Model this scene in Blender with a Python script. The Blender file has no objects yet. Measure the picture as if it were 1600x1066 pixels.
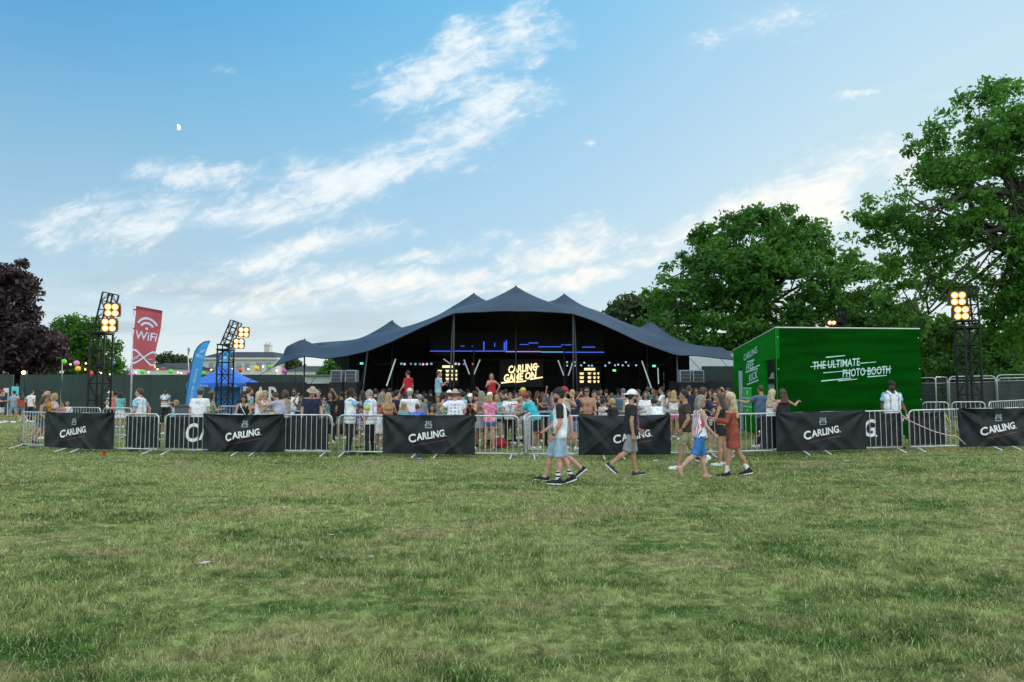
import bpy, math, random
import numpy as np
from mathutils import Vector, Matrix
PI = math.pi
S = bpy.context.scene
C = S.collection
random.seed(7)
RNG = np.random.default_rng(7)

# ---------------------------------------------------------------- camera
FPX = 1067.0                      # focal length in pixels of the 1600 px wide photograph
CAMH = 1.8
PITCH = math.atan2(74.0, FPX)
cam = bpy.data.cameras.new("camera"); cam.lens = 24.0; cam.sensor_width = 36.0
cam.clip_start = 0.05; cam.clip_end = 6000
camo = bpy.data.objects.new("camera", cam); C.objects.link(camo)
camo.location = (0, 0, CAMH); camo.rotation_euler = (PI/2 + PITCH, 0, 0)
S.camera = camo

# ---------------------------------------------------------------- view, exposure
S.view_settings.view_transform = 'Standard'; S.view_settings.look = 'None'
S.view_settings.exposure = 1.48; S.view_settings.gamma = 1.0; S.view_settings.use_curve_mapping = False
S.cycles.max_bounces = 6; S.cycles.transparent_max_bounces = 8
S.cycles.use_denoising = True

# ---------------------------------------------------------------- sun and sky
SUN_AZ, SUN_EL = math.radians(38), math.radians(12)     # to the right of the view, low behind the trees
sl = bpy.data.lights.new("sun", 'SUN'); sl.energy = 1.1; sl.angle = math.radians(20); sl.color = (1.0, 0.86, 0.66)
so = bpy.data.objects.new("sun", sl); C.objects.link(so)
sd = Vector((math.sin(SUN_AZ)*math.cos(SUN_EL), math.cos(SUN_AZ)*math.cos(SUN_EL), math.sin(SUN_EL)))
so.rotation_euler = sd.to_track_quat('Z', 'Y').to_euler(); so.location = (40, 60, 60)

def ray(px, py):
    rx, ry, rz = px-800.0, FPX, 533.0-py
    c, s = math.cos(PITCH), math.sin(PITCH)
    return rx, ry*c - rz*s, ry*s + rz*c
def P(px, py, Y):                 # the point at depth Y seen at that pixel of the photograph
    x, y, z = ray(px, py); t = Y/y
    return Vector((x*t, Y, CAMH + z*t))
def gz(x, y):                     # ground height: the meadow rises slightly to the right
    f = min(1.0, max(0.0, (y-7.0)/9.0)); f = f*f*(3-2*f)
    a = x-4.2; r = 0.5*(a+math.sqrt(a*a+2.0))
    return f*0.02*min(r, 25.0)
def gznp(x, y):
    f = np.clip((y-7.0)/9.0, 0, 1); f = f*f*(3-2*f)
    a = x-4.2; r = 0.5*(a+np.sqrt(a*a+2.0))
    return f*0.02*np.minimum(r, 25.0)
def GX(px, Y, py=640):            # ground point below that pixel column at depth Y
    x, y, z = ray(px, py); X = x*Y/y
    return Vector((X, Y, gz(X, Y)))

class NT:                         # short-hand for node trees
    def __init__(s, t): s.t = t
    def n(s, kind, **kw):
        nd = s.t.nodes.new(kind)
        for k, v in kw.items(): setattr(nd, k, v)
        return nd
    def l(s, a, b): s.t.links.new(a, b)
    def put(s, sock, v):
        if isinstance(v, bpy.types.NodeSocket): s.l(v, sock)
        elif v is not None: sock.default_value = v
    def m(s, op, a, b=None, c=None, clamp=False):
        nd = s.n('ShaderNodeMath', operation=op, use_clamp=clamp)
        for i, v in enumerate((a, b, c)):
            if v is not None: s.put(nd.inputs[i], v)
        return nd.outputs[0]
    def mr(s, v, a, b, c=0.0, d=1.0):
        nd = s.n('ShaderNodeMapRange', interpolation_type='SMOOTHSTEP')
        for i, q in enumerate((v, a, b, c, d)): s.put(nd.inputs[i], q)
        return nd.outputs[0]
    def mix(s, f, a, b, blend='MIX'):
        nd = s.n('ShaderNodeMix', data_type='RGBA', blend_type=blend)
        s.put(nd.inputs[0], f); s.put(nd.inputs[6], a); s.put(nd.inputs[7], b)
        return nd.outputs[2]
    def noise(s, vec, scale, detail=4, rough=.55, dist=0.0):
        nd = s.n('ShaderNodeTexNoise'); s.put(nd.inputs['Vector'], vec)
        nd.inputs['Scale'].default_value = scale; nd.inputs['Detail'].default_value = detail
        nd.inputs['Roughness'].default_value = rough; nd.inputs['Distortion'].default_value = dist
        return nd.outputs[0]
    def xyz(s, a, b, c):
        nd = s.n('ShaderNodeCombineXYZ')
        for i, v in enumerate((a, b, c)): s.put(nd.inputs[i], v)
        return nd.outputs[0]

def build_world():
    w = bpy.data.worlds.new("World"); S.world = w; w.use_nodes = True
    t = w.node_tree; t.nodes.clear(); N = NT(t)
    sky = N.n('ShaderNodeTexSky', sky_type='NISHITA', sun_disc=False)
    sky.sun_elevation = SUN_EL; sky.sun_rotation = SUN_AZ
    sky.altitude = 20; sky.air_density = 1.0; sky.dust_density = 0.35; sky.ozone_density = 2.2
    col = sky.outputs[0]
    hs = N.n('ShaderNodeHueSaturation'); N.l(col, hs.inputs['Color'])
    hs.inputs['Saturation'].default_value = SKY_SAT; hs.inputs['Value'].default_value = 1.0
    col = hs.outputs[0]
    tc = N.n('ShaderNodeTexCoord'); sp = N.n('ShaderNodeSeparateXYZ'); N.l(tc.outputs['Generated'], sp.inputs[0])
    x, y, z = sp.outputs
    # even out the tonal range of the dusk sky, then lay a pale veil near the horizon
    g = N.n('ShaderNodeGamma'); N.l(col, g.inputs[0]); g.inputs[1].default_value = SKY_GAMMA
    col = N.mix(1.0, g.outputs[0], SKY_TINT, 'MULTIPLY')
    col = N.mix(1.0, col, SKY_CAP, 'DARKEN')
    deep = N.mix(N.mr(x, -0.75, 0.1), SKY_W, SKY_MID); deep = N.mix(N.mr(x, -0.1, 0.65), deep, SKY_E)
    col = N.mix(0.78, col, deep)                        # haze-brightened dusk blue, deepest away from the sun
    veil = N.m('POWER', N.m('SUBTRACT', 1.0, N.m('DIVIDE', z, 0.52), clamp=True), 1.25)
    col = N.mix(N.m('MULTIPLY', veil, VEIL), col, VEIL_COL)
    hot = N.mr(x, -0.2, 0.75, 0.0, 1.0)                 # glow above the set sun
    hot = N.m('MULTIPLY', hot, N.mr(z, 0.0, 0.62, 1.0, 0.0))
    hot = N.m('MULTIPLY', hot, N.mr(y, -0.2, 0.5, 0.0, 1.0))
    col = N.mix(N.m('MULTIPLY', hot, 0.55), col, HOT_COL)
    col = N.mix(N.m('MULTIPLY', N.mr(z, 0.0, 0.17, 1.0, 0.0), .55), col, (2.3, 2.28, 2.12, 1))   # creamy band low down
    # clouds in the flat (x/y, z/y) chart of the sky ahead; mirrored behind
    ya = N.m('MAXIMUM', N.m('ABSOLUTE', y), 0.12)
    u, v = N.m('DIVIDE', x, ya), N.m('DIVIDE', z, ya)
    uv = N.xyz(u, v, 0.0)
    wn = N.n('ShaderNodeTexNoise'); N.l(uv, wn.inputs['Vector']); wn.inputs['Scale'].default_value = 9; wn.inputs['Detail'].default_value = 4
    ws = N.n('ShaderNodeSeparateXYZ'); N.l(wn.outputs['Color'], ws.inputs[0])
    uw = N.m('ADD', u, N.m('MULTIPLY', N.m('SUBTRACT', ws.outputs[0], .5), .16))
    vw = N.m('ADD', v, N.m('MULTIPLY', N.m('SUBTRACT', ws.outputs[1], .5), .09))
    total = None
    for (px, py, rx, ry, ang, st) in CLOUDS:
        a, b, c = ray(px, py); cu, cv = a/b, c/b; an = math.radians(ang); ca, sa = math.cos(an), math.sin(an)
        du, dv = N.m('SUBTRACT', uw, cu), N.m('SUBTRACT', vw, cv)
        e1 = N.m('MULTIPLY', N.m('ADD', N.m('MULTIPLY', du, ca), N.m('MULTIPLY', dv, sa)), FPX/rx)
        e2 = N.m('MULTIPLY', N.m('SUBTRACT', N.m('MULTIPLY', dv, ca), N.m('MULTIPLY', du, sa)), FPX/ry)
        r2 = N.m('ADD', N.m('MULTIPLY', e1, e1), N.m('MULTIPLY', e2, e2))
        gsn = N.m('MULTIPLY', N.m('EXPONENT', N.m('MULTIPLY', r2, -0.75)), st)
        total = gsn if total is None else N.m('MAXIMUM', total, gsn)
    ca, sa = math.cos(.3), math.sin(.3)
    a1 = N.m('ADD', N.m('MULTIPLY', u, ca), N.m('MULTIPLY', v, sa)); a2 = N.m('SUBTRACT', N.m('MULTIPLY', v, ca), N.m('MULTIPLY', u, sa))
    st = N.xyz(N.m('MULTIPLY', a1, 9.0), N.m('MULTIPLY', a2, 26.0), 0.0)
    n1 = N.noise(st, 1.0, 6, .62, .6)
    st2 = N.xyz(N.m('MULTIPLY', a1, 34.0), N.m('MULTIPLY', a2, 62.0), 3.0)
    n2 = N.noise(st2, 1.0, 4, .6, .8)
    tex = N.m('ADD', N.m('MULTIPLY', n1, .55), N.m('MULTIPLY', n2, .45))
    cl = N.m('ADD', N.m('MULTIPLY', total, .56), N.m('MULTIPLY', N.m('SUBTRACT', tex, .5), 2.1))
    cl = N.mr(cl, 0.10, 0.74, 0.0, 1.0)
    cl = N.m('MULTIPLY', cl, N.mr(total, 0.04, 0.35, 0.0, 1.0))
    soft = N.m('MULTIPLY', N.mr(total, .12, .95, 0.0, .62), N.mr(n1, .3, .62, .25, 1.0))     # thin milky body of each bank
    cl = N.m('ADD', cl, N.m('MULTIPLY', N.m('SUBTRACT', 1.0, cl), soft))
    up = N.mr(z, 0.02, 0.06, 0.0, 1.0)
    cl = N.m('MULTIPLY', N.m('MULTIPLY', cl, up), 0.86)
    warm = N.mr(N.m('ADD', N.m('MULTIPLY', v, 1.0), N.m('MULTIPLY', u, -0.25)), 0.02, 0.42, 1.0, 0.0)
    ccol = N.mix(warm, CLOUD_HI, CLOUD_LO)
    # soft grey bases low over the horizon
    gn = N.noise(N.xyz(N.m('MULTIPLY', u, 3.2), N.m('MULTIPLY', v, 26.0), 7.0), 1.0, 5, .55, .3)
    gb = N.m('MULTIPLY', N.mr(gn, .46, .64), N.mr(v, 0.02, 0.30, 1.0, 0.0))
    col = N.mix(N.m('MULTIPLY', gb, N.mr(u, -0.7, 0.35, .9, 0.0)), col, GREY_CLOUD)
    col = N.mix(cl, col, ccol)
    # added fill light: unseen bright sky overhead and behind the camera, brightening ground
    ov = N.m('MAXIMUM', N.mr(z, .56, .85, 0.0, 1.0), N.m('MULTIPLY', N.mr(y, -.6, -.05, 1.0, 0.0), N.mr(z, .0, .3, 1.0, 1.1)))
    col = N.mix(N.m('MULTIPLY', ov, N.mr(N.noise(tc.outputs['Generated'], 3.0, 4, .6), .3, .6, .75, 1.0)), col, OVERHEAD_FILL)
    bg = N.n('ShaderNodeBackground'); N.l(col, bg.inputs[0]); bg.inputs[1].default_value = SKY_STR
    out = N.n('ShaderNodeOutputWorld'); N.l(bg.outputs[0], out.inputs[0])
SKY_STR, SKY_SAT, SKY_GAMMA, SKY_TINT, SKY_CAP = 0.15, 1.2, 0.9, (.84, .95, 1.05, 1), (1.3, 1.6, 2.1, 1)
SKY_W, SKY_MID, SKY_E = (.0, .62, 1.42, 1), (.40, 1.22, 2.02, 1), (1.05, 1.74, 2.16, 1)
VEIL, VEIL_COL, HOT_COL = 0.92, (1.62, 2.04, 2.12, 1), (2.2, 2.28, 2.16, 1)
CLOUD_HI, CLOUD_LO, GREY_CLOUD = (2.3, 2.42, 2.44, 1), (2.75, 2.55, 2.28, 1), (1.12, 1.34, 1.52, 1)
OVERHEAD_FILL = (3.55, 3.95, 4.1, 1)
CLOUDS = [(715, 95, 120, 48, 24, 1.0), (800, 60, 70, 45, 60, .8), (760, 180, 95, 34, 18, .95), (560, 270, 150, 40, 17, .95), (300, 268, 100, 24, -8, .75),
          (190, 345, 150, 45, 8, .8), (430, 318, 150, 28, 14, .8), (470, 388, 140, 26, 13, .85), (690, 396, 90, 14, 12, .7),
          (870, 388, 95, 34, 22, .85), (1090, 362, 170, 26, 15, .9), (1260, 305, 150, 42, 22, 1.0), (1400, 260, 110, 30, 20, .8),
          (1205, 30, 100, 34, 10, .42), (868, 40, 26, 30, 60, .5), (934, 222, 12, 8, 0, .55), (1340, 150, 60, 8, 8, .45), (1460, 150, 60, 8, 5, .4),
          (620, 452, 300, 26, 4, .75), (860, 440, 120, 20, 10, .7), (350, 440, 260, 16, 3, .5), (1130, 55, 60, 22, 15, .35), (345, 110, 14, 30, 40, .25)]
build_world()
# ---------------------------------------------------------------- helpers: tags, materials, mesh builder
def tag(o, label=None, cat=None, group=None, kind=None):
    if label: o['label'] = label
    if cat: o['category'] = cat
    if group: o['group'] = group
    if kind: o['kind'] = kind
    return o
def empty(name, loc=(0, 0, 0), rz=0.0):
    o = bpy.data.objects.new(name, None); C.objects.link(o); o.location = loc; o.rotation_euler = (0, 0, rz)
    o.empty_display_size = .2
    return o
def copy_tree(o, parent=None):
    c = o.copy(); C.objects.link(c)
    if parent: c.parent = parent
    for ch in list(o.children): copy_tree(ch, c)
    return c
_mats = {}
def M(name, col=(.5, .5, .5), rough=.6, var=.12, scale=5.0, bump=0.0, metal=0.0, emit=0.0, ecol=None, spec=None, trans=0.0):
    if name in _mats: return _mats[name]
    m = bpy.data.materials.new(name); m.use_nodes = True; t = m.node_tree; t.nodes.clear(); N = NT(t)
    b = N.n('ShaderNodeBsdfPrincipled'); o = N.n('ShaderNodeOutputMaterial'); tc = N.n('ShaderNodeTexCoord')
    nz = N.noise(tc.outputs['Object'], scale, 5, .6)
    c = tuple(col[:3])
    lo = tuple(max(0, q*(1-var)) for q in c)+(1,); hi = tuple(min(1, q*(1+var)) for q in c)+(1,)
    N.l(N.mix(N.mr(nz, .3, .7), lo, hi), b.inputs['Base Color'])
    b.inputs['Roughness'].default_value = rough; b.inputs['Metallic'].default_value = metal
    if spec is not None: b.inputs['Specular IOR Level'].default_value = spec
    if emit:
        b.inputs['Emission Color'].default_value = tuple((ecol or c)[:3])+(1,); b.inputs['Emission Strength'].default_value = emit
    if bump:
        bp = N.n('ShaderNodeBump'); bp.inputs['Strength'].default_value = bump; bp.inputs['Distance'].default_value = .02
        N.l(N.noise(tc.outputs['Object'], scale*2.2, 5, .6, .4), bp.inputs['Height']); N.l(bp.outputs[0], b.inputs['Normal'])
    sh = b.outputs[0]
    if trans:
        tr = N.n('ShaderNodeBsdfTranslucent'); tr.inputs[0].default_value = c+(1,)
        mx = N.n('ShaderNodeMixShader'); mx.inputs[0].default_value = trans; N.l(sh, mx.inputs[1]); N.l(tr.outputs[0], mx.inputs[2]); sh = mx.outputs[0]
    N.l(sh, o.inputs[0]); m.diffuse_color = c+(1,)
    _mats[name] = m
    return m
def srgb(r, g, b):
    return tuple(((q/255)/12.92 if q/255 <= .04045 else ((q/255+.055)/1.055)**2.4) for q in (r, g, b))
def np_mesh(name, V, F, mats, parent=None, smooth=False, midx=None, loc=None):
    me = bpy.data.meshes.new(name)
    V = np.asarray(V, dtype=np.float32).reshape(-1, 3); F = np.asarray(F, dtype=np.int32)
    nf, k = F.shape
    me.vertices.add(len(V)); me.vertices.foreach_set('co', V.ravel())
    me.loops.add(nf*k); me.loops.foreach_set('vertex_index', F.ravel())
    me.polygons.add(nf); me.polygons.foreach_set('loop_start', np.arange(0, nf*k, k, dtype=np.int32))
    if smooth: me.polygons.foreach_set('use_smooth', np.ones(nf, bool))
    for m in (mats if isinstance(mats, (list, tuple)) else [mats]): me.materials.append(m)
    if midx is not None: me.polygons.foreach_set('material_index', np.asarray(midx, np.int32))
    me.update(calc_edges=True); me.validate()
    o = bpy.data.objects.new(name, me); C.objects.link(o)
    if parent: o.parent = parent
    if loc is not None: o.location = loc
    return o
class MB:
    def __init__(s): s.v = []; s.f = []; s.mi = []
    def raw(s, V, F, mi=0):
        b = len(s.v); s.v.extend([tuple(p) for p in V])
        for f in F: s.f.append(tuple(b+i for i in f)); s.mi.append(mi)
        return s
    def box(s, c, d, mi=0, rot=None, origin=None):
        x, y, z = (q/2 for q in d); c = Vector(c)
        pts = [Vector((a*x, b_*y, e*z)) for e in (-1, 1) for b_ in (-1, 1) for a in (-1, 1)]
        if rot is not None: pts = [rot @ p for p in pts]
        return s.raw([p+c for p in pts], [(0, 2, 3, 1), (4, 5, 7, 6), (0, 1, 5, 4), (2, 6, 7, 3), (0, 4, 6, 2), (1, 3, 7, 5)], mi)
    def bbox(s, c, d, r=.02, mi=0):          # box with chamfered vertical and top edges
        x, y, z = (q/2 for q in d); c = Vector(c); V = []
        for (e, i) in ((-z, 0), (z-r, 0), (z, r)):
            for (a, b_) in ((-x+r, -y), (x-r, -y), (x, -y+r), (x, y-r), (x-r, y), (-x+r, y), (-x, y-r), (-x, -y+r)):
                f = 1-i/max(x, y) if i else 1
                V.append((c.x+a*f, c.y+b_*f, c.z+e))
        F = [tuple(reversed(range(8))), tuple(range(16, 24))]
        for k in (0, 8):
            for i in range(8): F.append((k+i, k+(i+1) % 8, k+8+(i+1) % 8, k+8+i))
        return s.raw(V, F, mi)
    def tube(s, pts, r, n=6, mi=0, cap=True):
        pts = [Vector(p) for p in pts]; L = len(pts)
        rs = r if isinstance(r, (list, tuple)) else [r]*L
        V = []; prev = None
        for i, p in enumerate(pts):
            t = (pts[min(i+1, L-1)]-pts[max(i-1, 0)])
            if t.length < 1e-9: t = Vector((0, 0, 1))
            t.normalize()
            if prev is None:
                a = Vector((0, 0, 1)) if abs(t.z) < .9 else Vector((1, 0, 0)); u = t.cross(a).normalized()
            else:
                u = prev - t*prev.dot(t)
                u = u.normalized() if u.length > 1e-6 else t.orthogonal().normalized()
            prev = u; w = t.cross(u)
            for k in range(n):
                an = 2*PI*k/n; V.append(p+(u*math.cos(an)+w*math.sin(an))*rs[i])
        F = []
        for i in range(L-1):
            for k in range(n): F.append((i*n+k, i*n+(k+1) % n, (i+1)*n+(k+1) % n, (i+1)*n+k))
        if cap: F.append(tuple(reversed(range(n)))); F.append(tuple((L-1)*n+k for k in range(n)))
        return s.raw(V, F, mi)
    def bar(s, a, b, r, n=4, mi=0): return s.tube([a, b], r, n, mi)
    def ball(s, c, r, mi=0, nu=10, nv=7):
        c = Vector(c); r = r if isinstance(r, (tuple, list)) else (r, r, r); V = [c+Vector((0, 0, -r[2]))]
        for j in range(1, nv):
            th = -PI/2+PI*j/nv
            for i in range(nu): V.append(c+Vector((r[0]*math.cos(th)*math.cos(2*PI*i/nu), r[1]*math.cos(th)*math.sin(2*PI*i/nu), r[2]*math.sin(th))))
        V.append(c+Vector((0, 0, r[2]))); F = []
        for i in range(nu): F.append((0, 1+(i+1) % nu, 1+i))
        for j in range(nv-2):
            for i in range(nu): a = 1+j*nu; F.append((a+i, a+(i+1) % nu, a+nu+(i+1) % nu, a+nu+i))
        a = 1+(nv-2)*nu
        for i in range(nu): F.append((a+i, a+(i+1) % nu, len(V)-1))
        return s.raw(V, F, mi)
    def lathe(s, c, prof, n=12, mi=0):          # profile of (radius, height)
        c = Vector(c); V = []; F = []
        for (r, h) in prof:
            for k in range(n): V.append(c+Vector((r*math.cos(2*PI*k/n), r*math.sin(2*PI*k/n), h)))
        for j in range(len(prof)-1):
            for k in range(n): F.append((j*n+k, j*n+(k+1) % n, (j+1)*n+(k+1) % n, (j+1)*n+k))
        F.append(tuple(reversed(range(n)))); F.append(tuple((len(prof)-1)*n+k for k in range(n)))
        return s.raw(V, F, mi)
    def build(s, name, mats, parent=None, smooth=False, loc=None):
        me = bpy.data.meshes.new(name); me.from_pydata([tuple(p) for p in s.v], [], s.f)
        for m in (mats if isinstance(mats, (list, tuple)) else [mats]): me.materials.append(m)
        if any(s.mi): me.polygons.foreach_set('material_index', s.mi)
        if smooth: me.polygons.foreach_set('use_smooth', [True]*len(s.f))
        me.update()
        o = bpy.data.objects.new(name, me); C.objects.link(o)
        if parent: o.parent = parent
        if loc is not None: o.location = loc
        return o
def text_geo(body, size=1.0, bold=0.0, shear=0.0, res=2, spacing=1.0):
    cu = bpy.data.curves.new('txt', 'FONT'); cu.body = body; cu.size = size; cu.offset = bold; cu.shear = shear
    cu.resolution_u = res; cu.align_x = 'CENTER'; cu.align_y = 'CENTER'; cu.space_character = spacing; cu.fill_mode = 'FRONT'
    o = bpy.data.objects.new('txt', cu); C.objects.link(o)
    dg = bpy.context.evaluated_depsgraph_get(); me = bpy.data.meshes.new_from_object(o.evaluated_get(dg))
    V = [tuple(v.co) for v in me.vertices]; F = [tuple(p.vertices) for p in me.polygons]
    bpy.data.objects.remove(o); bpy.data.curves.remove(cu); bpy.data.meshes.remove(me)
    return V, F
def fit(V, w=None, h=None):                      # centre and scale flat geometry to a width and / or height
    xs = [v[0] for v in V]; ys = [v[1] for v in V]
    cx, cy = (min(xs)+max(xs))/2, (min(ys)+max(ys))/2; W, H = max(xs)-min(xs), max(ys)-min(ys)
    sx = w/W if w else None; sy = h/H if h else None
    sx = sx or sy; sy = sy or sx
    return [((v[0]-cx)*sx, (v[1]-cy)*sy, 0) for v in V]
def rot2(V, deg, dx=0, dy=0, sh=0.0):
    c, s_ = math.cos(math.radians(deg)), math.sin(math.radians(deg)); out = []
    for v in V:
        x, y = v[0]+sh*v[1], v[1]; out.append((x*c-y*s_+dx, x*s_+y*c+dy, 0))
    return out
def quad2(x0, y0, x1, y1, t0, t1=None):          # a flat stroke from point to point
    t1 = t0 if t1 is None else t1; d = Vector((x1-x0, y1-y0)); n = Vector((-d.y, d.x)).normalized()
    return [(x0-n.x*t0/2, y0-n.y*t0/2, 0), (x1-n.x*t1/2, y1-n.y*t1/2, 0), (x1+n.x*t1/2, y1+n.y*t1/2, 0), (x0+n.x*t0/2, y0+n.y*t0/2, 0)], [(0, 1, 2, 3)]
def stroke2(pts, w):                             # a flat ribbon along a 2-D polyline
    V = []; F = []
    for i, p in enumerate(pts):
        a = Vector(pts[max(i-1, 0)][:2]); b = Vector(pts[min(i+1, len(pts)-1)][:2]); d = (b-a).normalized(); n = Vector((-d.y, d.x))
        V += [(p[0]-n.x*w/2, p[1]-n.y*w/2, 0), (p[0]+n.x*w/2, p[1]+n.y*w/2, 0)]
        if i: F.append((2*i-2, 2*i, 2*i+1, 2*i-1))
    return V, F
def frame(o, ux, uy, uz=None):                   # maps (u, v) of a flat design onto a plane in space
    o, ux, uy = Vector(o), Vector(ux), Vector(uy); n = ux.cross(uy).normalized()
    return lambda V, off=.006: [o+ux*v[0]+uy*v[1]+n*off for v in V]
METAL = M('galvanised_steel', (.55, .57, .60), .42, .18, 9, 0, .55)
BLACKM = M('black_powder_coat', (.009, .010, .012), .55, .3, 4, spec=.3)
BLACKC = M('black_cloth', (.014, .015, .018), .75, .35, 2.5, .3)
# ---------------------------------------------------------------- meadow
def grass_nodes(N, blade=False):
    geo = N.n('ShaderNodeNewGeometry'); sp = N.n('ShaderNodeSeparateXYZ'); N.l(geo.outputs['Position'], sp.inputs[0])
    xy = N.xyz(sp.outputs[0], sp.outputs[1], 0.0)
    xs = N.xyz(N.m('MULTIPLY', sp.outputs[0], .55), sp.outputs[1], 0.0)
    big = N.noise(xs, .42, 4, .6, .7); mid = N.noise(xs, 1.9, 4, .66, .5); tuft = N.noise(xy, 6.5, 3, .6, .5); vast = N.noise(xs, .13, 3, .55, .6); fine = N.noise(xy, 9.0, 4, .7); tiny = N.noise(xy, 60, 2, .6)
    k = N.m('ADD', N.m('ADD', N.m('MULTIPLY', big, .36), N.m('MULTIPLY', mid, .42)), N.m('MULTIPLY', vast, .22))
    k = N.mr(k, .405, .56)                                            # 0 lush, 1 dry
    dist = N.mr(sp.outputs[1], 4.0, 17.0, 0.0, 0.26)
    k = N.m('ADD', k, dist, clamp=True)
    lush = N.mix(N.mr(fine, .3, .7), GR_LUSH0, GR_LUSH1)
    dry = N.mix(N.mr(fine, .32, .68), GR_DRY0, GR_DRY1)
    col = N.mix(k, lush, dry)
    straw = N.mr(N.noise(xs, .8, 3, .6, .4), .50, .66, 0, .7)
    col = N.mix(straw, col, GR_STRAW)
    col = N.mix(N.mr(N.noise(xs, 1.15, 4, .65, .8), .58, .74, 0, .5), col, (.17, .125, .06, 1))   # worn brown patches
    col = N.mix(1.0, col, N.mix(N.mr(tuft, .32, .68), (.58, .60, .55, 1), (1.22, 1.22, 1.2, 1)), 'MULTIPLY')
    return col, tiny, fine
GR_LUSH0, GR_LUSH1 = (.034, .100, .014, 1), (.095, .215, .026, 1)
GR_DRY0, GR_DRY1 = (.225, .305, .088, 1), (.45, .475, .20, 1)
GR_STRAW = (.44, .37, .20, 1)
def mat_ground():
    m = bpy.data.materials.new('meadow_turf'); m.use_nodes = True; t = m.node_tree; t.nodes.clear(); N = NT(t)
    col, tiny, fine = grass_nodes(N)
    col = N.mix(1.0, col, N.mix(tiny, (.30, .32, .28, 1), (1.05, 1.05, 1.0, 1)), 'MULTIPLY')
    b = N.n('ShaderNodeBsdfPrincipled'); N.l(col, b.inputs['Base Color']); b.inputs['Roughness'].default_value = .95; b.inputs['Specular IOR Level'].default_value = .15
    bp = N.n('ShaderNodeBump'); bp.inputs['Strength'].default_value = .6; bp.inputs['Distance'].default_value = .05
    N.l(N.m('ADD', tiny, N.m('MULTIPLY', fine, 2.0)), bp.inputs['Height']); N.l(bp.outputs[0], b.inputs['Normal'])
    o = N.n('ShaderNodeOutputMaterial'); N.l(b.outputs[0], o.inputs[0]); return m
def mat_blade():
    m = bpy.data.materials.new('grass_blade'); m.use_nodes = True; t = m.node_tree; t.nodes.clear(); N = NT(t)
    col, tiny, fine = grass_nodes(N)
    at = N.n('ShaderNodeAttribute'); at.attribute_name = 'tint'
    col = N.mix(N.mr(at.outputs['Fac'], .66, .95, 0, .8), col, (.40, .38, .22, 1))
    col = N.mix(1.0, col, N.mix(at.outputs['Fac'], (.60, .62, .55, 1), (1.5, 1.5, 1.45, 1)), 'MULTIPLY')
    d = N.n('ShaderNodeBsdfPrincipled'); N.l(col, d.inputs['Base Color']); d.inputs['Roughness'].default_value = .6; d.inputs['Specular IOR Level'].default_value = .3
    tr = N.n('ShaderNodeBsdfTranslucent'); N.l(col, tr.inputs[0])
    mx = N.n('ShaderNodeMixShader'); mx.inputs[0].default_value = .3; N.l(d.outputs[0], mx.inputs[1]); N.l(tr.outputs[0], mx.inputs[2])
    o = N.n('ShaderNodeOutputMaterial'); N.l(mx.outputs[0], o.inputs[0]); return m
def build_ground():
    xs = np.unique(np.concatenate([-np.geomspace(30, 1800, 16), np.linspace(-30, 32, 63), np.geomspace(32, 1800, 16)]))
    ys = np.unique(np.concatenate([np.linspace(-40, 2, 8), np.linspace(2, 60, 75), np.geomspace(60, 3200, 18)]))
    X, Y = np.meshgrid(xs, ys); Z = gznp(X, Y) + .012*np.sin(X*1.3+Y*.7)*np.sin(Y*1.1-X*.4)*(Y < 60)
    V = np.stack([X, Y, Z], -1).reshape(-1, 3); nx, ny = len(xs), len(ys)
    i = (np.arange(ny-1)[:, None]*nx+np.arange(nx-1)[None]).ravel()
    F = np.stack([i, i+1, i+1+nx, i+nx], 1)
    tag(np_mesh('grass_field', V, F, mat_ground(), smooth=True), kind='structure')
def vnoise(x, y, seed=0):
    def h(a, b): q = np.sin(a*127.1+b*311.7+seed*17.3)*43758.5453; return q-np.floor(q)
    xi, yi = np.floor(x), np.floor(y); fx, fy = x-xi, y-yi; fx = fx*fx*(3-2*fx); fy = fy*fy*(3-2*fy)
    return (h(xi, yi)*(1-fx)+h(xi+1, yi)*fx)*(1-fy)+(h(xi, yi+1)*(1-fx)+h(xi+1, yi+1)*fx)*fy
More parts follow.
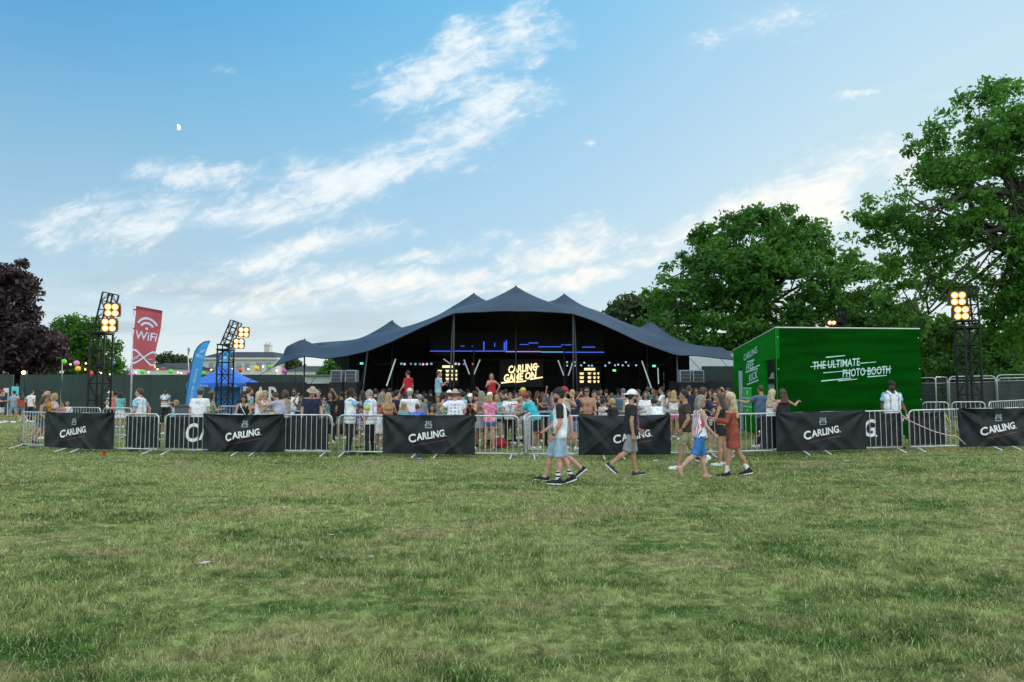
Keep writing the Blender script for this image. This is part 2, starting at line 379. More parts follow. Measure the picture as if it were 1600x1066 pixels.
def build_grass(n=760000):
    u = RNG.random(n); y0, y1 = 3.4, 34.0; e = 1.05                       # density falls with distance
    y = (y0**(1-e)+u*(y1**(1-e)-y0**(1-e)))**(1/(1-e))
    x = (RNG.random(n)*2-1)*(y*.80+3.0)
    clump = vnoise(x*2.2, y*2.2, 1)*.5+vnoise(x*.7, y*.7, 2)*.5+.35*vnoise(x*7, y*7, 4)
    keep = RNG.random(n) < np.clip(clump*1.3-.1, .45, 1); x, y, clump = x[keep], y[keep], clump[keep]; n = len(x)
    hgt = (.016+.033*RNG.random(n)**1.7)*(.55+.9*clump)*(1+.35*(RNG.random(n) > .97))
    w = (.0024+.0018*RNG.random(n))*np.clip(y/5.5, 1, 4.5)
    a = RNG.random(n)*2*PI; b = a+RNG.normal(0, .8, n)+PI/2; lean = hgt*(.25+1.0*RNG.random(n))
    z = gznp(x, y)-.004
    bx, by = np.cos(a)*w, np.sin(a)*w; lx, ly = np.cos(b)*lean, np.sin(b)*lean
    V = np.empty((n, 5, 3), np.float32)
    V[:, 0] = np.stack([x-bx, y-by, z], 1); V[:, 1] = np.stack([x+bx, y+by, z], 1)
    V[:, 2] = np.stack([x+bx*.75+lx*.3, y+by*.75+ly*.3, z+hgt*.62], 1); V[:, 3] = np.stack([x-bx*.75+lx*.3, y-by*.75+ly*.3, z+hgt*.62], 1)
    V[:, 4] = np.stack([x+lx, y+ly, z+hgt*.93], 1)
    me = bpy.data.meshes.new('grass'); base = np.arange(n, dtype=np.int32)*5
    loops = np.stack([base, base+1, base+2, base+3, base+3, base+2, base+4], 1).ravel()
    me.vertices.add(n*5); me.vertices.foreach_set('co', V.ravel()); me.loops.add(n*7); me.loops.foreach_set('vertex_index', loops)
    st = np.stack([np.arange(n)*7, np.arange(n)*7+4], 1).ravel().astype(np.int32)
    me.polygons.add(2*n); me.polygons.foreach_set('loop_start', st)
    at = me.attributes.new('tint', 'FLOAT', 'POINT'); at.data.foreach_set('value', np.repeat(RNG.random(n).astype(np.float32), 5))
    me.materials.append(mat_blade()); me.update(calc_edges=True)
    o = bpy.data.objects.new('grass', me); C.objects.link(o); tag(o, 'short trampled meadow grass, green with dry straw patches', 'grass', kind='stuff')
build_ground(); build_grass()

# ---------------------------------------------------------------- moon: the lit half of a ball far away
def build_moon():
    c = P(277.5, 199, 2400); r = 10; mb = MB(); V = []; F = []
    n, k = 18, 10; rt = Vector((1, 0, 0)); up = Vector((0, 0, 1)); tw = (Vector((0, 0, CAMH))-c).normalized(); rt = (up.cross(tw)).normalized(); up = tw.cross(rt)
    sun = (rt*1.0+tw*.12+up*.18).normalized(); ax = sun.orthogonal().normalized(); ay = sun.cross(ax)
    for j in range(k+1):
        th = PI/2*j/k
        for i in range(n): V.append(c+(sun*math.cos(th)+(ax*math.cos(2*PI*i/n)+ay*math.sin(2*PI*i/n))*math.sin(th))*r)
    for j in range(k):
        for i in range(n): F.append((j*n+i, j*n+(i+1) % n, (j+1)*n+(i+1) % n, (j+1)*n+i))
    m = M('moon_face', (.5, .5, .5), 1, .25, .08, emit=.72, ecol=(.93, .97, 1.0))
    o = mb.raw(V, F).build('moon', m, smooth=True); tag(o, 'half moon, pale white, small in the blue sky', 'moon')
build_moon()
# ---------------------------------------------------------------- trees
def leaf_mat(name, lo, hi, trans=.3):
    m = bpy.data.materials.new(name); m.use_nodes = True; t = m.node_tree; t.nodes.clear(); N = NT(t)
    at = N.n('ShaderNodeAttribute'); at.attribute_name = 'tint'
    geo = N.n('ShaderNodeNewGeometry'); nz = N.noise(geo.outputs['Position'], .35, 4, .6)
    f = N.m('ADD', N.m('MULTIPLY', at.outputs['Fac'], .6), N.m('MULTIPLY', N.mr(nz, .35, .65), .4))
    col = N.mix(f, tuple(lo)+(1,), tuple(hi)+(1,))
    d = N.n('ShaderNodeBsdfPrincipled'); N.l(col, d.inputs['Base Color']); d.inputs['Roughness'].default_value = .5; d.inputs['Specular IOR Level'].default_value = .35
    tr = N.n('ShaderNodeBsdfTranslucent'); N.l(col, tr.inputs[0])
    mx = N.n('ShaderNodeMixShader'); mx.inputs[0].default_value = trans; N.l(d.outputs[0], mx.inputs[1]); N.l(tr.outputs[0], mx.inputs[2])
    o = N.n('ShaderNodeOutputMaterial'); N.l(mx.outputs[0], o.inputs[0]); return m
BARK = M('bark', (.055, .048, .040), .9, .4, 3, .8)
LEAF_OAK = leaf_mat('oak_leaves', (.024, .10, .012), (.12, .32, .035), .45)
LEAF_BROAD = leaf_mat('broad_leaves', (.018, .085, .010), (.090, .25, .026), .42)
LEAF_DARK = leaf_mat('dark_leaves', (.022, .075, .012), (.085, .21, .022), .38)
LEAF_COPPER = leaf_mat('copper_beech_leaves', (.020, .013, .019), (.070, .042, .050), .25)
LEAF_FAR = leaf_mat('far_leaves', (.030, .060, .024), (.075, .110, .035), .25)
def leaves(centers, radii, per, size, tints, name, mat, parent, flat=.75):
    n = len(centers)*per; c = np.repeat(np.asarray(centers), per, 0); r = np.repeat(np.asarray(radii), per)
    d = RNG.normal(0, 1, (n, 3)); d /= np.linalg.norm(d, axis=1)[:, None]
    d *= (RNG.random(n)**.55)[:, None]; d[:, 2] *= flat; p = c+d*r[:, None]
    s = size*(.6+.8*RNG.random(n)); u = RNG.normal(0, 1, (n, 3)); u /= np.linalg.norm(u, axis=1)[:, None]
    w = RNG.normal(0, 1, (n, 3)); w[:, 2] += .9; w -= (w*u).sum(1)[:, None]*u; w /= np.linalg.norm(w, axis=1)[:, None]
    u *= s[:, None]; w = w*(s*.62)[:, None]; nn = np.cross(u, w); nn *= (.25/np.maximum(np.linalg.norm(nn, axis=1), 1e-6)*s)[:, None]
    V = np.empty((n, 4, 3)); V[:, 0] = p-u; V[:, 1] = p-w*.8+nn; V[:, 2] = p+u; V[:, 3] = p+w*.8+nn
    b = np.arange(n)*4; F = np.stack([b, b+1, b+2, b+3], 1)
    o = np_mesh(name, V.reshape(-1, 3), F, mat, parent)
    at = o.data.attributes.new('tint', 'FLOAT', 'POINT')
    tv = np.clip(np.repeat(np.asarray(tints), per)+RNG.normal(0, .22, n), 0, 1).astype(np.float32)
    at.data.foreach_set('value', np.repeat(tv, 4)); return o
def curve(a, b, sag=.12, n=6):
    a, b = Vector(a), Vector(b); L = (b-a).length; k = Vector((random.uniform(-1, 1), random.uniform(-1, 1), random.uniform(.0, 1)))*L*sag
    w = [Vector((random.uniform(-1, 1), random.uniform(-1, 1), random.uniform(-1, 1)))*L*.03 for _ in range(n+1)]
    return [a.lerp(b, i/n)+k*math.sin(PI*i/n)+(w[i] if 0 < i < n else Vector()) for i in range(n+1)]
def make_tree(name, label, base, top, blobs, mat, tr=.4, ncl=260, per=90, lsize=.16, crad=.75, limbs=26, lean=None, group=None, shell=.35, lo=3):
    """blobs: ellipsoids (centre, (rx, ry, rz)) that make the crown; limbs reach out from the trunk to leaf clusters."""
    root = empty(name, base); tag(root, label, 'tree', group); b0 = Vector(base)
    bl = [(Vector(c)-b0, r) for c, r in blobs]; vol = [r[0]*r[1]*r[2] for _, r in bl]; tot = sum(v**.75 for v in vol)
    cs, rs, ts = [], [], []
    for (c, r), v in zip(bl, vol):
        for _ in range(max(4, int(ncl*(v**.75)/tot))):
            d = Vector(RNG.normal(0, 1, 3)); d.normalize(); q = (shell+(1-shell)*random.random())**(.6)
            if d.y > .35 and random.random() < .5: d.y = -d.y           # more clusters on the side that faces the meadow
            k = Vector((d.x*r[0], d.y*r[1], d.z*r[2]))*q
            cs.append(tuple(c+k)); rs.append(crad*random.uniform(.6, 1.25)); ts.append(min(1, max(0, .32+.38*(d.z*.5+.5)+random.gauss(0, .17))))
    leaves(cs, rs, per, lsize, ts, 'crown', mat, root)
    mb = MB(); t = Vector(top)-b0
    tp = curve((0, 0, -.2), t, .03, 7); mb.tube(tp, [tr*(1.35 if i == 0 else 1-.45*i/7) for i in range(8)], 9)
    order = sorted(range(len(cs)), key=lambda i: random.random())[:limbs]
    for i in order:
        e = Vector(cs[i]); s_ = tp[random.randint(4, 7)] if e.z > t.z*.75 else tp[random.randint(lo, 6)]
        pts = curve(s_, e, .13, 6); r0 = tr*random.uniform(.22, .42)
        mb.tube(pts, [r0*(1-.84*k/6) for k in range(7)], 5)
        for _ in range(3):
            a = pts[random.randint(2, 5)]; e2 = min(random.sample(cs, min(14, len(cs))), key=lambda q: (Vector(q)-a).length)
            mb.tube(curve(a, e2, .12, 4), [r0*.36*(1-.75*k/4) for k in range(5)], 4)
    mb.build('trunk', BARK, root, smooth=True); return root
def pb(px, py, Y, rpx, rpy, ry=None):            # crown ellipsoid by its outline in the photograph
    k = Y/FPX; return (P(px, py, Y), (rpx*k, ry or rpx*k, rpy*k))
def build_trees():
    Y = 31
    B = [pb(1560, 215, Y, 115, 85, 3.2), pb(1480, 285, Y-.5, 75, 60, 2.2), pb(1655, 230, Y, 120, 100, 3), pb(1395, 345, Y-.5, 70, 50, 1.6), pb(1350, 350, Y-.4, 32, 30, 1.0), pb(1455, 390, Y, 80, 42, 2.0),
         pb(1395, 430, Y, 46, 42, 1.3), pb(1385, 470, Y, 22, 24, .8), pb(1560, 330, Y+1, 75, 50, 2), pb(1650, 400, Y, 90, 95, 2.5), pb(1575, 455, Y+.5, 66, 42, 1.6), pb(1600, 520, Y+1, 60, 50, 1.6), pb(1530, 150, Y, 30, 24, 1.2),
         pb(1440, 225, Y, 34, 30, 1.2), pb(1535, 515, Y+1.5, 44, 44, 1.2), pb(1470, 440, Y+.5, 60, 40, 1.4), pb(1420, 500, Y+.5, 40, 36, 1.0), pb(1585, 470, Y, 60, 60, 1.6), pb(1500, 350, Y-.8, 90, 40, 1.5), pb(1600, 390, Y-.8, 50, 60, 1.5)]
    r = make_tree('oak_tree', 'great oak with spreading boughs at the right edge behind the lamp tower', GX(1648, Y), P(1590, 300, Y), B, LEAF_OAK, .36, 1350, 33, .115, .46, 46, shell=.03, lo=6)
    mb = MB(); b0 = r.location; A = P(1588, 352, Y)-b0                                  # the long bare bough that sweeps down to the left
    for (p0, p1, w) in (((1590, 360), (1470, 395), .17), ((1500, 385), (1390, 350), .09), ((1530, 375), (1440, 470), .09), ((1480, 400), (1400, 500), .05), ((1530, 410), (1470, 485), .05), ((1590, 380), (1640, 470), .10),
                        ((1590, 340), (1480, 300), .15), ((1590, 320), (1530, 190), .17), ((1590, 320), (1640, 200), .16), ((1450, 440), (1395, 480), .03), ((1470, 430), (1420, 490), .03), ((1560, 440), (1520, 500), .05)):
        a, b = P(*p0, Y)-b0, P(*p1, Y-.6)-b0; mb.tube(curve(a, b, .10, 7), [w*(1-.78*k/7) for k in range(8)], 6)
    mb.build('bough', BARK, r, smooth=True)
    Y = 56
    B = [pb(1175, 385, Y, 88, 55, 5), pb(1130, 430, Y-2, 95, 58, 5), pb(1210, 455, Y-3, 110, 75, 5), pb(1245, 390, Y, 42, 44, 4), pb(1068, 470, Y-1, 62, 40, 4), pb(1085, 520, Y-3, 95, 40, 4), pb(1185, 525, Y-4, 130, 48, 4), pb(1285, 500, Y-3, 66, 55, 4), pb(1290, 425, Y, 34, 30, 3), pb(1105, 368, Y, 24, 20, 3), pb(1190, 348, Y, 46, 18, 4), pb(1180, 575, Y-3, 150, 45, 4), pb(1075, 570, Y-2, 80, 40, 3), pb(1045, 445, Y, 20, 16, 2), pb(1078, 415, Y, 22, 18, 2), pb(1272, 366, Y, 24, 20, 2), pb(1228, 346, Y, 28, 14, 2), pb(1142, 350, Y, 24, 15, 2), pb(1312, 405, Y, 32, 18, 2), pb(1338, 428, Y, 24, 18, 2), pb(1030, 478, Y, 24, 16, 2), pb(1092, 385, Y, 16, 20, 2)]
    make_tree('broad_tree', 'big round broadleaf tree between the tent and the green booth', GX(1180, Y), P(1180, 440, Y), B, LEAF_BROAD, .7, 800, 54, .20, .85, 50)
    Y = 66
    make_tree('broad_tree', 'lower dull green tree rising over the right shoulder of the tent', GX(985, Y), P(985, 510, Y), [pb(990, 500, Y, 40, 40), pb(1025, 490, Y, 34, 30), pb(1000, 540, Y, 55, 40)], LEAF_FAR, .4, 170, 70, .24, 1.1, 14)
    for i, (px, py, rx, ry, Y, lab) in enumerate((
            (1345, 515, 52, 75, 52, 'broadleaf tree above the middle of the green booth roof'),
            (1405, 535, 48, 70, 47, 'bushy tree close behind the right end of the green booth'),
            (1470, 560, 52, 62, 42, 'low leafy tree behind the mesh fence, left of the right lamp tower'),
            (1550, 572, 55, 55, 40, 'low dark tree behind the mesh fence, right of the right lamp tower'),
            (1635, 560, 65, 70, 42, 'dark tree behind the mesh fence under the great oak'))):
        make_tree('wood_tree', lab, GX(px, Y), P(px, py+5, Y), [pb(px, py, Y, rx, ry), pb(px-.4*rx, py+.35*ry, Y-1, rx*.7, ry*.55), pb(px+.45*rx, py+.25*ry, Y-1, rx*.7, ry*.6), pb(px, py+.62*ry, Y-1.6, rx*1.1, ry*.55)], LEAF_DARK, .25, 230, 75, .15, .75, 16, group='trees at the edge of the wood')
    Y = 50
    make_tree('beech_tree', 'dark purple copper beech towering over the left end of the hoarding', GX(22, Y), P(12, 500, Y), [pb(-10, 480, Y, 62, 68), pb(30, 470, Y, 24, 50), pb(30, 535, Y, 62, 42), pb(-60, 520, Y, 70, 80), pb(60, 550, Y, 36, 36), pb(5, 560, Y, 85, 34), pb(25, 420, Y, 18, 16)], LEAF_COPPER, .45, 420, 85, .19, .85, 34)
    Y = 62
    make_tree('broad_tree', 'bright green tree beside the copper beech, behind the first lamp tower', GX(132, Y), P(130, 545, Y), [pb(125, 535, Y, 42, 38), pb(150, 560, Y, 36, 38), pb(100, 560, Y, 36, 38), pb(125, 585, Y, 62, 30)], LEAF_BROAD, .3, 260, 75, .2, .85, 20)
    Y = 100
    for (px, py, rx, ry, lab) in ((262, 562, 14, 9, 'small distant tree over the far roof right of the red flag'), (286, 567, 8, 7, 'tiny distant bush just left of the tall blue flag'), (455, 570, 16, 9, 'small distant tree between the white house and the tent corner'), ):
        make_tree('distant_tree', lab, GX(px, Y+18), P(px, py, Y+18), [pb(px, py, Y+18, rx, ry), pb(px+4, py+8, Y+18, rx, ry)], LEAF_FAR, .2, 40, 60, .3, 1.0, 6, group='far trees over the roofs')
    Y = 60
    make_tree('broad_tree', 'green tree seen under the tent canopy above the left loudspeakers', GX(540, Y), P(540, 585, Y), [pb(538, 578, Y, 26, 18), pb(520, 588, Y, 18, 14), pb(560, 590, Y, 18, 14)], LEAF_BROAD, .25, 90, 70, .2, .7, 10)
build_trees()
# ---------------------------------------------------------------- stretch tent
def rbf(pts, vals, smooth=0.0):
    A = np.asarray(pts, float); n = len(A)
    K = np.linalg.norm(A[:, None]-A[None], axis=2)+np.eye(n)*smooth
    Pm = np.c_[np.ones(n), A]; L = np.zeros((n+3, n+3)); L[:n, :n] = K; L[:n, n:] = Pm; L[n:, :n] = Pm.T
    w = np.linalg.solve(L, np.r_[np.asarray(vals, float), 0, 0, 0])
    def f(q):
        q = np.asarray(q, float); return np.linalg.norm(q[:, None]-A[None], axis=2)@w[:n]+np.c_[np.ones(len(q)), q]@w[n:]
    return f
TENT_MAT = None
def build_tent():
    root = empty('stretch_tent', GX(790, 30)); tag(root, 'huge dark slate stretch tent with peaked roof over the crowd', 'tent'); b0 = root.location
    lip = [(426, 574, 30), (452, 564, 30), (475, 557, 30.2), (510, 561, 30), (540, 557, 30), (575, 549, 29.6), (610, 535, 29.8), (640, 521, 30), (672, 506, 30), (709, 490, 30), (756, 488, 30), (808, 487, 30), (852, 488, 30), (896, 491, 30),
           (928, 502, 30), (960, 516, 30), (1000, 535, 30), (1030, 546, 30), (1058, 556, 30), (1090, 556, 30.3), (1120, 560, 30.4), (1150, 563, 30.4)]
    lp = [P(*q) for q in lip]
    lx = np.array([p.x for p in lp]); lz = np.array([p.z for p in lp]); ly = np.array([p.y for p in lp])
    peaks = [(474, 529, 32.4), (612, 500, 36), (740, 458, 37), (806, 447, 33.2), (882, 459, 37), (1015, 501, 36)]
    mids = [(540, 534, 32.5), (580, 523, 33), (660, 503, 34), (700, 485, 34), (765, 469, 34), (850, 474, 34), (945, 492, 34), (985, 508, 34), (1060, 534, 32.5), (1100, 542, 32.3), (1150, 543, 32.5), (445, 556, 31.5)]
    pts = [(p.x, p.y) for p in lp]; vals = [p.z for p in lp]
    for q in peaks+mids:
        p = P(*q); pts.append((p.x, p.y)); vals.append(p.z)
    for q, dr, rr in zip(peaks, (.42, .48, .7, .75, .7, .48), (.9, .7, 1.1, 1.4, 1.1, .7)):     # sharp nibs over the masts
        p = P(*q)
        for an in (0, 60, 120, 180, 240, 300):
            pts.append((p.x+rr*math.cos(math.radians(an)), p.y+rr*math.sin(math.radians(an)))); vals.append(p.z-dr)
    for px, py, ds in ((500, 534.5, (33.5, 36, 39)), (540, 534, (34, 36, 39)), (575, 527, (35, 38)), (645, 507, (36, 38.5)), (672, 499, (36, 38)), (700, 488, (36, 38)), (720, 476, (36,)), (766, 469, (36.5,)), (857, 469, (36.5,)), (905, 474, (36.5,)), (928, 484, (36, 38)), (950, 493, (36, 38)), (980, 504, (36, 38)), (1040, 523, (36, 38)), (1065, 534, (34, 36, 38)), (1100, 541, (34, 37)), (1140, 543, (34, 37))):
        for d in ds:
            p = P(px, py+1.5, d); pts.append((p.x, p.y)); vals.append(p.z)
    for x in np.linspace(lx[0], lx[-1]+1.5, 9):
        pts.append((x, 45)); vals.append(3.0)
    for x in (-9, -4, 0, 4, 8): pts.append((x, 41)); vals.append(4.6-abs(x)*.1)
    f = rbf(pts, vals)
    nx, ny = 150, 60
    s = np.linspace(lx[0], lx[-1], nx); t = np.linspace(0, 1, ny)**1.25
    yl = np.interp(s, lx, ly)
    X = np.repeat(s[None], ny, 0); Yg = yl[None]+(45-yl[None])*t[:, None]
    X = X*(1+.06*t[:, None])
    # the front lip bows back between its tie points
    Q = np.stack([X.ravel(), Yg.ravel()], 1); Z = f(Q).reshape(ny, nx)
    V = np.stack([X-b0.x, Yg-b0.y, Z-b0.z], -1).reshape(-1, 3)
    i = (np.arange(ny-1)[:, None]*nx+np.arange(nx-1)[None]).ravel(); F = np.stack([i, i+1, i+1+nx, i+nx], 1)
    m = bpy.data.materials.new('stretch_fabric'); m.use_nodes = True; tn = m.node_tree; tn.nodes.clear(); N = NT(tn)
    tc = N.n('ShaderNodeTexCoord'); nz = N.noise(tc.outputs['Object'], .8, 4, .5); nf = N.noise(tc.outputs['Object'], 3.5, 4, .6, .4)
    b = N.n('ShaderNodeBsdfPrincipled'); N.l(N.mix(N.mr(nz, .3, .7), (.009, .024, .052, 1), (.018, .043, .082, 1)), b.inputs['Base Color']); b.inputs['Roughness'].default_value = .5; b.inputs['Specular IOR Level'].default_value = .22
    bp = N.n('ShaderNodeBump'); bp.inputs['Strength'].default_value = .22; bp.inputs['Distance'].default_value = .06; N.l(nf, bp.inputs['Height']); N.l(bp.outputs[0], b.inputs['Normal'])
    geo = N.n('ShaderNodeNewGeometry'); dk = N.n('ShaderNodeBsdfPrincipled'); dk.inputs['Base Color'].default_value = (.018, .020, .024, 1); dk.inputs['Roughness'].default_value = .8
    mx = N.n('ShaderNodeMixShader'); N.l(geo.outputs['Backfacing'], mx.inputs[0]); N.l(b.outputs[0], mx.inputs[1]); N.l(dk.outputs[0], mx.inputs[2])
    o = N.n('ShaderNodeOutputMaterial'); N.l(mx.outputs[0], o.inputs[0])
    np_mesh('canopy', V, F, m, root, smooth=True)
    hem = MB(); k = np.arange(nx); hem.tube([V[j] for j in k[::2]], .022, 5); hem.build('hem_rope', BLACKM, root, smooth=True)
    H = lambda x, y: float(f(np.array([[x, y]]))[0])
    def pole(p0, y0, p1, y1, r=.036):
        a = GX(p0, y0); x = (p1-800)/FPX*y1; mb = MB(); mb.tube([a-b0, Vector((x, y1, H(x, y1)-.03))-b0], r, 8); mb.ball(Vector((x, y1, H(x, y1)-.03))-b0, r*1.5); mb.lathe(a-b0, [(.16, 0), (.16, .015), (.07, .03)], 10); mb.build('pole', M('tent_pole', (.035, .04, .05), .5), root, smooth=True)
    for a in ((475, 32.2, 475, 32.4), (560, 29.9, 574, 29.7), (708, 30.2, 709, 30.1), (701, 31.2, 707, 30.5), (806, 33.2, 806, 33.2), (896, 30.2, 896, 30.1), (904, 31.2, 898, 30.5), (1060, 30.4, 1058, 30.2), (533, 33, 533, 33.2), (740, 37, 740, 37), (882, 37, 882, 37), (612, 36, 612, 36), (1012, 36, 1012, 36)): pole(*a)
    def guy(p, ground):
        MB().tube([Vector(p)-b0, Vector(ground)-b0], .012, 5).build('guy_rope', BLACKM, root)
        MB().tube([Vector(ground)-b0+Vector((0, 0, -.05)), Vector(ground)-b0+Vector((-.04, 0, .22))], .02, 6).build('ground_stake', METAL, root)
    guy(lp[0], GX(268, 31.5)); guy(lp[3], GX(440, 28.8)); guy(lp[5], GX(548, 28.6)); guy(P(1125, 560, 30.4), GX(1215, 30.5)); guy(P(1075, 557, 30.2), GX(1180, 29.5))
    # curtain walls under the roof
    dr = M('drape_cloth', (.012, .012, .014), .85, .35, 1.2, .25)
    def drape(pa, pb_, h0, h1, name='wall_curtain'):
        V, F = [], []; n = 60
        for i in range(n+1):
            q = Vector(pa).lerp(Vector(pb_), i/n); d = (Vector(pb_)-Vector(pa)).normalized(); nn = Vector((-d.y, d.x, 0)); w = .06*math.sin(i*1.9)+.03*math.sin(i*.7)
            top = min(H(q.x, q.y)-.06, h0+(h1-h0)*i/n)
            V += [q+nn*w-b0, Vector((q.x+nn.x*w, q.y+nn.y*w, top))-b0]
            if i: F.append((2*i-2, 2*i, 2*i+1, 2*i-1))
        np_mesh(name, V, F, dr, root, smooth=True)
    drape((-8.6, 43.2, .02), (9.6, 43.2, .02), 9, 9); drape((-8.6, 36, .02), (-8.6, 43.2, .02), 9, 9); drape((9.6, 43.2, .02), (9.6, 37, .02), 9, 9)
    return root, H
TENT, TENT_H = build_tent()

# ---------------------------------------------------------------- what stands and hangs inside the tent
def build_tent_inside():
    led = empty('screen_truss', P(808, 549, 38)); tag(led, 'long black screen hanging under the tent with a glowing blue line', 'screen'); b0 = led.location
    a, b = P(672, 549, 38), P(944, 549, 38); w = b.x-a.x
    mb = MB(); mb.box((0, .15, .55), (w, .25, 1.1)); mb.build('screen_body', BLACKC, led)
    blue = M('blue_light', (.03, .05, .5), .5, .05, 3, emit=.42, ecol=(.06, .12, .75)); viol = M('violet_light', (.2, .15, .5), .5, .05, 3, emit=.45, ecol=(.30, .22, .62)); cy = M('cyan_light', (.05, .3, .5), .5, .05, 3, emit=.42, ecol=(.08, .45, .7))
    mb = MB()
    def seg(x0, x1, py, th, mi):
        p, q = P(x0, py, 37.98), P(x1, py, 37.98); mb.box(((p.x+q.x)/2-b0.x, -.02, p.z-b0.z), (q.x-p.x, .03, th*38/FPX), mi)
    for q in ((672, 790, 548.8, 1.3, 0), (790, 845, 549.6, 1.3, 1), (845, 880, 550.2, 1.3, 2), (880, 944, 550.6, 1.3, 0), (812, 826, 538.5, .9, 0), (826, 841, 536, 1.2, 0), (841, 877, 542, 1.1, 0), (877, 893, 539, 1.2, 0), (910, 930, 542.5, 1.2, 0), (720, 726, 541, .8, 0), (737, 741, 541, .8, 0)): seg(*q)
    for (x, y0, y1, wd) in ((756, 534, 548, 1.6), (773, 536, 542, 1.2), (788, 535, 548, 1.6), (791, 532, 548, 2), (806, 536, 543, 1.2)):
        p, q = P(x, y0, 37.98), P(x, y1, 37.98); mb.box((p.x-b0.x, -.02, (p.z+q.z)/2-b0.z), (wd*38/FPX, .03, p.z-q.z), 0)
    mb.build('light_bar', [blue, viol, cy], led)
    for px in (690, 925): MB().bar(P(px, 520, 38)-b0, P(px, 490, 38.2)-b0, .012, 5).build('hanging_cable', BLACKM, led)
    # small stage lamps on two trusses
    tr = empty('lighting_truss', P(690, 566, 40)); tag(tr, 'black truss of little coloured lamps under the left of the tent', 'truss'); t2 = empty('lighting_truss', P(945, 566, 40)); tag(t2, 'black truss of pale blue lamps under the right of the tent', 'truss')
    for root, x0, x1 in ((tr, 622, 780), (t2, 880, 1000)):
        mb = MB(); b0 = root.location; a, b = P(x0, 564, 40)-b0, P(x1, 564, 40)-b0
        for dz in (0, .28):
            for dy in (0, .28): mb.bar(a+Vector((0, dy, dz)), b+Vector((0, dy, dz)), .025, 5)
        n = 16
        for i in range(n):
            p, q = a.lerp(b, i/n), a.lerp(b, (i+1)/n); mb.bar(p+Vector((0, 0, .28*(i % 2))), q+Vector((0, 0, .28*((i+1) % 2))), .014, 4)
        for p, e in ((a, 0), (b, 1)): mb.bar(p, Vector((p.x, p.y, -b0.z)), .05, 6)
        mb.build('truss_frame', BLACKM, root)
    cols = {'p': (.35, .12, .6), 'g': (.1, .6, .25), 'r': (.8, .18, .22), 'w': (.75, .7, .7), 'c': (.18, .5, .62), 'b': (.42, .72, .9)}
    def lamp(root, px, py, c, r=.075):
        m = M('lamp_'+{'p': 'violet', 'g': 'green', 'r': 'red', 'w': 'white', 'c': 'teal', 'b': 'pale_blue'}[c], cols[c], .4, .05, 3, emit=.3, ecol=cols[c])
        h = MB(); p = P(px, py, 39.8)-root.location; h.lathe(p+Vector((0, .1, 0)), [(r*1.2, -.02), (r*1.3, .1), (r*.8, .24)], 8); o = h.build('lamp_housing', BLACKM, root)
        MB().ball(p, r, 0, 8, 6).build('lens', m, o, smooth=True)
    for px, c in ((642, 'p'), (649, 'g'), (661, 'w'), (667, 'w'), (674, 'c'), (627, 'c'), (632, 'w'), (712, 'w'), (717, 'w'), (725, 'p'), (739, 'r'), (656, 'p')): lamp(tr, px, 569+random.uniform(-.5, .5), c, .07)
    for px, py in ((886, 566), (886, 571.5), (899, 566), (899, 571.5), (908, 571), (913, 567), (920, 571.5), (925, 571.5), (946, 571.5), (952, 567), (961, 571), (966, 570), (978, 566), (982, 571.5), (994, 571), (973, 571)): lamp(t2, px, py, 'b', .055)
    # glowing bar boards
    warm = M('warm_sign_light', (.9, .8, .45), .5, .05, 3, emit=.52, ecol=(1.0, .80, .40)); board = M('menu_board_black', (.012, .012, .012), .5, .2, 4)
    sg = empty('illuminated_sign', P(814, 583, 42.6)); tag(sg, 'black board with glowing slanted letters, middle of the tent back wall', 'sign'); mb = MB()
    k = 42.5/FPX; mb.box((0, .05, 0), (70*k, .08, 44*k)); mb.build('sign_board', board, sg)
    mp = frame((0, 0, 0), (1, 0, 0), (0, 0, 1)); L = MB()
    for body, w, x, y in (('CARLING', 46, 3, 7.5), ('GAME ON', 52, -1, -5.5)):
        V, F = text_geo(body, 1, .035, .22); V = rot2(fit(V, w*k, 12*k), 6, x*k, y*k); L.raw(mp(V, .012), F)
    for x0, y0, x1, y1 in ((-31, -15.5, -5, -12.6), (14, -9.8, 34, -6.6), (20, 9.5, 28, 10.5), (-10, -14.6, 8, -12.4)):
        V, F = quad2(x0*k, y0*k, x1*k, y1*k, 2.1*k); L.raw(mp(V, .01), F)
    L.build('lettering', warm, sg)
    for px, py, lab in ((699, 588, 'glowing beer menu board behind the left tent poles'), (921, 592, 'glowing beer menu board at the right of the tent back wall')):
        r = empty('menu_board', P(px, py, 42.6)); tag(r, lab, 'menu board'); MB().box((0, .05, 2*k), (36*k, .08, 36*k)).build('board_panel', board, r)
        L = MB(); V, F = quad2(-8*k, 15*k, 9*k, 15*k, 3.6*k); L.raw(mp(V, .012), F)
        for row in range(3):
            for c_, (cx, w) in enumerate(((-12, 6.5), (0, 5.5), (8, 4), (14, 3))):
                y = (8-6.2*row)*k
                for dy, ww in ((.9, w), (-1.0, w*random.uniform(.5, .9))):
                    V, F = quad2((cx-ww/2)*k, y+dy*k, (cx+ww/2)*k, y+dy*k, 1.5*k); L.raw(mp(V, .012), F)
        L.build('menu_lettering', warm, r)
    # bar counter and its back panel
    br = empty('bar_counter', GX(810, 41)); tag(br, 'long black bar counter at the back of the tent', 'bar'); MB().box((0, 0, .55), (14, .6, 1.1)).build('counter', BLACKC, br); MB().box((0, 0, 1.13), (14.2, .75, .05)).build('counter_top', M('bar_top', (.09, .085, .08), .4), br)
    # V-shaped neon rods on the posts
    tube = M('tube_light', (.62, .72, .70), .4, .05, 3, emit=.14, ecol=(.62, .78, .76))
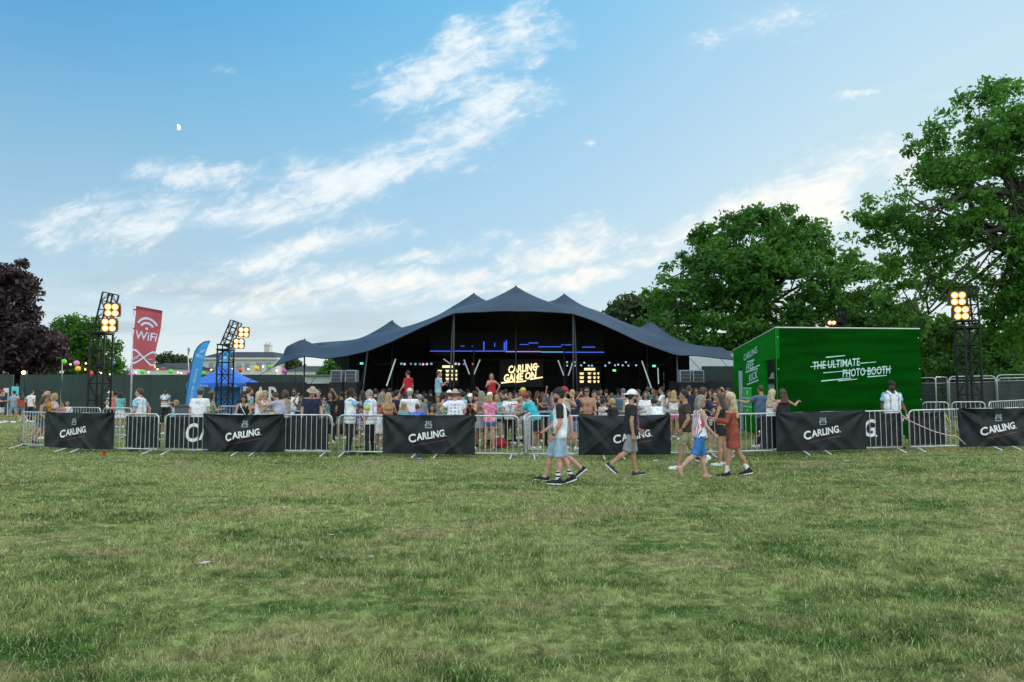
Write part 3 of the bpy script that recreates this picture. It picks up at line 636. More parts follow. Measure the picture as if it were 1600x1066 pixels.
    for (cx, lx, rx, yt, yb, Y, lab) in ((736.5, 725, 750, 562, 585, 37, 'pair of pale light rods in a V beside the left poles'), (884, 872, 896, 563, 587, 37, 'pair of pale light rods in a V beside the right poles')):
        r = empty('light_rods', GX(cx, Y)); tag(r, lab, 'light rods'); b0 = r.location
        MB().tube([(0, 0, 0), P(cx, yb-16, Y)-b0], .05, 6).build('post', BLACKM, r)
        MB().tube([P(lx, yt, Y)-b0, P(cx-3, yb, Y)-b0], .035, 6).build('rod', tube, r); MB().tube([P(rx, yt, Y)-b0, P(cx+4, yb, Y)-b0], .035, 6).build('rod', tube, r)
    for (x0, y0, x1, y1, Y, lab) in ((1003, 564, 1018, 607, 35, 'single long pale rod leaning at the right of the tent'), (618, 561, 604, 603, 33, 'single long pale rod leaning at the left of the tent'), (693, 561, 704, 569, 38, 'short greenish rod beside the left tent poles'), (1028, 575, 1029, 600, 37, 'thin orange-topped rod under the right of the tent')):
        r = empty('light_rod', GX(x1, Y)); tag(r, lab, 'light rod'); b0 = r.location
        MB().tube([P(x0, y0, Y)-b0, P(x1, y1, Y)-b0], .035, 6).build('rod', tube, r); MB().tube([P(x1, y1, Y)-b0, Vector((P(x1, y1, Y).x-b0.x, 0, 0))], .03, 6).build('post', BLACKM, r)
    for (px, py, lab, c) in ((960, 579, 'small green exit light under the right of the tent', (.1, .75, .15)), (565, 568, 'small teal lamp on the pole at the left of the tent', (.1, .6, .5)), (1022, 572, 'small teal lamp under the right of the tent', (.1, .5, .45))):
        r = empty('marker_lamp', P(px, py, 38)); tag(r, lab, 'lamp'); MB().box((0, .06, 0), (.22, .1, .14)).build('lamp_box', BLACKM, r); MB().box((0, 0, 0), (.18, .03, .11)).build('lamp_face', M('glow_'+lab.split()[1], c, .4, .05, 3, emit=.7, ecol=c), r)
        MB().tube([(0, .08, .05), (0, .1, TENT_H(r.location.x, 38.1)-r.location.z)], .01, 4).build('hanging_cable', BLACKM, r)
build_tent_inside()
# ---------------------------------------------------------------- crowd barriers in the front line
BPX = [-60, 33, 118, 251, 388, 522, 664, 813, 957, 1095, 1266, 1411, 1560, 1720]
BD = [21.6, 20.8, 19.6, 18.9, 18.5, 18.3, 17.95, 17.6, 17.65, 17.8, 18.05, 18.2, 18.3, 18.35]
def bline(px): return float(np.interp(px, BPX, BD))
def barrier(A, B, label, group='crowd barriers of the front line', gap=.0, feet=True):
    A, B = Vector(A), Vector(B); L = (B-A).length; d = (B-A)/L; mid = (A+B)/2; r = empty('crowd_barrier', mid); tag(r, label, 'barrier', group)
    n = Vector((d.y, -d.x, 0)).normalized(); up = Vector((0, 0, 1)); a, b = -L/2+.03, L/2-.03
    Q = lambda x, z, o=0.0: d*x+up*z+n*o
    R = .13; fr = []
    for (cx, cz, a0) in ((b-R, 1.09-R, 0), (a+R, 1.09-R, 90)):
        for k in range(5):
            an = math.radians(a0+22.5*k); fr.append(Q(cx+R*math.cos(an), cz+R*math.sin(an)))
    mb = MB(); mb.tube([Q(b, .11)]+fr+[Q(a, .11)], .021, 7); mb.tube([Q(a, .13), Q(b, .13)], .019, 7); mb.build('frame', METAL, r, smooth=True)
    nb = int(round((b-a)/.142)); mb = MB()
    for k in range(1, nb): x = a+(b-a)*k/nb; mb.tube([Q(x, .13), Q(x, 1.08)], .0085, 5, cap=False)
    mb.build('upright_bars', METAL, r, smooth=True)
    if feet:
        for x in (a+.17, b-.17):
            mb = MB(); mb.tube([Q(x, .13), Q(x, .10, .05), Q(x, .02, .40)], .021, 6); mb.tube([Q(x, .13), Q(x, .10, -.05), Q(x, .02, -.40)], .021, 6); mb.build('foot', METAL, r, smooth=True)
    mb = MB()
    for z in (.42, .86): mb.tube([Q(b, z), Q(b+.05, z), Q(b+.05, z-.05)], .012, 5)
    mb.build('coupling_hook', METAL, r); return r
FRONT = [(33, 117, 'left end barrier of the front line, half covered by the leftmost black banner'), (122, 250, 'barrier in front of the steward at the left, beside the leftmost banner'), (258, 386, 'barrier showing the big letters CA, left of the second banner'), (390, 521, 'barrier with bare uprights in front of the man in the straw hat'),
         (528, 662, 'barrier with the two stewards standing behind it'), (672, 812, 'barrier right of the third banner with grass seen through its uprights'), (822, 953, 'barrier behind the man in the white and black tee'), (958, 1092, 'barrier behind the man in the white cap'), (1098, 1263, 'barrier in front of the green booth doorway, behind the walking women'),
         (1273, 1410, 'barrier showing the big letter G, in front of the right steward'), (1418, 1557, 'barrier right of the right steward with the rope tied across it'), (1563, 1700, 'barrier at the right edge behind the rightmost banner')]
for x0, x1, lab in FRONT: barrier(GX(x0, bline(x0)), GX(x1, bline(x1)), lab)
barrier(GX(819, 17.8), GX(829, 19.9), 'barrier turned end-on, running back from the middle of the front line', 'inner barriers')
for x0, d0, x1, d1, lab in ((108, 25.6, 158, 25.1, 'inner barrier at the foot of the left lamp tower, left half'), (160, 25.0, 207, 24.8, 'inner barrier at the foot of the left lamp tower, behind the steward'), (340, 27.5, 374, 27.2, 'inner barrier at the foot of the second lamp tower'),
                           (1440, 24.6, 1484, 24.2, 'inner barrier beside the right end of the green booth'), (1486, 24.2, 1541, 23.8, 'inner barrier at the foot of the right lamp tower'), (1545, 23.7, 1605, 24.9, 'inner barrier at the far right before the mesh fence')):
    barrier(GX(x0, d0), GX(x1, d1), lab, 'inner barriers')

# ---------------------------------------------------------------- banners on the barriers
WHITE = M('banner_white_print', (.80, .80, .82), .6, .05, 3); GREYP = M('banner_grey_print', (.26, .31, .36), .6, .15, 9); REDP = M('banner_red_print', (.17, .05, .045), .6, .1, 5)
BAN = M('banner_pvc', (.0065, .0105, .0145), .5, .3, 2.0, .15, spec=.35)
def crest(s):                                     # small coat of arms: crown, shield and two supporters over a ribbon
    G = []; add = lambda pts, f: G.append(([(x*s, y*s, 0) for x, y in pts], f))
    add([(-.16, .12), (-.16, -.12), (0, -.30), (.16, -.12), (.16, .12)], [(0, 1, 2, 3, 4)])
    add([(-.16, .2), (-.2, .42), (-.08, .30), (0, .46), (.08, .30), (.2, .42), (.16, .2)], [(0, 6, 5, 4, 3, 2, 1)])
    for m in (-1, 1):
        pts = [(m*.24, -.3), (m*.2, .1), (m*.26, .42), (m*.34, .5), (m*.4, .3), (m*.34, .1), (m*.5, -.05), (m*.46, -.32)]
        add(pts, [tuple(range(8)) if m < 0 else tuple(reversed(range(8)))])
    add([(-.52, -.36), (-.4, -.52), (.4, -.52), (.52, -.36), (0, -.42)], [(0, 1, 2, 3, 4)]); return G
def banner(x0, x1, label, seed, cxp=None, sag=1.0, big=None, name='advertising_banner', off=.075, ztop=1.12, zbot=.10, group='black banners on the front barriers', logo=True):
    d0, d1 = bline(x0), bline(x1); A, B = GX(x0, d0), GX(x1, d1); L = (B-A).length; d = (B-A)/L; n = Vector((d.y, -d.x, 0)).normalized(); Hh = ztop-zbot
    r = empty(name, (A+B)/2); tag(r, label, 'banner', group); rg = random.Random(seed); b0 = r.location
    folds = [(rg.uniform(.05, .95), rg.uniform(.3, 1.1)*rg.choice((-1, 1)), rg.uniform(.03, .07), rg.uniform(.3, 1)) for _ in range(9)]
    def W(u, v):                                  # u along 0..1, v up 0..1
        w = 0.0
        for (p, sl_, wd, am) in folds:
            q = (u-p-sl_*(v-.5)*.5)/wd; w += am*math.exp(-q*q)*(.35+.65*abs(v-.45)*1.6)
        cor = 0.0
        for cx_, cv in ((0, 1), (1, 1)):          # swags pulled from the tied corners
            du, dv = abs(u-cx_)*L/Hh, abs(v-cv); an = math.atan2(dv, du+1e-6); rr = math.hypot(du, dv); cor += math.sin(an*9+seed)*math.exp(-rr*1.1)*min(1, rr*4)
        w = .046*sag*w+.046*sag*cor+.02*sag*math.sin(PI*u)*math.sin(PI*v*1.4)
        drop = .035*sag*math.sin(PI*u)*(1-v)*0-.02*sag*math.sin(PI*u)*v
        pu = x0+(x1-x0)*u; return GX(pu, bline(pu))+Vector((0, 0, zbot+Hh*v+drop))+n*(off+w)-b0
    nu, nv = 84, 34; V = [W(i/nu, j/nv) for j in range(nv+1) for i in range(nu+1)]
    F = [(j*(nu+1)+i, j*(nu+1)+i+1, (j+1)*(nu+1)+i+1, (j+1)*(nu+1)+i) for j in range(nv) for i in range(nu)]
    sh = np_mesh('banner_sheet', V, F, BAN, r, smooth=True)
    if logo or big:
        bm_ = {'w': MB(), 'g': MB(), 'r': MB()}
        def lay(key, VV, FF):
            import bmesh
            me = bpy.data.meshes.new('t'); me.from_pydata([tuple(v) for v in VV], [], FF); b = bmesh.new(); b.from_mesh(me); bpy.data.meshes.remove(me)
            bmesh.ops.triangulate(b, faces=b.faces[:])
            xs = [v.co.x for v in b.verts]; ys = [v.co.y for v in b.verts]
            for ax, lo, hi in (((1, 0, 0), min(xs), max(xs)), ((0, 1, 0), min(ys), max(ys))):
                k = lo+.05
                while k < hi: bmesh.ops.bisect_plane(b, geom=b.verts[:]+b.edges[:]+b.faces[:], plane_co=(k*ax[0], k*ax[1], 0), plane_no=ax); k += .05
            b.verts.index_update()
            out = [W(min(1, max(0, v.co.x/L+.5)), min(1, max(0, v.co.y/Hh+.5)))+n*(.011 if key != 'r' else .013) for v in b.verts]; ff = [tuple(v.index for v in f.verts) for f in b.faces]
            bm_[key].raw(out, ff); b.free()
        if logo:
            cx = ((cxp-x0)/(x1-x0)-.5)*L if cxp else 0.0; wl = min(.96, L*.43); an = 9
            Vc, Fc = text_geo('C', 1, .026, .06, 3); Va, Fa = text_geo('ARLING', 1, .028, .06, 3)
            Vc = fit(Vc, None, .225); xa = max(v[0] for v in Vc); Va = fit(Va, wl-xa*2, .19); wa = max(v[0] for v in Va)
            Vc = [(v[0]-wl/2+xa, v[1]+.0, 0) for v in Vc]; Va = [(v[0]+wl/2-wa+.015, v[1]+.012, 0) for v in Va]
            lay('w', rot2(Vc, an, cx, -.04), Fc); lay('w', rot2(Va, an, cx, -.04), Fa)
            dot = [(wl/2+.04+.012*math.cos(t*PI/3), -.07+.012*math.sin(t*PI/3), 0) for t in range(6)]; lay('w', rot2(dot, an, cx, -.04), [tuple(range(6))])
            V_, F_ = quad2(-wl*.42, -.20, wl*.5, -.175, .008, .02); lay('r', rot2(V_, an, cx, -.04), F_)
            for V_, F_ in crest(.20): lay('g', [(v[0]+cx+.05, v[1]+.27, 0) for v in V_], F_)
            V_, F_ = quad2(cx+.0, .25, cx+.1, .25, .035); lay('r', V_, F_)
            if seed == 3:
                V_, F_ = quad2(-L/2+.03, -Hh/2+.05, -L/2+.2, -Hh/2+.05, .03); lay('g', V_, F_)
        if big:
            for ch, px, w, h, dy in big:
                V_, F_ = text_geo(ch, 1, .02, .12, 3); V_ = fit(V_, w, h); lay('w', [(v[0]+((px-x0)/(x1-x0)-.5)*L, v[1]+dy, 0) for v in V_], F_)
        for key, nm, mt in (('w', 'lettering', WHITE), ('g', 'crest_emblem', GREYP), ('r', 'red_underline', REDP)):
            if bm_[key].v: bm_[key].build(nm, mt, r)
    for u in (0.01, .33, .67, .99):               # cable ties
        p = W(u, .99); MB().tube([p+Vector((0, 0, -.05)), p+n*.012, p+n*-.03+Vector((0, 0, .035)), p-n*(off+.06)+Vector((0, 0, .0))], .006, 4).build('cable_tie', BLACKM, r)
    return r
banner(76, 184, 'leftmost black beer banner, creased, on the left end barrier', 1, 120, .8)
banner(320, 447, 'black beer banner with deep swags, right of the letters CA', 3, 383, 1.5)
banner(600, 743, 'black beer banner right of the two stewards, seamed and flat', 4, 668, .8)
banner(903, 1046, 'black beer banner partly hidden by the man in the white cap', 5, 985, .9)
banner(1209, 1349, 'black beer banner in front of the green photo booth', 6, 1279, .6)
banner(1494, 1640, 'rightmost black beer banner, heavily folded, with a rope end over it', 8, 1553, 1.3)
K = dict(name='barrier_cover', off=-.05, ztop=1.02, zbot=.17, group='black covers behind the barrier bars', logo=False, sag=.25)
banner(196, 250, 'plain black cover behind the bars in front of the left steward', 11, **K)
banner(259, 513, 'black cover behind the bars printed with the big letters CA', 12, big=[('C', 300, .37, .52, .0), ('A', 320, .36, .44, .02), ('R', 347, .30, .42, .05), ('L', 366, .24, .42, .07), ('I', 381, .1, .42, .09), ('N', 398, .32, .42, .11), ('G', 421, .33, .42, .13)], **K)
banner(1188, 1409, 'black cover behind the bars printed with the big letter G', 13, big=[('C', 1240, .37, .52, -.03), ('A', 1263, .34, .44, -.02), ('R', 1284, .3, .42, -.01), ('L', 1303, .24, .42, 0), ('I', 1317, .1, .42, 0), ('N', 1334, .31, .42, .01), ('G', 1359.5, .33, .47, .05), ('.', 1369, .05, .05, -.16)], **K)
banner(1419, 1477, 'plain black cover behind the bars right of the right steward', 14, **K)

# ---------------------------------------------------------------- lamp towers
LENS = M('lamp_lens_lit', (1, .8, .5), .3, .05, 3, emit=5.0, ecol=(1.0, .66, .30)); RIM = M('lamp_reflector', (.55, .30, .12), .4, .2, 5, emit=.75, ecol=(1, .36, .07)); HOUS = M('lamp_housing_metal', (.10, .05, .028), .5, .3, 4)  # lamp glow put into the orange housing colour and reflector emission
def truss(mb, A, B, w, n, ux, uy, r=.024):
    A, B, ux, uy = Vector(A), Vector(B), Vector(ux)*w/2, Vector(uy)*w/2; cs = [(-1, -1), (1, -1), (1, 1), (-1, 1)]
    for sx, sy in cs: mb.tube([A+ux*sx+uy*sy, B+ux*sx+uy*sy], r, 6)
    for k in range(n+1):
        p = A.lerp(B, k/n)
        for i in range(4):
            a, b = cs[i], cs[(i+1) % 4]; mb.bar(p+ux*a[0]+uy*a[1], p+ux*b[0]+uy*b[1], r*.6, 4)
            if k < n:
                q = A.lerp(B, (k+1)/n); s, e = (a, b) if (k+i) % 2 else (b, a); mb.bar(p+ux*s[0]+uy*s[1], q+ux*e[0]+uy*e[1], r*.45, 4)
def lamp_head(root, c, face, size=.54, grid=2, rows=2):
    f = Vector(face).normalized(); rt = f.cross(Vector((0, 0, 1))).normalized(); up = rt.cross(f); rot = Matrix((rt, f, up)).transposed()
    mb = MB(); mb.box(c, (size, .16, size*rows/grid), 0, rot)
    for s in (-1, 1): mb.box(Vector(c)+rt*s*(size/2+.02), (.025, .10, size*.7), 0, rot)
    h = mb.build('lamp_head', HOUS, root); s = size/grid
    for i in range(grid):
        for j in range(rows):
            p = Vector(c)+rt*(i-(grid-1)/2)*s*.92+up*(j-(rows-1)/2)*s*.92+f*.085
            m2 = MB(); V = []; F = []
            for (rr, o) in ((s*.44, 0), (s*.44, .02), (s*.21, -.006)):
                for k in range(12): V.append(p+(rt*math.cos(k*PI/6)+up*math.sin(k*PI/6))*rr+f*o)
            for q in (0, 12):
                for k in range(12): F.append((q+k, q+(k+1) % 12, q+12+(k+1) % 12, q+12+k))
            m2.raw(V, F); m2.build('reflector_ring', RIM, h)
            m3 = MB(); V = [p+f*.012]+[p+(rt*math.cos(k*PI/6)+up*math.sin(k*PI/6))*s*.215+f*.004 for k in range(12)]
            m3.raw(V, [(0, 1+k, 1+(k+1) % 12) for k in range(12)]); m3.build('lamp_lens', LENS, h)
def tower(px, Y, ytop, tip0, tip1, lamps, face, label, w=.56, lamp=.54, rows=2):
    base = GX(px, Y); r = empty('lamp_tower', base); tag(r, label, 'lamp tower', 'floodlight towers'); top = P(px, ytop, Y).z-base.z; R_ = lambda q: P(q[0], q[1], Y-(q[2] if len(q) > 2 else 0))-Vector(base)
    mb = MB(); truss(mb, (0, 0, .04), (0, 0, top), w, max(4, int(top/.62)), (1, 0, 0), (0, 1, 0), .042); mb.build('mast', BLACKM, r)
    mb = MB(); mb.box((0, 0, .02), (.9, .9, .04)); mb.build('base_plate', BLACKM, r)
    mb = MB(); mb.box((0, 0, top+.05), (w+.1, w+.1, .07)); mb.box((0, 0, top+.30), (w+.08, w+.08, .06))
    for sx in (-1, 1):
        for sy in (-1, 1): mb.bar((sx*w/2, sy*w/2, top+.05), (sx*w/2, sy*w/2, top+.3), .03)
    mb.build('top_frame', BLACKM, r)
    mb = MB(); a, b = R_(tip0), R_(tip1); ax = (b-a).normalized(); uy = Vector((0, 1, 0)); ux = uy.cross(ax).normalized(); truss(mb, a, b, w*.72, 4, ux, uy, .034); mb.build('leaning_head_truss', BLACKM, r)
    for q in lamps:
        c = R_(q); lamp_head(r, c, face, lamp, 2, rows); m = min((a.lerp(b, t/8) for t in range(9)), key=lambda z: (z-c).length)
        MB().tube([c-Vector(face).normalized()*.05, m], .02, 5).build('lamp_bracket', BLACKM, r)
    return r
tower(154, 27, 522, (160, 512), (173, 459), [(175.5, 484.5, .45), (171, 508, .45)], (.22, -1, -.12), 'black lamp tower with four-lamp heads at the far left')
tower(350, 35, 548, (353, 541), (369, 503), [(380.5, 519, .4), (373, 537, .4)], (.42, -1, -.12), 'black lamp tower leaning its lamps right, beside the blue gazebo', w=.6, lamp=.52)
tower(1517, 26, 514, (1517, 506), (1512, 448), [(1496, 466.5, .5), (1501, 489, .5)], (-.22, -1, -.12), 'black lamp tower at the right under the great oak')
tower(1312, 40, 512, (1313, 507), (1318, 488), [(1299, 504.5, .5)], (-.1, -1, -.05), 'lamp tower hidden behind the green booth, only its lit head showing', w=.5, lamp=.5, rows=1)
# ---------------------------------------------------------------- green photo booth
PALE = M('pale_booth_print', (.50, .76, .70), .6, .08, 4)
def turf_green(name, lo, hi):
    m = bpy.data.materials.new(name); m.use_nodes = True; t = m.node_tree; t.nodes.clear(); N = NT(t)
    tc = N.n('ShaderNodeTexCoord'); sp = N.n('ShaderNodeSeparateXYZ'); N.l(tc.outputs['Object'], sp.inputs[0])
    w = N.n('ShaderNodeTexNoise'); N.l(N.xyz(N.m('MULTIPLY', sp.outputs[0], .35), N.m('MULTIPLY', sp.outputs[1], .35), N.m('MULTIPLY', sp.outputs[2], 2.6)), w.inputs['Vector']); w.inputs['Scale'].default_value = 1.6; w.inputs['Detail'].default_value = 5
    f = N.noise(tc.outputs['Object'], 90, 2, .6); k = N.m('ADD', N.m('MULTIPLY', N.mr(w.outputs[0], .35, .65), .7), N.m('MULTIPLY', f, .3))
    b = N.n('ShaderNodeBsdfPrincipled'); N.l(N.mix(k, lo+(1,), hi+(1,)), b.inputs['Base Color']); b.inputs['Roughness'].default_value = .9; b.inputs['Specular IOR Level'].default_value = .05
    bp = N.n('ShaderNodeBump'); bp.inputs['Strength'].default_value = .5; bp.inputs['Distance'].default_value = .02; N.l(f, bp.inputs['Height']); N.l(bp.outputs[0], b.inputs['Normal'])
    o = N.n('ShaderNodeOutputMaterial'); N.l(b.outputs[0], o.inputs[0]); return m
def build_booth():
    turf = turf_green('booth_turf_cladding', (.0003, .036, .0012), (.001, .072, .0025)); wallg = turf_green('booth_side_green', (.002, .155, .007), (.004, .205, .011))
    Y0, Y1 = 22.0, 29.5
    tl, tr_ = P(1212, 512.5, Y0), P(1437, 514.5, Y0+.25); bl = P(1145.5, 548, Y1); g0 = gz(tl.x, Y0)
    r = empty('photo_booth', (tl.x, Y0, g0)); tag(r, 'large green clad photo booth with an open doorway in its side', 'photo booth'); o = r.location
    gl = lambda p: Vector((p.x-o.x, p.y-o.y, gz(p.x, p.y)-o.z-.03))
    A, Bq, D = tl-o, tr_-o, bl-o; a0, b0, d0 = gl(tl), gl(tr_), gl(bl); E = D+Vector((Bq.x-A.x, .3, .1)); e0 = Vector((E.x, E.y, d0.z))
    th = .10
    def slab(p0, p1, p2, p3, mat, name, t=th):        # a wall panel p0-p1 along the foot, p3-p2 along the head, thickened inwards
        p = [Vector(q) for q in (p0, p1, p2, p3)]; nn = (p[1]-p[0]).cross(p[3]-p[0]).normalized()
        V = p+[q-nn*t for q in p]; return MB().raw(V, [(0, 1, 2, 3), (7, 6, 5, 4), (0, 4, 5, 1), (1, 5, 6, 2), (2, 6, 7, 3), (3, 7, 4, 0)]).build(name, mat, r)
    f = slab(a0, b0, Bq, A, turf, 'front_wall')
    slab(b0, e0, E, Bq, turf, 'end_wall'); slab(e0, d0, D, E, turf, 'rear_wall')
    # the side wall has two openings: param s runs from the front corner (0) to the rear corner (1)
    def SP(s, z): p = A.lerp(D, s); q = a0.lerp(d0, s); return Vector((p.x, p.y, q.z+(z if z is not None else p.z-q.z)))
    def sof(px):                                     # s of a pixel column
        lo, hi = 0.0, 1.0
        for _ in range(40):
            m_ = (lo+hi)/2; p = SP(m_, 2)+o; x = 800+FPX*p.x/(p.y*math.cos(PITCH)+(p.z-CAMH)*math.sin(PITCH))
            if x > px: lo = m_
            else: hi = m_
        return lo
    s1, s2, s3, s4 = sof(1212)+.004, sof(1195), sof(1160), sof(1154)
    hd = P(1204, 561, Y0+.8).z-g0; hd2 = 2.55
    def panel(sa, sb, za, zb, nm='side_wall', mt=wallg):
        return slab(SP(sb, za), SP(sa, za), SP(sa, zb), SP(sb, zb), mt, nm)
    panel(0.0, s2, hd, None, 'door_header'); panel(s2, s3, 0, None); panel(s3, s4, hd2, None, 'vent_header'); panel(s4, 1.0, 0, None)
    post = SP(s1, 0); MB().box((post.x+.05, post.y+.06, hd/2), (.10, .1, hd)).build('door_post', turf, r)
    # grey inside wall with a pale splash, and a lighter door leaf ajar at the far opening
    inn = SP((s1+s2)/2, 0); gry = M('booth_inside_grey', (.40, .46, .58), .8, .12, 2); blk = M('booth_inside_black', (.015, .015, .018), .8, .2, 2)
    MB().box((inn.x+1.5, inn.y+1.3, 1.25), (2.2, .08, 2.4)).build('inside_wall', gry, r)
    MB().box((inn.x+1.5, inn.y+1.25, hd-.35), (2.2, .05, .9)).build('inside_header', blk, r)
    sp_ = MB(); rg = random.Random(4)
    for k in range(14):
        x, z, w, h = inn.x+.55+rg.uniform(0, 1.3), hd-.52+rg.uniform(-.22, .2), rg.uniform(.2, .5), rg.uniform(.03, .09); sp_.raw([(x-w/2, inn.y+1.21-k*.001, z-h), (x+w/2, inn.y+1.21-k*.001, z-h*.4), (x+w*.4, inn.y+1.21-k*.001, z+h), (x-w*.3, inn.y+1.21-k*.001, z+h*.7)], [(0, 1, 2, 3)])
    sp_.build('pale_brush_graphic', M('pale_brush_print', (.5, .56, .68), .7, .1, 3), r)
    MB().box(SP((s3+s4)/2+.004, 1.25)+Vector((.1, 0, 0)), (.1, abs(s3-s4)*7.5*.8, 2.4)).build('door_leaf', M('door_pale_grey', (.40, .46, .56), .6, .08, 2), r)
    # open top with a pale aluminium edge along the walls
    tr2 = M('aluminium_edge', (.62, .66, .64), .4, .08, 4, 0, .3)
    for p, q, nm in ((A, Bq, 'roof_trim'), (D, A, 'roof_trim'), (Bq, E, 'roof_trim')):
        MB().tube([p+Vector((0, 0, .012)), q+Vector((0, 0, .012))], .022, 4).build(nm, tr2, r)
    MB().tube([A+Vector((-.01, -.012, 0)), a0+Vector((-.01, -.012, .02))], .016, 4).build('corner_trim', M('booth_corner_edge', (.015, .16, .02), .6), r)
    for q in (.27, .53, .79):
        a_, c_ = A.lerp(Bq, q), a0.lerp(b0, q); MB().tube([a_+Vector((0, -.002, -.03)), c_+Vector((0, -.002, .03))], .006, 4).build('panel_seam', M('booth_seam', (.0004, .016, .002), .8), r)
    for q in (.012, .988):
        a_, c_ = A.lerp(Bq, q), a0.lerp(b0, q)
        for t in (.08, .36, .64, .92): MB().box(a_.lerp(c_, t)+Vector((0, -.006, 0)), (.03, .012, .03)).build('fixing_screw', METAL, r)
    # front lettering: measured in photograph pixels on the front wall
    k = (Bq.x-A.x)/225.0; ux = (Bq-A).normalized(); mp = frame(A+Vector((0, 0, 0)), ux, (0, 0, 1)); FX = lambda px, py: ((px-1212)*k, -(py-513.3)*k*1.0)
    L = MB()
    for body, x0, x1, ym, h, an in (('THE ULTIMATE', 1268, 1342, 567.0, 11.5, 5.0), ('PHOTO BOOTH', 1313, 1389, 578.5, 12.0, 5.0)):
        V, F = text_geo(body, 1, .012, .22, 2); V = fit(V, (x1-x0)*k, h*k); c = FX((x0+x1)/2, ym); L.raw(mp(rot2(V, an, *c), .012), F)
    for (xa, ya, xb, yb, w) in ((1288, 557.5, 1318.5, 554.5, 1.7), (1341, 566.2, 1366.5, 564, 1.3), (1264, 571.8, 1309, 567.5, 1.3), (1283.5, 581, 1327, 577.2, 1.3), (1345, 577.7, 1390.5, 573.6, 1.2), (1280, 593.4, 1326.5, 588.6, 1.9), (1306, 593, 1336, 590, 1.5), (1352, 586.7, 1382.5, 584.2, 1.6)):
        V, F = quad2(*FX(xa, ya), *FX(xb, yb), w*k, w*k*.6); L.raw(mp(V, .016), F)
    L.build('front_lettering', PALE, r)
    # side lettering on the middle side panel
    dv = (SP(0, 0)-SP(1, 0)); Ls = dv.length; ud = dv/Ls; mps = frame(SP(1, 0), ud, (0, 0, 1)); L = MB()
    sx = lambda px: (1-sof(px))*Ls
    def zpx(px, py): s_ = sof(px); p = SP(s_, 0)+o; return P(px, py, p.y).z-p.z
    for body, xa, xb, py, hp, sh in (('CARLING', 1163.5, 1185, 553, 12, .1), ('FREE', 1167, 1179, 572, 13, .1), ('KICK', 1171, 1184.5, 588, 14, .1)):
        px = (xa+xb)/2; V, F = text_geo(body, 1, .012, sh, 2); w = sx(xb)-sx(xa); h = zpx(px, py-hp/2)-zpx(px, py+hp/2); V = fit(V, w, h*.85); L.raw(mps(rot2(V, 5, (sx(xa)+sx(xb))/2, zpx(px, py)), .012), F)
    for (xa, ya, xb, yb) in ((1169, 566, 1180, 562), (1174, 577, 1188.5, 570.5), (1166, 582, 1185, 576), (1168, 601, 1186, 594)):
        V, F = quad2(sx(xa), zpx(xa, ya)-.0, sx(xb), zpx(xb, yb), .05); L.raw(mps(V, .014), F)
    L.build('side_lettering', PALE, r)
    PG = M('poster_bright_green', (.03, .50, .05), .6, .1, 3)
    MBp = MB(); MBw = MB(); xa, xb = sx(1161), sx(1174.5)
    for i, (y0, y1) in enumerate(((606.5, 622), (623, 635), (636, 648))):
        z1, z0 = zpx(1168, y0), zpx(1168, y1); V = [(xa, z0, 0), (xb, z0, 0), (xb, z1, 0), (xa, z1, 0)]; po = MB().raw(mps(V, .01), [(0, 1, 2, 3)]).build('poster', PG, r)
        w = MB()
        for (x0_, y0_, x1_, y1_) in ((xa, z0, xb, z0), (xa, z1, xb, z1)): V, F = quad2(x0_, y0_, x1_, y1_, .03); w.raw(mps(V, .014), F)
        V, F = quad2((xa+xb)/2-.12, (z0+z1)/2, (xa+xb)/2+.12, (z0+z1)/2+.02, (z1-z0)*.4); w.raw(mps(V, .014), F); w.build('poster_mark', PALE, po)
    return r
build_booth()

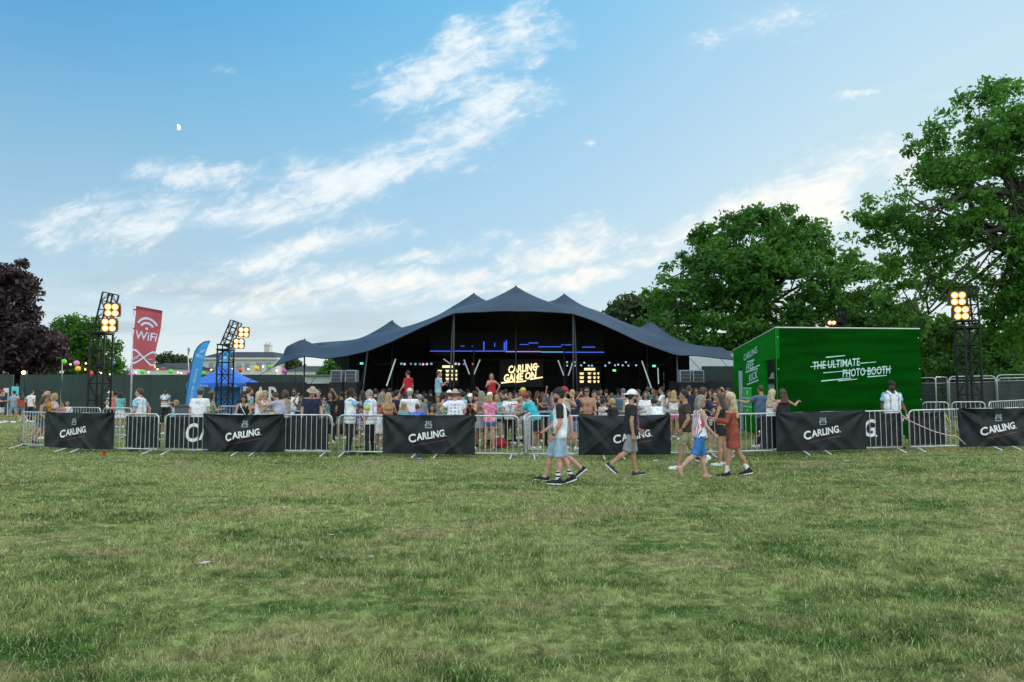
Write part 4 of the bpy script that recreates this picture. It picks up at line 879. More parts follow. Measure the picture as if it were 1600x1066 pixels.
# ---------------------------------------------------------------- flags
def sheet(corners, n=24, m=30, wave=.05, seed=0):   # bilinear cloth patch, corners: top-left, top-right, bottom-right, bottom-left
    a, b, c, d = [Vector(q) for q in corners]
    def W(u, v, off=0.0):                            # u right, v down
        p = a.lerp(b, u).lerp(d.lerp(c, u), v); return p+Vector((0, -1, 0))*(wave*math.sin(u*4.2+v*3.1+seed)*u+wave*.4*math.sin(v*9+u*2+seed)*u+off)
    V = [W(i/n, j/m) for j in range(m+1) for i in range(n+1)]; F = [(j*(n+1)+i, (j+1)*(n+1)+i, (j+1)*(n+1)+i+1, j*(n+1)+i+1) for j in range(m) for i in range(n)]; return W, V, F
def build_flags():
    Y = 25.5; base = GX(204.5, Y); r = empty('wifi_flag', base); tag(r, 'tall red flag lettered WiFi on a thin pole at the left', 'flag'); o = r.location
    red = M('flag_red', (.44, .085, .11), .6, .14, 1.5, .08, trans=.3); dred = M('flag_dark_red', (.24, .015, .045), .6, .1, 3); lt = M('flag_pale_blue_print', (.60, .66, .85), .6, .05, 3)
    top = P(209, 475, Y)-o; MB().tube([(0, 0, 0), (top.x*.55, 0, top.z*.5), top], [.035, .03, .02], 8).build('flag_pole', METAL, r, smooth=True)
    W, V, F = sheet([P(213, 478, Y)-o, P(253, 485.5, Y)-o, P(239.5, 579.5, Y)-o, P(203.5, 576, Y)-o], 26, 40, .07)
    np_mesh('flag_cloth', V, F, red, r, smooth=True)
    def put(VV, FF, mt, nm, off=.012): MB().raw([W(min(1, max(0, v[0])), v[1], off) for v in VV], [tuple(reversed(f)) for f in FF]).build(nm, mt, r)
    VV = []; FF = []
    def add(V_, F_):
        b = len(VV); VV.extend(V_); FF.extend([tuple(b+i for i in f) for f in F_])
    def arc(cx, cy, rx, ry, a0, a1, w):
        n = 16; V_ = []; F_ = []
        for i in range(n+1):
            t = math.radians(a0+(a1-a0)*i/n); V_ += [(cx+(rx-w/2)*math.cos(t), cy-(ry-w*.22)*math.sin(t), 0), (cx+(rx+w/2)*math.cos(t), cy-(ry+w*.22)*math.sin(t), 0)]
            if i: F_.append((2*i-2, 2*i-1, 2*i+1, 2*i))
        add(V_, F_)
    arc(.5, .345, .40, .175, 28, 152, .085); arc(.5, .345, .245, .10, 28, 152, .085)
    V_ = [(.5+.05*math.cos(t*PI/5), .335+.022*math.sin(t*PI/5), 0) for t in range(10)]; add(V_, [tuple(reversed(range(10)))])
    T, FT = text_geo('WiFi', 1, .012, 0, 3); T = fit(T, .84, .135); add([(v[0]+.5, .455-v[1], 0) for v in T], FT)
    put(VV, FF, lt, 'wifi_lettering')
    inf = []                                        # infinity loop across the foot of the flag, cut by both edges
    for i in range(61):
        t = -1.12+2.24*i/60; inf.append((.5+.56*t+.08*math.sin(t*3), .805-.085*math.sin(t*2.65)*1.25))
    V1, F1 = stroke2([(.03+(x-.03)*1.0, y) for x, y in inf if -.02 < x < 1.02], .03); inf2 = [(x, 1.61-y) for x, y in inf if -.02 < x < 1.02]; V2, F2 = stroke2(inf2, .03)
    put(V1+V2, F1+[tuple(len(V1)+i for i in f) for f in F2], lt, 'loop_emblem')
    T, FT = text_geo('Virgin', 1, .02, .25, 2); T = rot2(fit(T, .36, .055), 18, 0, 0); q = [(v[0]+.22, .81-v[1], 0) for v in T]; T2, FT2 = text_geo('media', 1, .01, 0, 2); T2 = fit(T2, .22, .018); q2 = [(v[0]+.80, .815-v[1], 0) for v in T2]
    put(q+q2, FT+[tuple(len(q)+i for i in f) for f in FT2], lt, 'small_lettering')
    V_ = [(0, 0, 0), (1, 0, 0), (1, .045, 0), (0, .045, 0)]; st = MB()
    st.raw([W(i/20, j*.045, .010) for j in (0, 1) for i in range(21)], [(i, 21+i, 22+i, i+1) for i in range(20)]); st.build('top_hem', dred, r)
    for v in (.06, .36, .66, .97):
        p = W(0, v); t = p.z/top.z; MB().tube([p+Vector((.02, 0, 0)), Vector((top.x*t, 0, p.z))], .03, 5).build('sleeve_loop', dred, r)
    # two feather flags
    blue = M('feather_blue', (.05, .32, .74), .6, .12, 1.5, .05, trans=.25); pw = M('feather_pale_print', (.45, .62, .82), .6, .08, 3)
    def feather(dx, dy, Y, label, marks):
        base = GX(289+dx, Y); r = empty('feather_flag', base); tag(r, label, 'flag', 'blue feather flags'); o = r.location
        Lf = [(288.5, 640), (291, 622), (294.5, 600), (298, 580), (301, 563), (304.5, 549), (309, 541), (314, 536.5), (320, 533.5), (327.5, 533)]; Rt = [(306, 640), (308, 622), (311.5, 600), (315, 582), (318, 568), (321, 556), (323, 549), (325, 543), (326.5, 538), (328, 533.5)]
        n = 40; ts = np.linspace(0, 1, len(Lf)); tt = np.linspace(0, 1, n+1)
        l = np.stack([np.interp(tt, ts, [q[j] for q in Lf]) for j in (0, 1)], 1); rr = np.stack([np.interp(tt, ts, [q[j] for q in Rt]) for j in (0, 1)], 1)
        def W(u, v, off=0.0):
            i = min(n-1, int(v*n)); f = v*n-i; L_ = l[i]*(1-f)+l[i+1]*f; R_ = rr[i]*(1-f)+rr[i+1]*f; q = L_*(1-u)+R_*u
            return P(q[0]+dx, q[1]+dy, Y)-o+Vector((0, -.05*math.sin(u*4+v*6)-off, 0))
        V = [W(i/8, j/n) for j in range(n+1) for i in range(9)]; F = [(j*9+i, j*9+i+1, (j+1)*9+i+1, (j+1)*9+i) for j in range(n) for i in range(8)]
        np_mesh('flag_cloth', V, F, blue, r, smooth=True)
        MB().tube([(0, 0, 0)]+[W(0, j/20) for j in range(21)], .022, 6).build('flag_pole', M('feather_pole_blue', (.02, .06, .2), .5), r, smooth=True)
        MB().lathe((0, 0, 0), [(.2, 0), (.2, .03), (.05, .05)], 10).build('pole_base', BLACKM, r)
        if marks:
            m = MB(); put = lambda V_, F_: m.raw([W(v[0], v[1], .012) for v in V_], F_)
            for (x0, y0, x1, y1, w) in ((.38, .64, .5, .585, .03), (.5, .585, .86, .69, .03)): V_, F_ = quad2(x0, y0, x1, y1, w*1.2); put(V_, F_)
            T, FT = text_geo('dore', 1, .02, 0, 2); T = fit(T, .68, .055); put([(v[0]+.5, v[1]+.525, 0) for v in T], FT)
            T, FT = text_geo('dore dore', 1, .01, 0, 2); T = rot2(fit(T, 1.0, .22), 90); put([(v[0]*1.1+.45, v[1]*.30+.22, 0) for v in T], FT)
            m.build('pale_lettering', pw, r)
    feather(0, 0, 30, 'tall blue feather flag with a white tick, left of the blue gazebo', True)
    feather(36, 10, 41, 'blue feather flag half hidden behind the second lamp tower', True)
    fo = GX(296, 95); r = empty('small_flag', fo); tag(r, 'small grey flag on a far pole over the roofs', 'flag'); k = 95/FPX
    MB().tube([(0, 0, 0), P(293, 541, 95)-fo], .05, 5).build('flag_pole', METAL, r); W, V, F = sheet([P(293, 542, 95)-fo, P(296, 545, 95)-fo, P(295, 556, 95)-fo, P(292.6, 555, 95)-fo], 6, 8, .1); np_mesh('flag_cloth', V, F, M('flag_slate', (.12, .2, .26), .6), r, smooth=True)
build_flags()

# ---------------------------------------------------------------- blue gazebo
def build_gazebo():
    Y = 37.5; c = GX(351, Y); r = empty('gazebo', c); tag(r, 'blue pop-up gazebo with white lettering on its valance', 'gazebo'); o = r.location
    blue = M('gazebo_blue', (.012, .14, .62), .6, .12, 1.2, .06); h = P(351, 599, Y-1.4).z-o.z; ap = P(351, 571, Y).z-o.z; w = 1.46
    V = [(-w, -w, h), (w, -w, h), (w, w, h), (-w, w, h), (0, 0, ap)]+[(x*.5, y*.5, h+(ap-h)*.42) for x, y in ((-w, -w), (w, -w), (w, w), (-w, w))]
    F = []
    for i in range(4): j = (i+1) % 4; F += [(i, j, 5+j, 5+i), (5+i, 5+j, 4)]
    MB().raw(V, F).build('roof', blue, r)
    for i in range(4):
        a, b = Vector(V[i]), Vector(V[(i+1) % 4]); MB().raw([a, b, b-Vector((0, 0, .22)), a-Vector((0, 0, .22))], [(0, 3, 2, 1)]).build('valance', blue, r)
    for sx in (-1, 1):
        for sy in (-1, 1): MB().tube([(sx*(w-.04), sy*(w-.04), 0), (sx*(w-.04), sy*(w-.04), h)], .025, 4).build('leg', METAL, r)
    MB().box((-.3, w-.06, 1.0), (1.9, .02, 1.7)).build('back_panel', M('gazebo_panel_blue', (.03, .25, .65), .6), r)
    pw = M('feather_pale_print', (.45, .62, .82)); L = MB(); mp = frame((0, -w, h-.11), (1, 0, 0), (0, 0, 1))
    for x in (-.55, .95): T, FT = text_geo('dore', 1, .01, 0, 2); L.raw(mp([(v[0]+x, v[1], 0) for v in fit(T, .5, .14)], .012), FT)
    L.build('valance_lettering', pw, r)
build_gazebo()

# ---------------------------------------------------------------- hoardings, cabins, house
def wallbox(name, label, cat, p0, p1, h, t, mat, group=None, posts=0, pname='panel'):
    a, b = Vector(p0), Vector(p1); r = empty(name, (a+b)/2); tag(r, label, cat, group); o = r.location; d = (b-a).normalized(); n = Vector((d.y, -d.x, 0)).normalized()
    k = max(1, posts)
    for i in range(k):
        q0, q1 = a.lerp(b, i/k)-o+d*(.006 if i else 0), a.lerp(b, (i+1)/k)-o-d*(.006 if i < k-1 else 0); q0.z = q1.z = -.05
        V = [q0, q1, q1+n*-t, q0+n*-t]; V += [v+Vector((0, 0, h+.05)) for v in V]
        MB().raw(V, [(3, 2, 1, 0), (4, 5, 6, 7), (0, 1, 5, 4), (1, 2, 6, 5), (2, 3, 7, 6), (3, 0, 4, 7)]).build(pname, mat, r)
    return r
def build_walls():
    hg = M('hoarding_green', (.016, .040, .036), .7, .18, .6, .04); Y = 46
    wallbox('hoarding', 'long dark green hoarding running from the copper beech to the tent', 'hoarding', GX(29, Y), GX(600, Y), 2.72, .08, hg, posts=14)
    wallbox('hoarding', 'short dark green hoarding left of the copper beech trunk', 'hoarding', GX(-120, Y+.6), GX(18, Y+.6), 2.75, .08, hg, posts=4)
    wallbox('hoarding', 'dark green hoarding under the white cabin right of the tent', 'hoarding', GX(1098, 41), GX(1190, 41), 2.95, .08, hg, posts=2)
    blk = M('black_hoarding', (.016, .017, .019), .7, .25, .7, .05)
    r = wallbox('bar_hoarding', 'black hoarding with big white letters BAR behind the left crowd', 'hoarding', GX(384, 36), GX(478, 36), 2.12, .06, blk); o = r.location
    k = 36/FPX; L = MB(); mp = frame((0, -.0, 0), (1, 0, 0), (0, 0, 1))
    cw = M('white_letter', (.62, .66, .68), .6, .05)
    for ch, px in (('B', 388), ('A', 407), ('R', 428)):
        V, F = text_geo(ch, 1, .02, 0, 3); c = P(px, 618, 36)-o; L.raw(mp([(v[0]+c.x, v[1]+c.z, 0) for v in fit(V, 17*k, 27*k)], .015), F)
    L.build('lettering', cw, r)
    wallbox('black_screen', 'black screen behind the left loudspeakers', 'screen', GX(478, 35.5), GX(560, 35.5), 2.05, .06, blk); wallbox('black_screen', 'black screen below the right loudspeakers beside the booth', 'screen', GX(1046, 34.5), GX(1146, 34.5), 2.05, .06, blk)
    pale = M('cabin_pale_green', (.42, .47, .43), .7, .1, 1.0); dk = M('cabin_dark_glass', (.03, .04, .045), .3, .1, 2)
    def cabin(p0, p1, h, dep, label, mat, wins, rh=.12):
        a, b = Vector(p0), Vector(p1); r = empty('site_cabin', (a+b)/2); tag(r, label, 'cabin'); w = (b-a).length
        MB().box((0, dep/2, h/2), (w, dep, h)).build('wall', mat, r); MB().box((0, dep/2, h+rh/2), (w+.2, dep+.2, rh)).build('roof', M('cabin_roof_grey', (.13, .15, .15), .7), r)
        for x, z, ww, hh in wins:
            f = MB().box((x, -.02, z), (ww+.12, .05, hh+.12)).build('window', M('cabin_frame', (.5, .52, .52), .6), r); MB().box((x, -.05, z), (ww, .03, hh)).build('pane', dk, f)
    cabin(GX(474, 43.4), GX(560, 43.4), 2.55, 2.2, 'pale green site cabin behind the left loudspeakers', pale, [(-1.1, 1.6, .9, 1.0), (.45, 1.35, .5, 2.0), (1.2, 1.6, .7, .9)])
    cabin(GX(1066, 44), GX(1178, 44), 3.9, 2.4, 'white cabin or marquee wall right of the tent', M('cabin_white', (.60, .66, .68), .6, .06, 1), [(-1.6, 1.4, .7, .9)])
    cabin(GX(1025, 42), GX(1062, 42), 2.3, 2, 'small white kiosk seen under the right of the tent', M('cabin_white'), [(0, 1.5, .8, .6)]) if False else None
    # door frame stand and the cyan notice boards by the far hoarding gap
    for px, lab, c, w, h in ((8, 'white notice sheet on the hoarding behind the person in the red cap', (.6, .62, .66), 8, 7), (22, 'cyan notice board in the hoarding gap', (.10, .55, .60), 11, 12)):
        q = P(px, 610, 45); b = GX(px, 45); r = empty('notice_board', b); tag(r, lab, 'notice board'); k = 45/FPX; MB().box((0, 0, q.z-b.z), (w*k, .04, h*k)).build('board', M('notice_'+lab.split()[0], c, .6, .15, 6), r)
        for s in (-1, 1): MB().box((s*w*k*.4, .03, (q.z-b.z)/2), (.05, .05, q.z-b.z)).build('post', METAL, r)
    # far house
    Y = 112; k = Y/FPX; c = GX(378, Y); r = empty('country_house', c); tag(r, 'large pale house with slate roof and chimneys beyond the hoarding', 'house'); o = r.location
    wall = M('house_stucco', (.50, .52, .48), .8, .06, .5); slate = M('slate_roof', (.022, .027, .038), .7, .18, .8); z = lambda py: P(378, py, Y).z-o.z; x = lambda px: (P(px, 570, Y).x-o.x)
    w0, w1 = x(316), x(432); MB().box(((w0+w1)/2, 6, z(562)/2), (w1-w0, 12, z(562))).build('wall', wall, r); MB().box(((w0+w1)/2, 5.9, z(562)+.15), (w1-w0+.6, 12.8, .3)).build('cornice', wall, r)
    zt, zb = z(548.5), z(562)+.3; V = [(w0-.3, -.4, zb), (w1+.3, -.4, zb), (w1+.3, 12.4, zb), (w0-.3, 12.4, zb), (x(333), 3.2, zt), (x(415), 3.2, zt), (x(415), 8.8, zt), (x(333), 8.8, zt)]
    rf = MB().raw(V, [(0, 1, 5, 4), (1, 2, 6, 5), (2, 3, 7, 6), (3, 0, 4, 7), (4, 5, 6, 7)]).build('roof', slate, r)
    for px, y0, yb in ((398, 536, 556), (435, 545, 575)):
        ch = MB(); ch.box((x(px), 6, (z(y0)+z(yb))/2), (.9, 1.4, z(y0)-z(yb))); ch.box((x(px), 6, z(y0)), (1.1, 1.6, .22)); 
        for s in (-.28, .28): ch.lathe((x(px)+s, 6, z(y0)), [(.16, 0), (.13, .5)], 8)
        ch.build('chimney', M('chimney_render', (.5, .5, .47), .8), rf)
    for px in (330, 344, 358, 372, 386, 405, 420):
        f = MB().box((x(px), -.03, z(573)), (.95, .1, 1.5)).build('window', wall, r); MB().box((x(px), -.09, z(573)), (.75, .04, 1.3)).build('pane', M('house_pane', (.22, .26, .28), .2, .1, 2), f)
    for (p0, p1, pr0, pr1, yt, ye, Yw, lab) in ((222, 297, 240, 280, 566, 577, 104, 'low pale house wing with slate roof left of the tall blue flag'), (448, 506, 462, 490, 571, 580, 104, 'low slate roofed building behind the tent corner pole')):
        c = GX((p0+p1)/2, Yw); r = empty('low_house', c); tag(r, lab, 'house'); o = r.location; z = lambda py: P(p0, py, Yw).z-o.z; x = lambda px: P(px, 575, Yw).x-o.x
        MB().box(((x(p0)+x(p1))/2, 4, z(ye)/2), (x(p1)-x(p0), 8, z(ye))).build('wall', wall, r); V = [(x(p0)-.3, -.3, z(ye)), (x(p1)+.3, -.3, z(ye)), (x(p1)+.3, 8.3, z(ye)), (x(p0)-.3, 8.3, z(ye)), (x(pr0), 3.4, z(yt)), (x(pr1), 3.4, z(yt)), (x(pr1), 4.6, z(yt)), (x(pr0), 4.6, z(yt))]
        MB().raw(V, [(0, 1, 5, 4), (1, 2, 6, 5), (2, 3, 7, 6), (3, 0, 4, 7), (4, 5, 6, 7), (3, 2, 1, 0)]).build('roof', slate, r)
        for q in (.25, .5, .75): f = MB().box((x(p0)+(x(p1)-x(p0))*q, -.03, z(ye)*.6), (.9, .1, 1.3)).build('window', wall, r); MB().box((x(p0)+(x(p1)-x(p0))*q, -.09, z(ye)*.6), (.7, .04, 1.1)).build('pane', M('house_pane', (.22, .26, .28)), f)
build_walls()

# ---------------------------------------------------------------- lantern string
def build_lanterns():
    col = {'green': (.12, .62, .03), 'pink': (.72, .20, .52), 'yellow': (.80, .55, .03), 'red': (.72, .04, .04), 'blue': (.04, .26, .66), 'magenta': (.66, .06, .42)}
    Y = 45; st = empty('string_lights', P(130, 560, Y)); tag(st, 'sagging cable of small warm bulbs above the hoarding at the left', 'string lights'); o = st.location
    items = [(100, 565, 'green', 4.2, 'green paper lantern nearest the copper beech'), (119.5, 567.5, 'pink', 4.6, 'lilac pink paper lantern above the yellow one'), (121.5, 576, 'yellow', 4.6, 'yellow paper lantern before the bright green tree'), (141, 583.5, 'red', 4.4, 'red paper lantern left of the first lamp tower'), (177.5, 567, 'blue', 3.2, 'blue paper lantern right of the first lamp tower'),
             (204, 584.5, 'magenta', 3.6, 'magenta paper lantern behind the red flag pole'), (222, 581, 'green', 4.2, 'green paper lantern just below the red flag'), (240, 574, 'yellow', 3.6, 'yellow paper lantern at the lower corner of the red flag'), (254.5, 576, 'red', 2.8, 'small red paper lantern before the low house roof'), (266.5, 580.5, 'green', 4.2, 'green paper lantern midway between the red and the blue flag'),
             (294, 583, 'magenta', 3.2, 'magenta paper lantern touching the tall blue flag'), (317.5, 583, 'green', 3.4, 'green paper lantern right of the tall blue flag'), (375.5, 579, 'red', 3.8, 'red paper lantern before the white house wall'), (400.5, 575.5, 'yellow', 4.6, 'yellow paper lantern under the house chimney'), (421.5, 573, 'green', 3.4, 'green paper lantern at the tent corner'), (443.5, 580, 'magenta', 4.2, 'magenta pink paper lantern under the tent edge')]
    c = MB(); pts = [P(95, 558, Y)]+[P(q[0], q[1]-5.5-1.2*(i % 2), Y) for i, q in enumerate(items)]+[P(462, 577, Y)]; c.tube([p-o for p in pts], .012, 4); c.build('cable', BLACKM, st)
    for px, py in ((96, 560), (462, 580)): b = GX(px, Y); p = P(px, py-4, Y); MB().tube([b-o, p-o], .02, 6).build('pole', BLACKM, st)
    bulb = M('warm_bulb', (1, .7, .35), .4, .05, 3, emit=2.2, ecol=(1, .66, .28))
    for px, py in ((110, 569.5), (134, 568), (133, 577.5), (154, 581), (158, 583), (172, 585), (212, 582), (232, 582), (246, 577), (278, 582), (283, 583), (300, 581), (330, 578), (344, 576), (362, 577), (388, 577), (411, 573), (432, 579)): MB().ball(P(px, py, Y)-o, .05, 0, 8, 5).build('bulb', bulb, st, smooth=True)
    for px, py, cn, r, lab in items:
        k = Y/FPX; p = P(px, py, Y); R = r*k*.86; t = empty('paper_lantern', p); tag(t, lab, 'lantern', 'paper lanterns over the hoarding'); mb = MB(); prof = [(R*.3, -R)]+[(R*math.cos(a)*(1+.025*(i % 2)), R*math.sin(a)) for i, a in enumerate(np.linspace(-1.25, 1.25, 13))]+[(R*.3, R)]
        mb.lathe((0, 0, 0), prof, 14); mb.build('shade', M('paper_'+cn, col[cn], .7, .1, 4, emit=.03, ecol=col[cn]), t, smooth=True); MB().tube([(0, 0, R), (0, 0, R+.3)], .008, 4).build('hanger', BLACKM, t)
    q = P(38.5, 582.5, 44); b = GX(38.5, 44); r = empty('work_lamp', b); tag(r, 'small bright work lamp on the hoarding near the copper beech trunk', 'lamp'); MB().tube([(0, 0, 0), q-b], .03, 6).build('post', BLACKM, r); MB().ball(q-b+Vector((0, -.1, 0)), .11, 0, 10, 7).build('lit_lens', M('work_lens', (1, .8, .5), .4, .05, 3, emit=6, ecol=(1, .72, .38)), r); MB().box(q-b, (.3, .14, .26)).build('housing', BLACKM, r)
    q = P(96, 586, 45.5); r = empty('white_pole', GX(95, 45.2)); tag(r, 'thin white mast rising behind the hoarding beside the green lantern', 'mast'); MB().tube([(0, 0, 0), P(97, 562, 45.2)-GX(95, 45.2)], .025, 6).build('mast_pole', M('white_metal', (.6, .62, .62), .5), r); MB().ball(P(96, 582, 45.2)-GX(95, 45.2), .13, 0, 8, 6).build('mast_box', M('white_metal'), r)
build_lanterns()

# ---------------------------------------------------------------- loudspeakers, tables, mesh fence, rope, litter
def speaker(px, Y, label, stack):
    b = GX(px, Y); r = empty('loudspeaker', b); tag(r, label, 'loudspeaker', 'loudspeaker stacks'); gr = M('speaker_edge', (.30, .36, .40), .6, .2, 30); k = Y/FPX; z0 = P(px, 597, Y).z-b.z; w, h = 17*k, 18.5*k
    sub = MB(); sub.bbox((0, .1, z0/4), (w*1.35, .7, z0/2-.01), .03); sub.bbox((0, .1, z0*.75), (w*1.25, .65, z0/2-.01), .03); sub.build('bass_cabinet', BLACKM, r)
    MB().bbox((0, .1, z0+h/2), (w, .5, h), .03).build('top_cabinet', M('speaker_face_grey', (.17, .21, .24), .6, .15, 20), r)
    g = MB()
    for (zz, hh) in ((.79, .24), (.50, .18), (.2, .26)): g.box((0, -.165, z0+h*zz), (w*.84, .03, h*hh))
    g.build('grille', M('speaker_grille_dark', (.035, .042, .048), .6), r); e = MB()
    for s in (-1, 1): e.box((s*w*.46, -.165, z0+h/2), (w*.05, .04, h*.96))
    e.build('edge_strip', gr, r)
speaker(526, 27, 'left loudspeaker of the pair by the left tent poles', 0); speaker(548.5, 27, 'right loudspeaker of the pair by the left tent poles', 0); speaker(1070.5, 28, 'left loudspeaker of the pair right of the tent', 0); speaker(1091, 28, 'right loudspeaker of the pair right of the tent, nearer the booth', 0)
def high_table(px, Y, label, L=1.7, h=1.06):
    r = empty('high_table', GX(px, Y)); tag(r, label, 'table', 'high drinks tables'); MB().bbox((0, 0, h), (L, .62, .05), .02).build('table_top', M('table_grey_green', (.20, .27, .26), .5, .12, 3), r)
    for s in (-1, 1):
        mb = MB(); mb.box((s*L*.38, 0, h/2), (.08, .08, h-.05)); mb.box((s*L*.38, 0, .03), (.08, .6, .06)); mb.build('leg', BLACKM, r)
    MB().box((0, 0, .22), (L*.76, .06, .06)).build('stretcher', BLACKM, r)
high_table(795, 20.8, 'high grey-green table before the person with the lanyard', 1.9); high_table(432, 22.5, 'high table behind the second banner, crowded with drinks'); high_table(885, 21.6, 'high table left of the shirtless man in sunglasses'); high_table(1010, 21.5, 'high table behind the man in the white cap')
def picnic(px, Y, label):
    r = empty('picnic_table', GX(px, Y)); tag(r, label, 'picnic table', 'picnic tables under the tent'); wd = M('table_wood', (.16, .105, .06), .7, .25, 5)
    MB().bbox((0, 0, .72), (1.7, .75, .05), .015).build('table_top', wd, r)
    for s in (-1, 1):
        MB().bbox((0, s*.65, .44), (1.7, .28, .045), .015).build('bench', wd, r); mb = MB(); mb.box((s*.6, 0, .40), (.06, 1.35, .06)); mb.bar((s*.6, -.2, .69), (s*.6, -.6, 0), .045); mb.bar((s*.6, .2, .69), (s*.6, .6, 0), .045); mb.build('leg_frame', wd, r)
picnic(638, 28, 'picnic table the man in the red tee stands on'); picnic(684, 28.5, 'picnic table the man in the light blue shirt stands on'); picnic(768, 29, 'picnic table the woman in the red top stands on')
def mesh_fence():
    mm = bpy.data.materials.new('fence_mesh'); mm.use_nodes = True
    scr = M('dark_fence_scrim', (.035, .045, .045), .8, .3, 1.5)
    def panel(x0, d0, x1, d1, h, label, scrim=True):
        a, b = GX(x0, d0), GX(x1, d1); r = empty('fence_panel', (a+b)/2); tag(r, label, 'fence', 'mesh fence panels at the right'); o = r.location; d = (b-a); L = d.length; d.normalize(); up = Vector((0, 0, 1)); a, b = a-o, b-o; n = Vector((d.y, -d.x, 0)); R = .18
        pts = [a, a+up*(h-R)]+[a+d*(R-R*math.cos(t))+up*(h-R+R*math.sin(t)) for t in (.4, .8, 1.2, 1.57)]+[b-d*(R-R*math.cos(t))+up*(h-R+R*math.sin(t)) for t in (1.57, 1.2, .8, .4)]+[b+up*(h-R), b]
        mb = MB(); mb.tube(pts, .026, 7); mb.tube([a+up*.15, b+up*.15], .02, 6); mb.tube([a+up*(h-.28), b+up*(h-.28)], .014, 6); mb.build('frame', METAL, r, smooth=True)
        mb = MB(); k = int(L/.26)
        for i in range(1, k): p = a.lerp(b, i/k); mb.bar(p+up*.15, p+up*(h-.02), .0045, 4)
        for j in range(1, 9): mb.bar(a+up*(.15+(h-.2)*j/9), b+up*(.15+(h-.2)*j/9), .004, 4)
        mb.build('wire_mesh', M('dark_wire', (.10, .12, .13), .6), r)
        if scrim: q = n*-.03; MB().raw([a+up*.2+q, b+up*.2+q, b+up*(h-.3)+q, a+up*(h-.3)+q], [(0, 1, 2, 3)]).build('scrim', scr, r)
        for p in (a, b): MB().bbox(p+up*.07, (.62, .24, .14), .03).build('fence_foot', M('rubber_block', (.05, .05, .05), .8), r)
    panel(1432, 37, 1464, 36, 2.0, 'mesh fence panel just right of the green booth'); panel(1464, 31, 1482, 34, 2.0, 'mesh fence panel turned end-on left of the right lamp tower', False); panel(1485, 32, 1558, 31.5, 2.02, 'mesh fence panel behind the right lamp tower'); panel(1560, 31.4, 1648, 31, 2.05, 'mesh fence panel at the far right edge'); panel(1484, 36, 1560, 36, 1.9, 'further mesh fence panel showing behind the right lamp tower'); panel(1562, 36, 1650, 36, 1.9, 'further mesh fence panel at the far right')
mesh_fence()
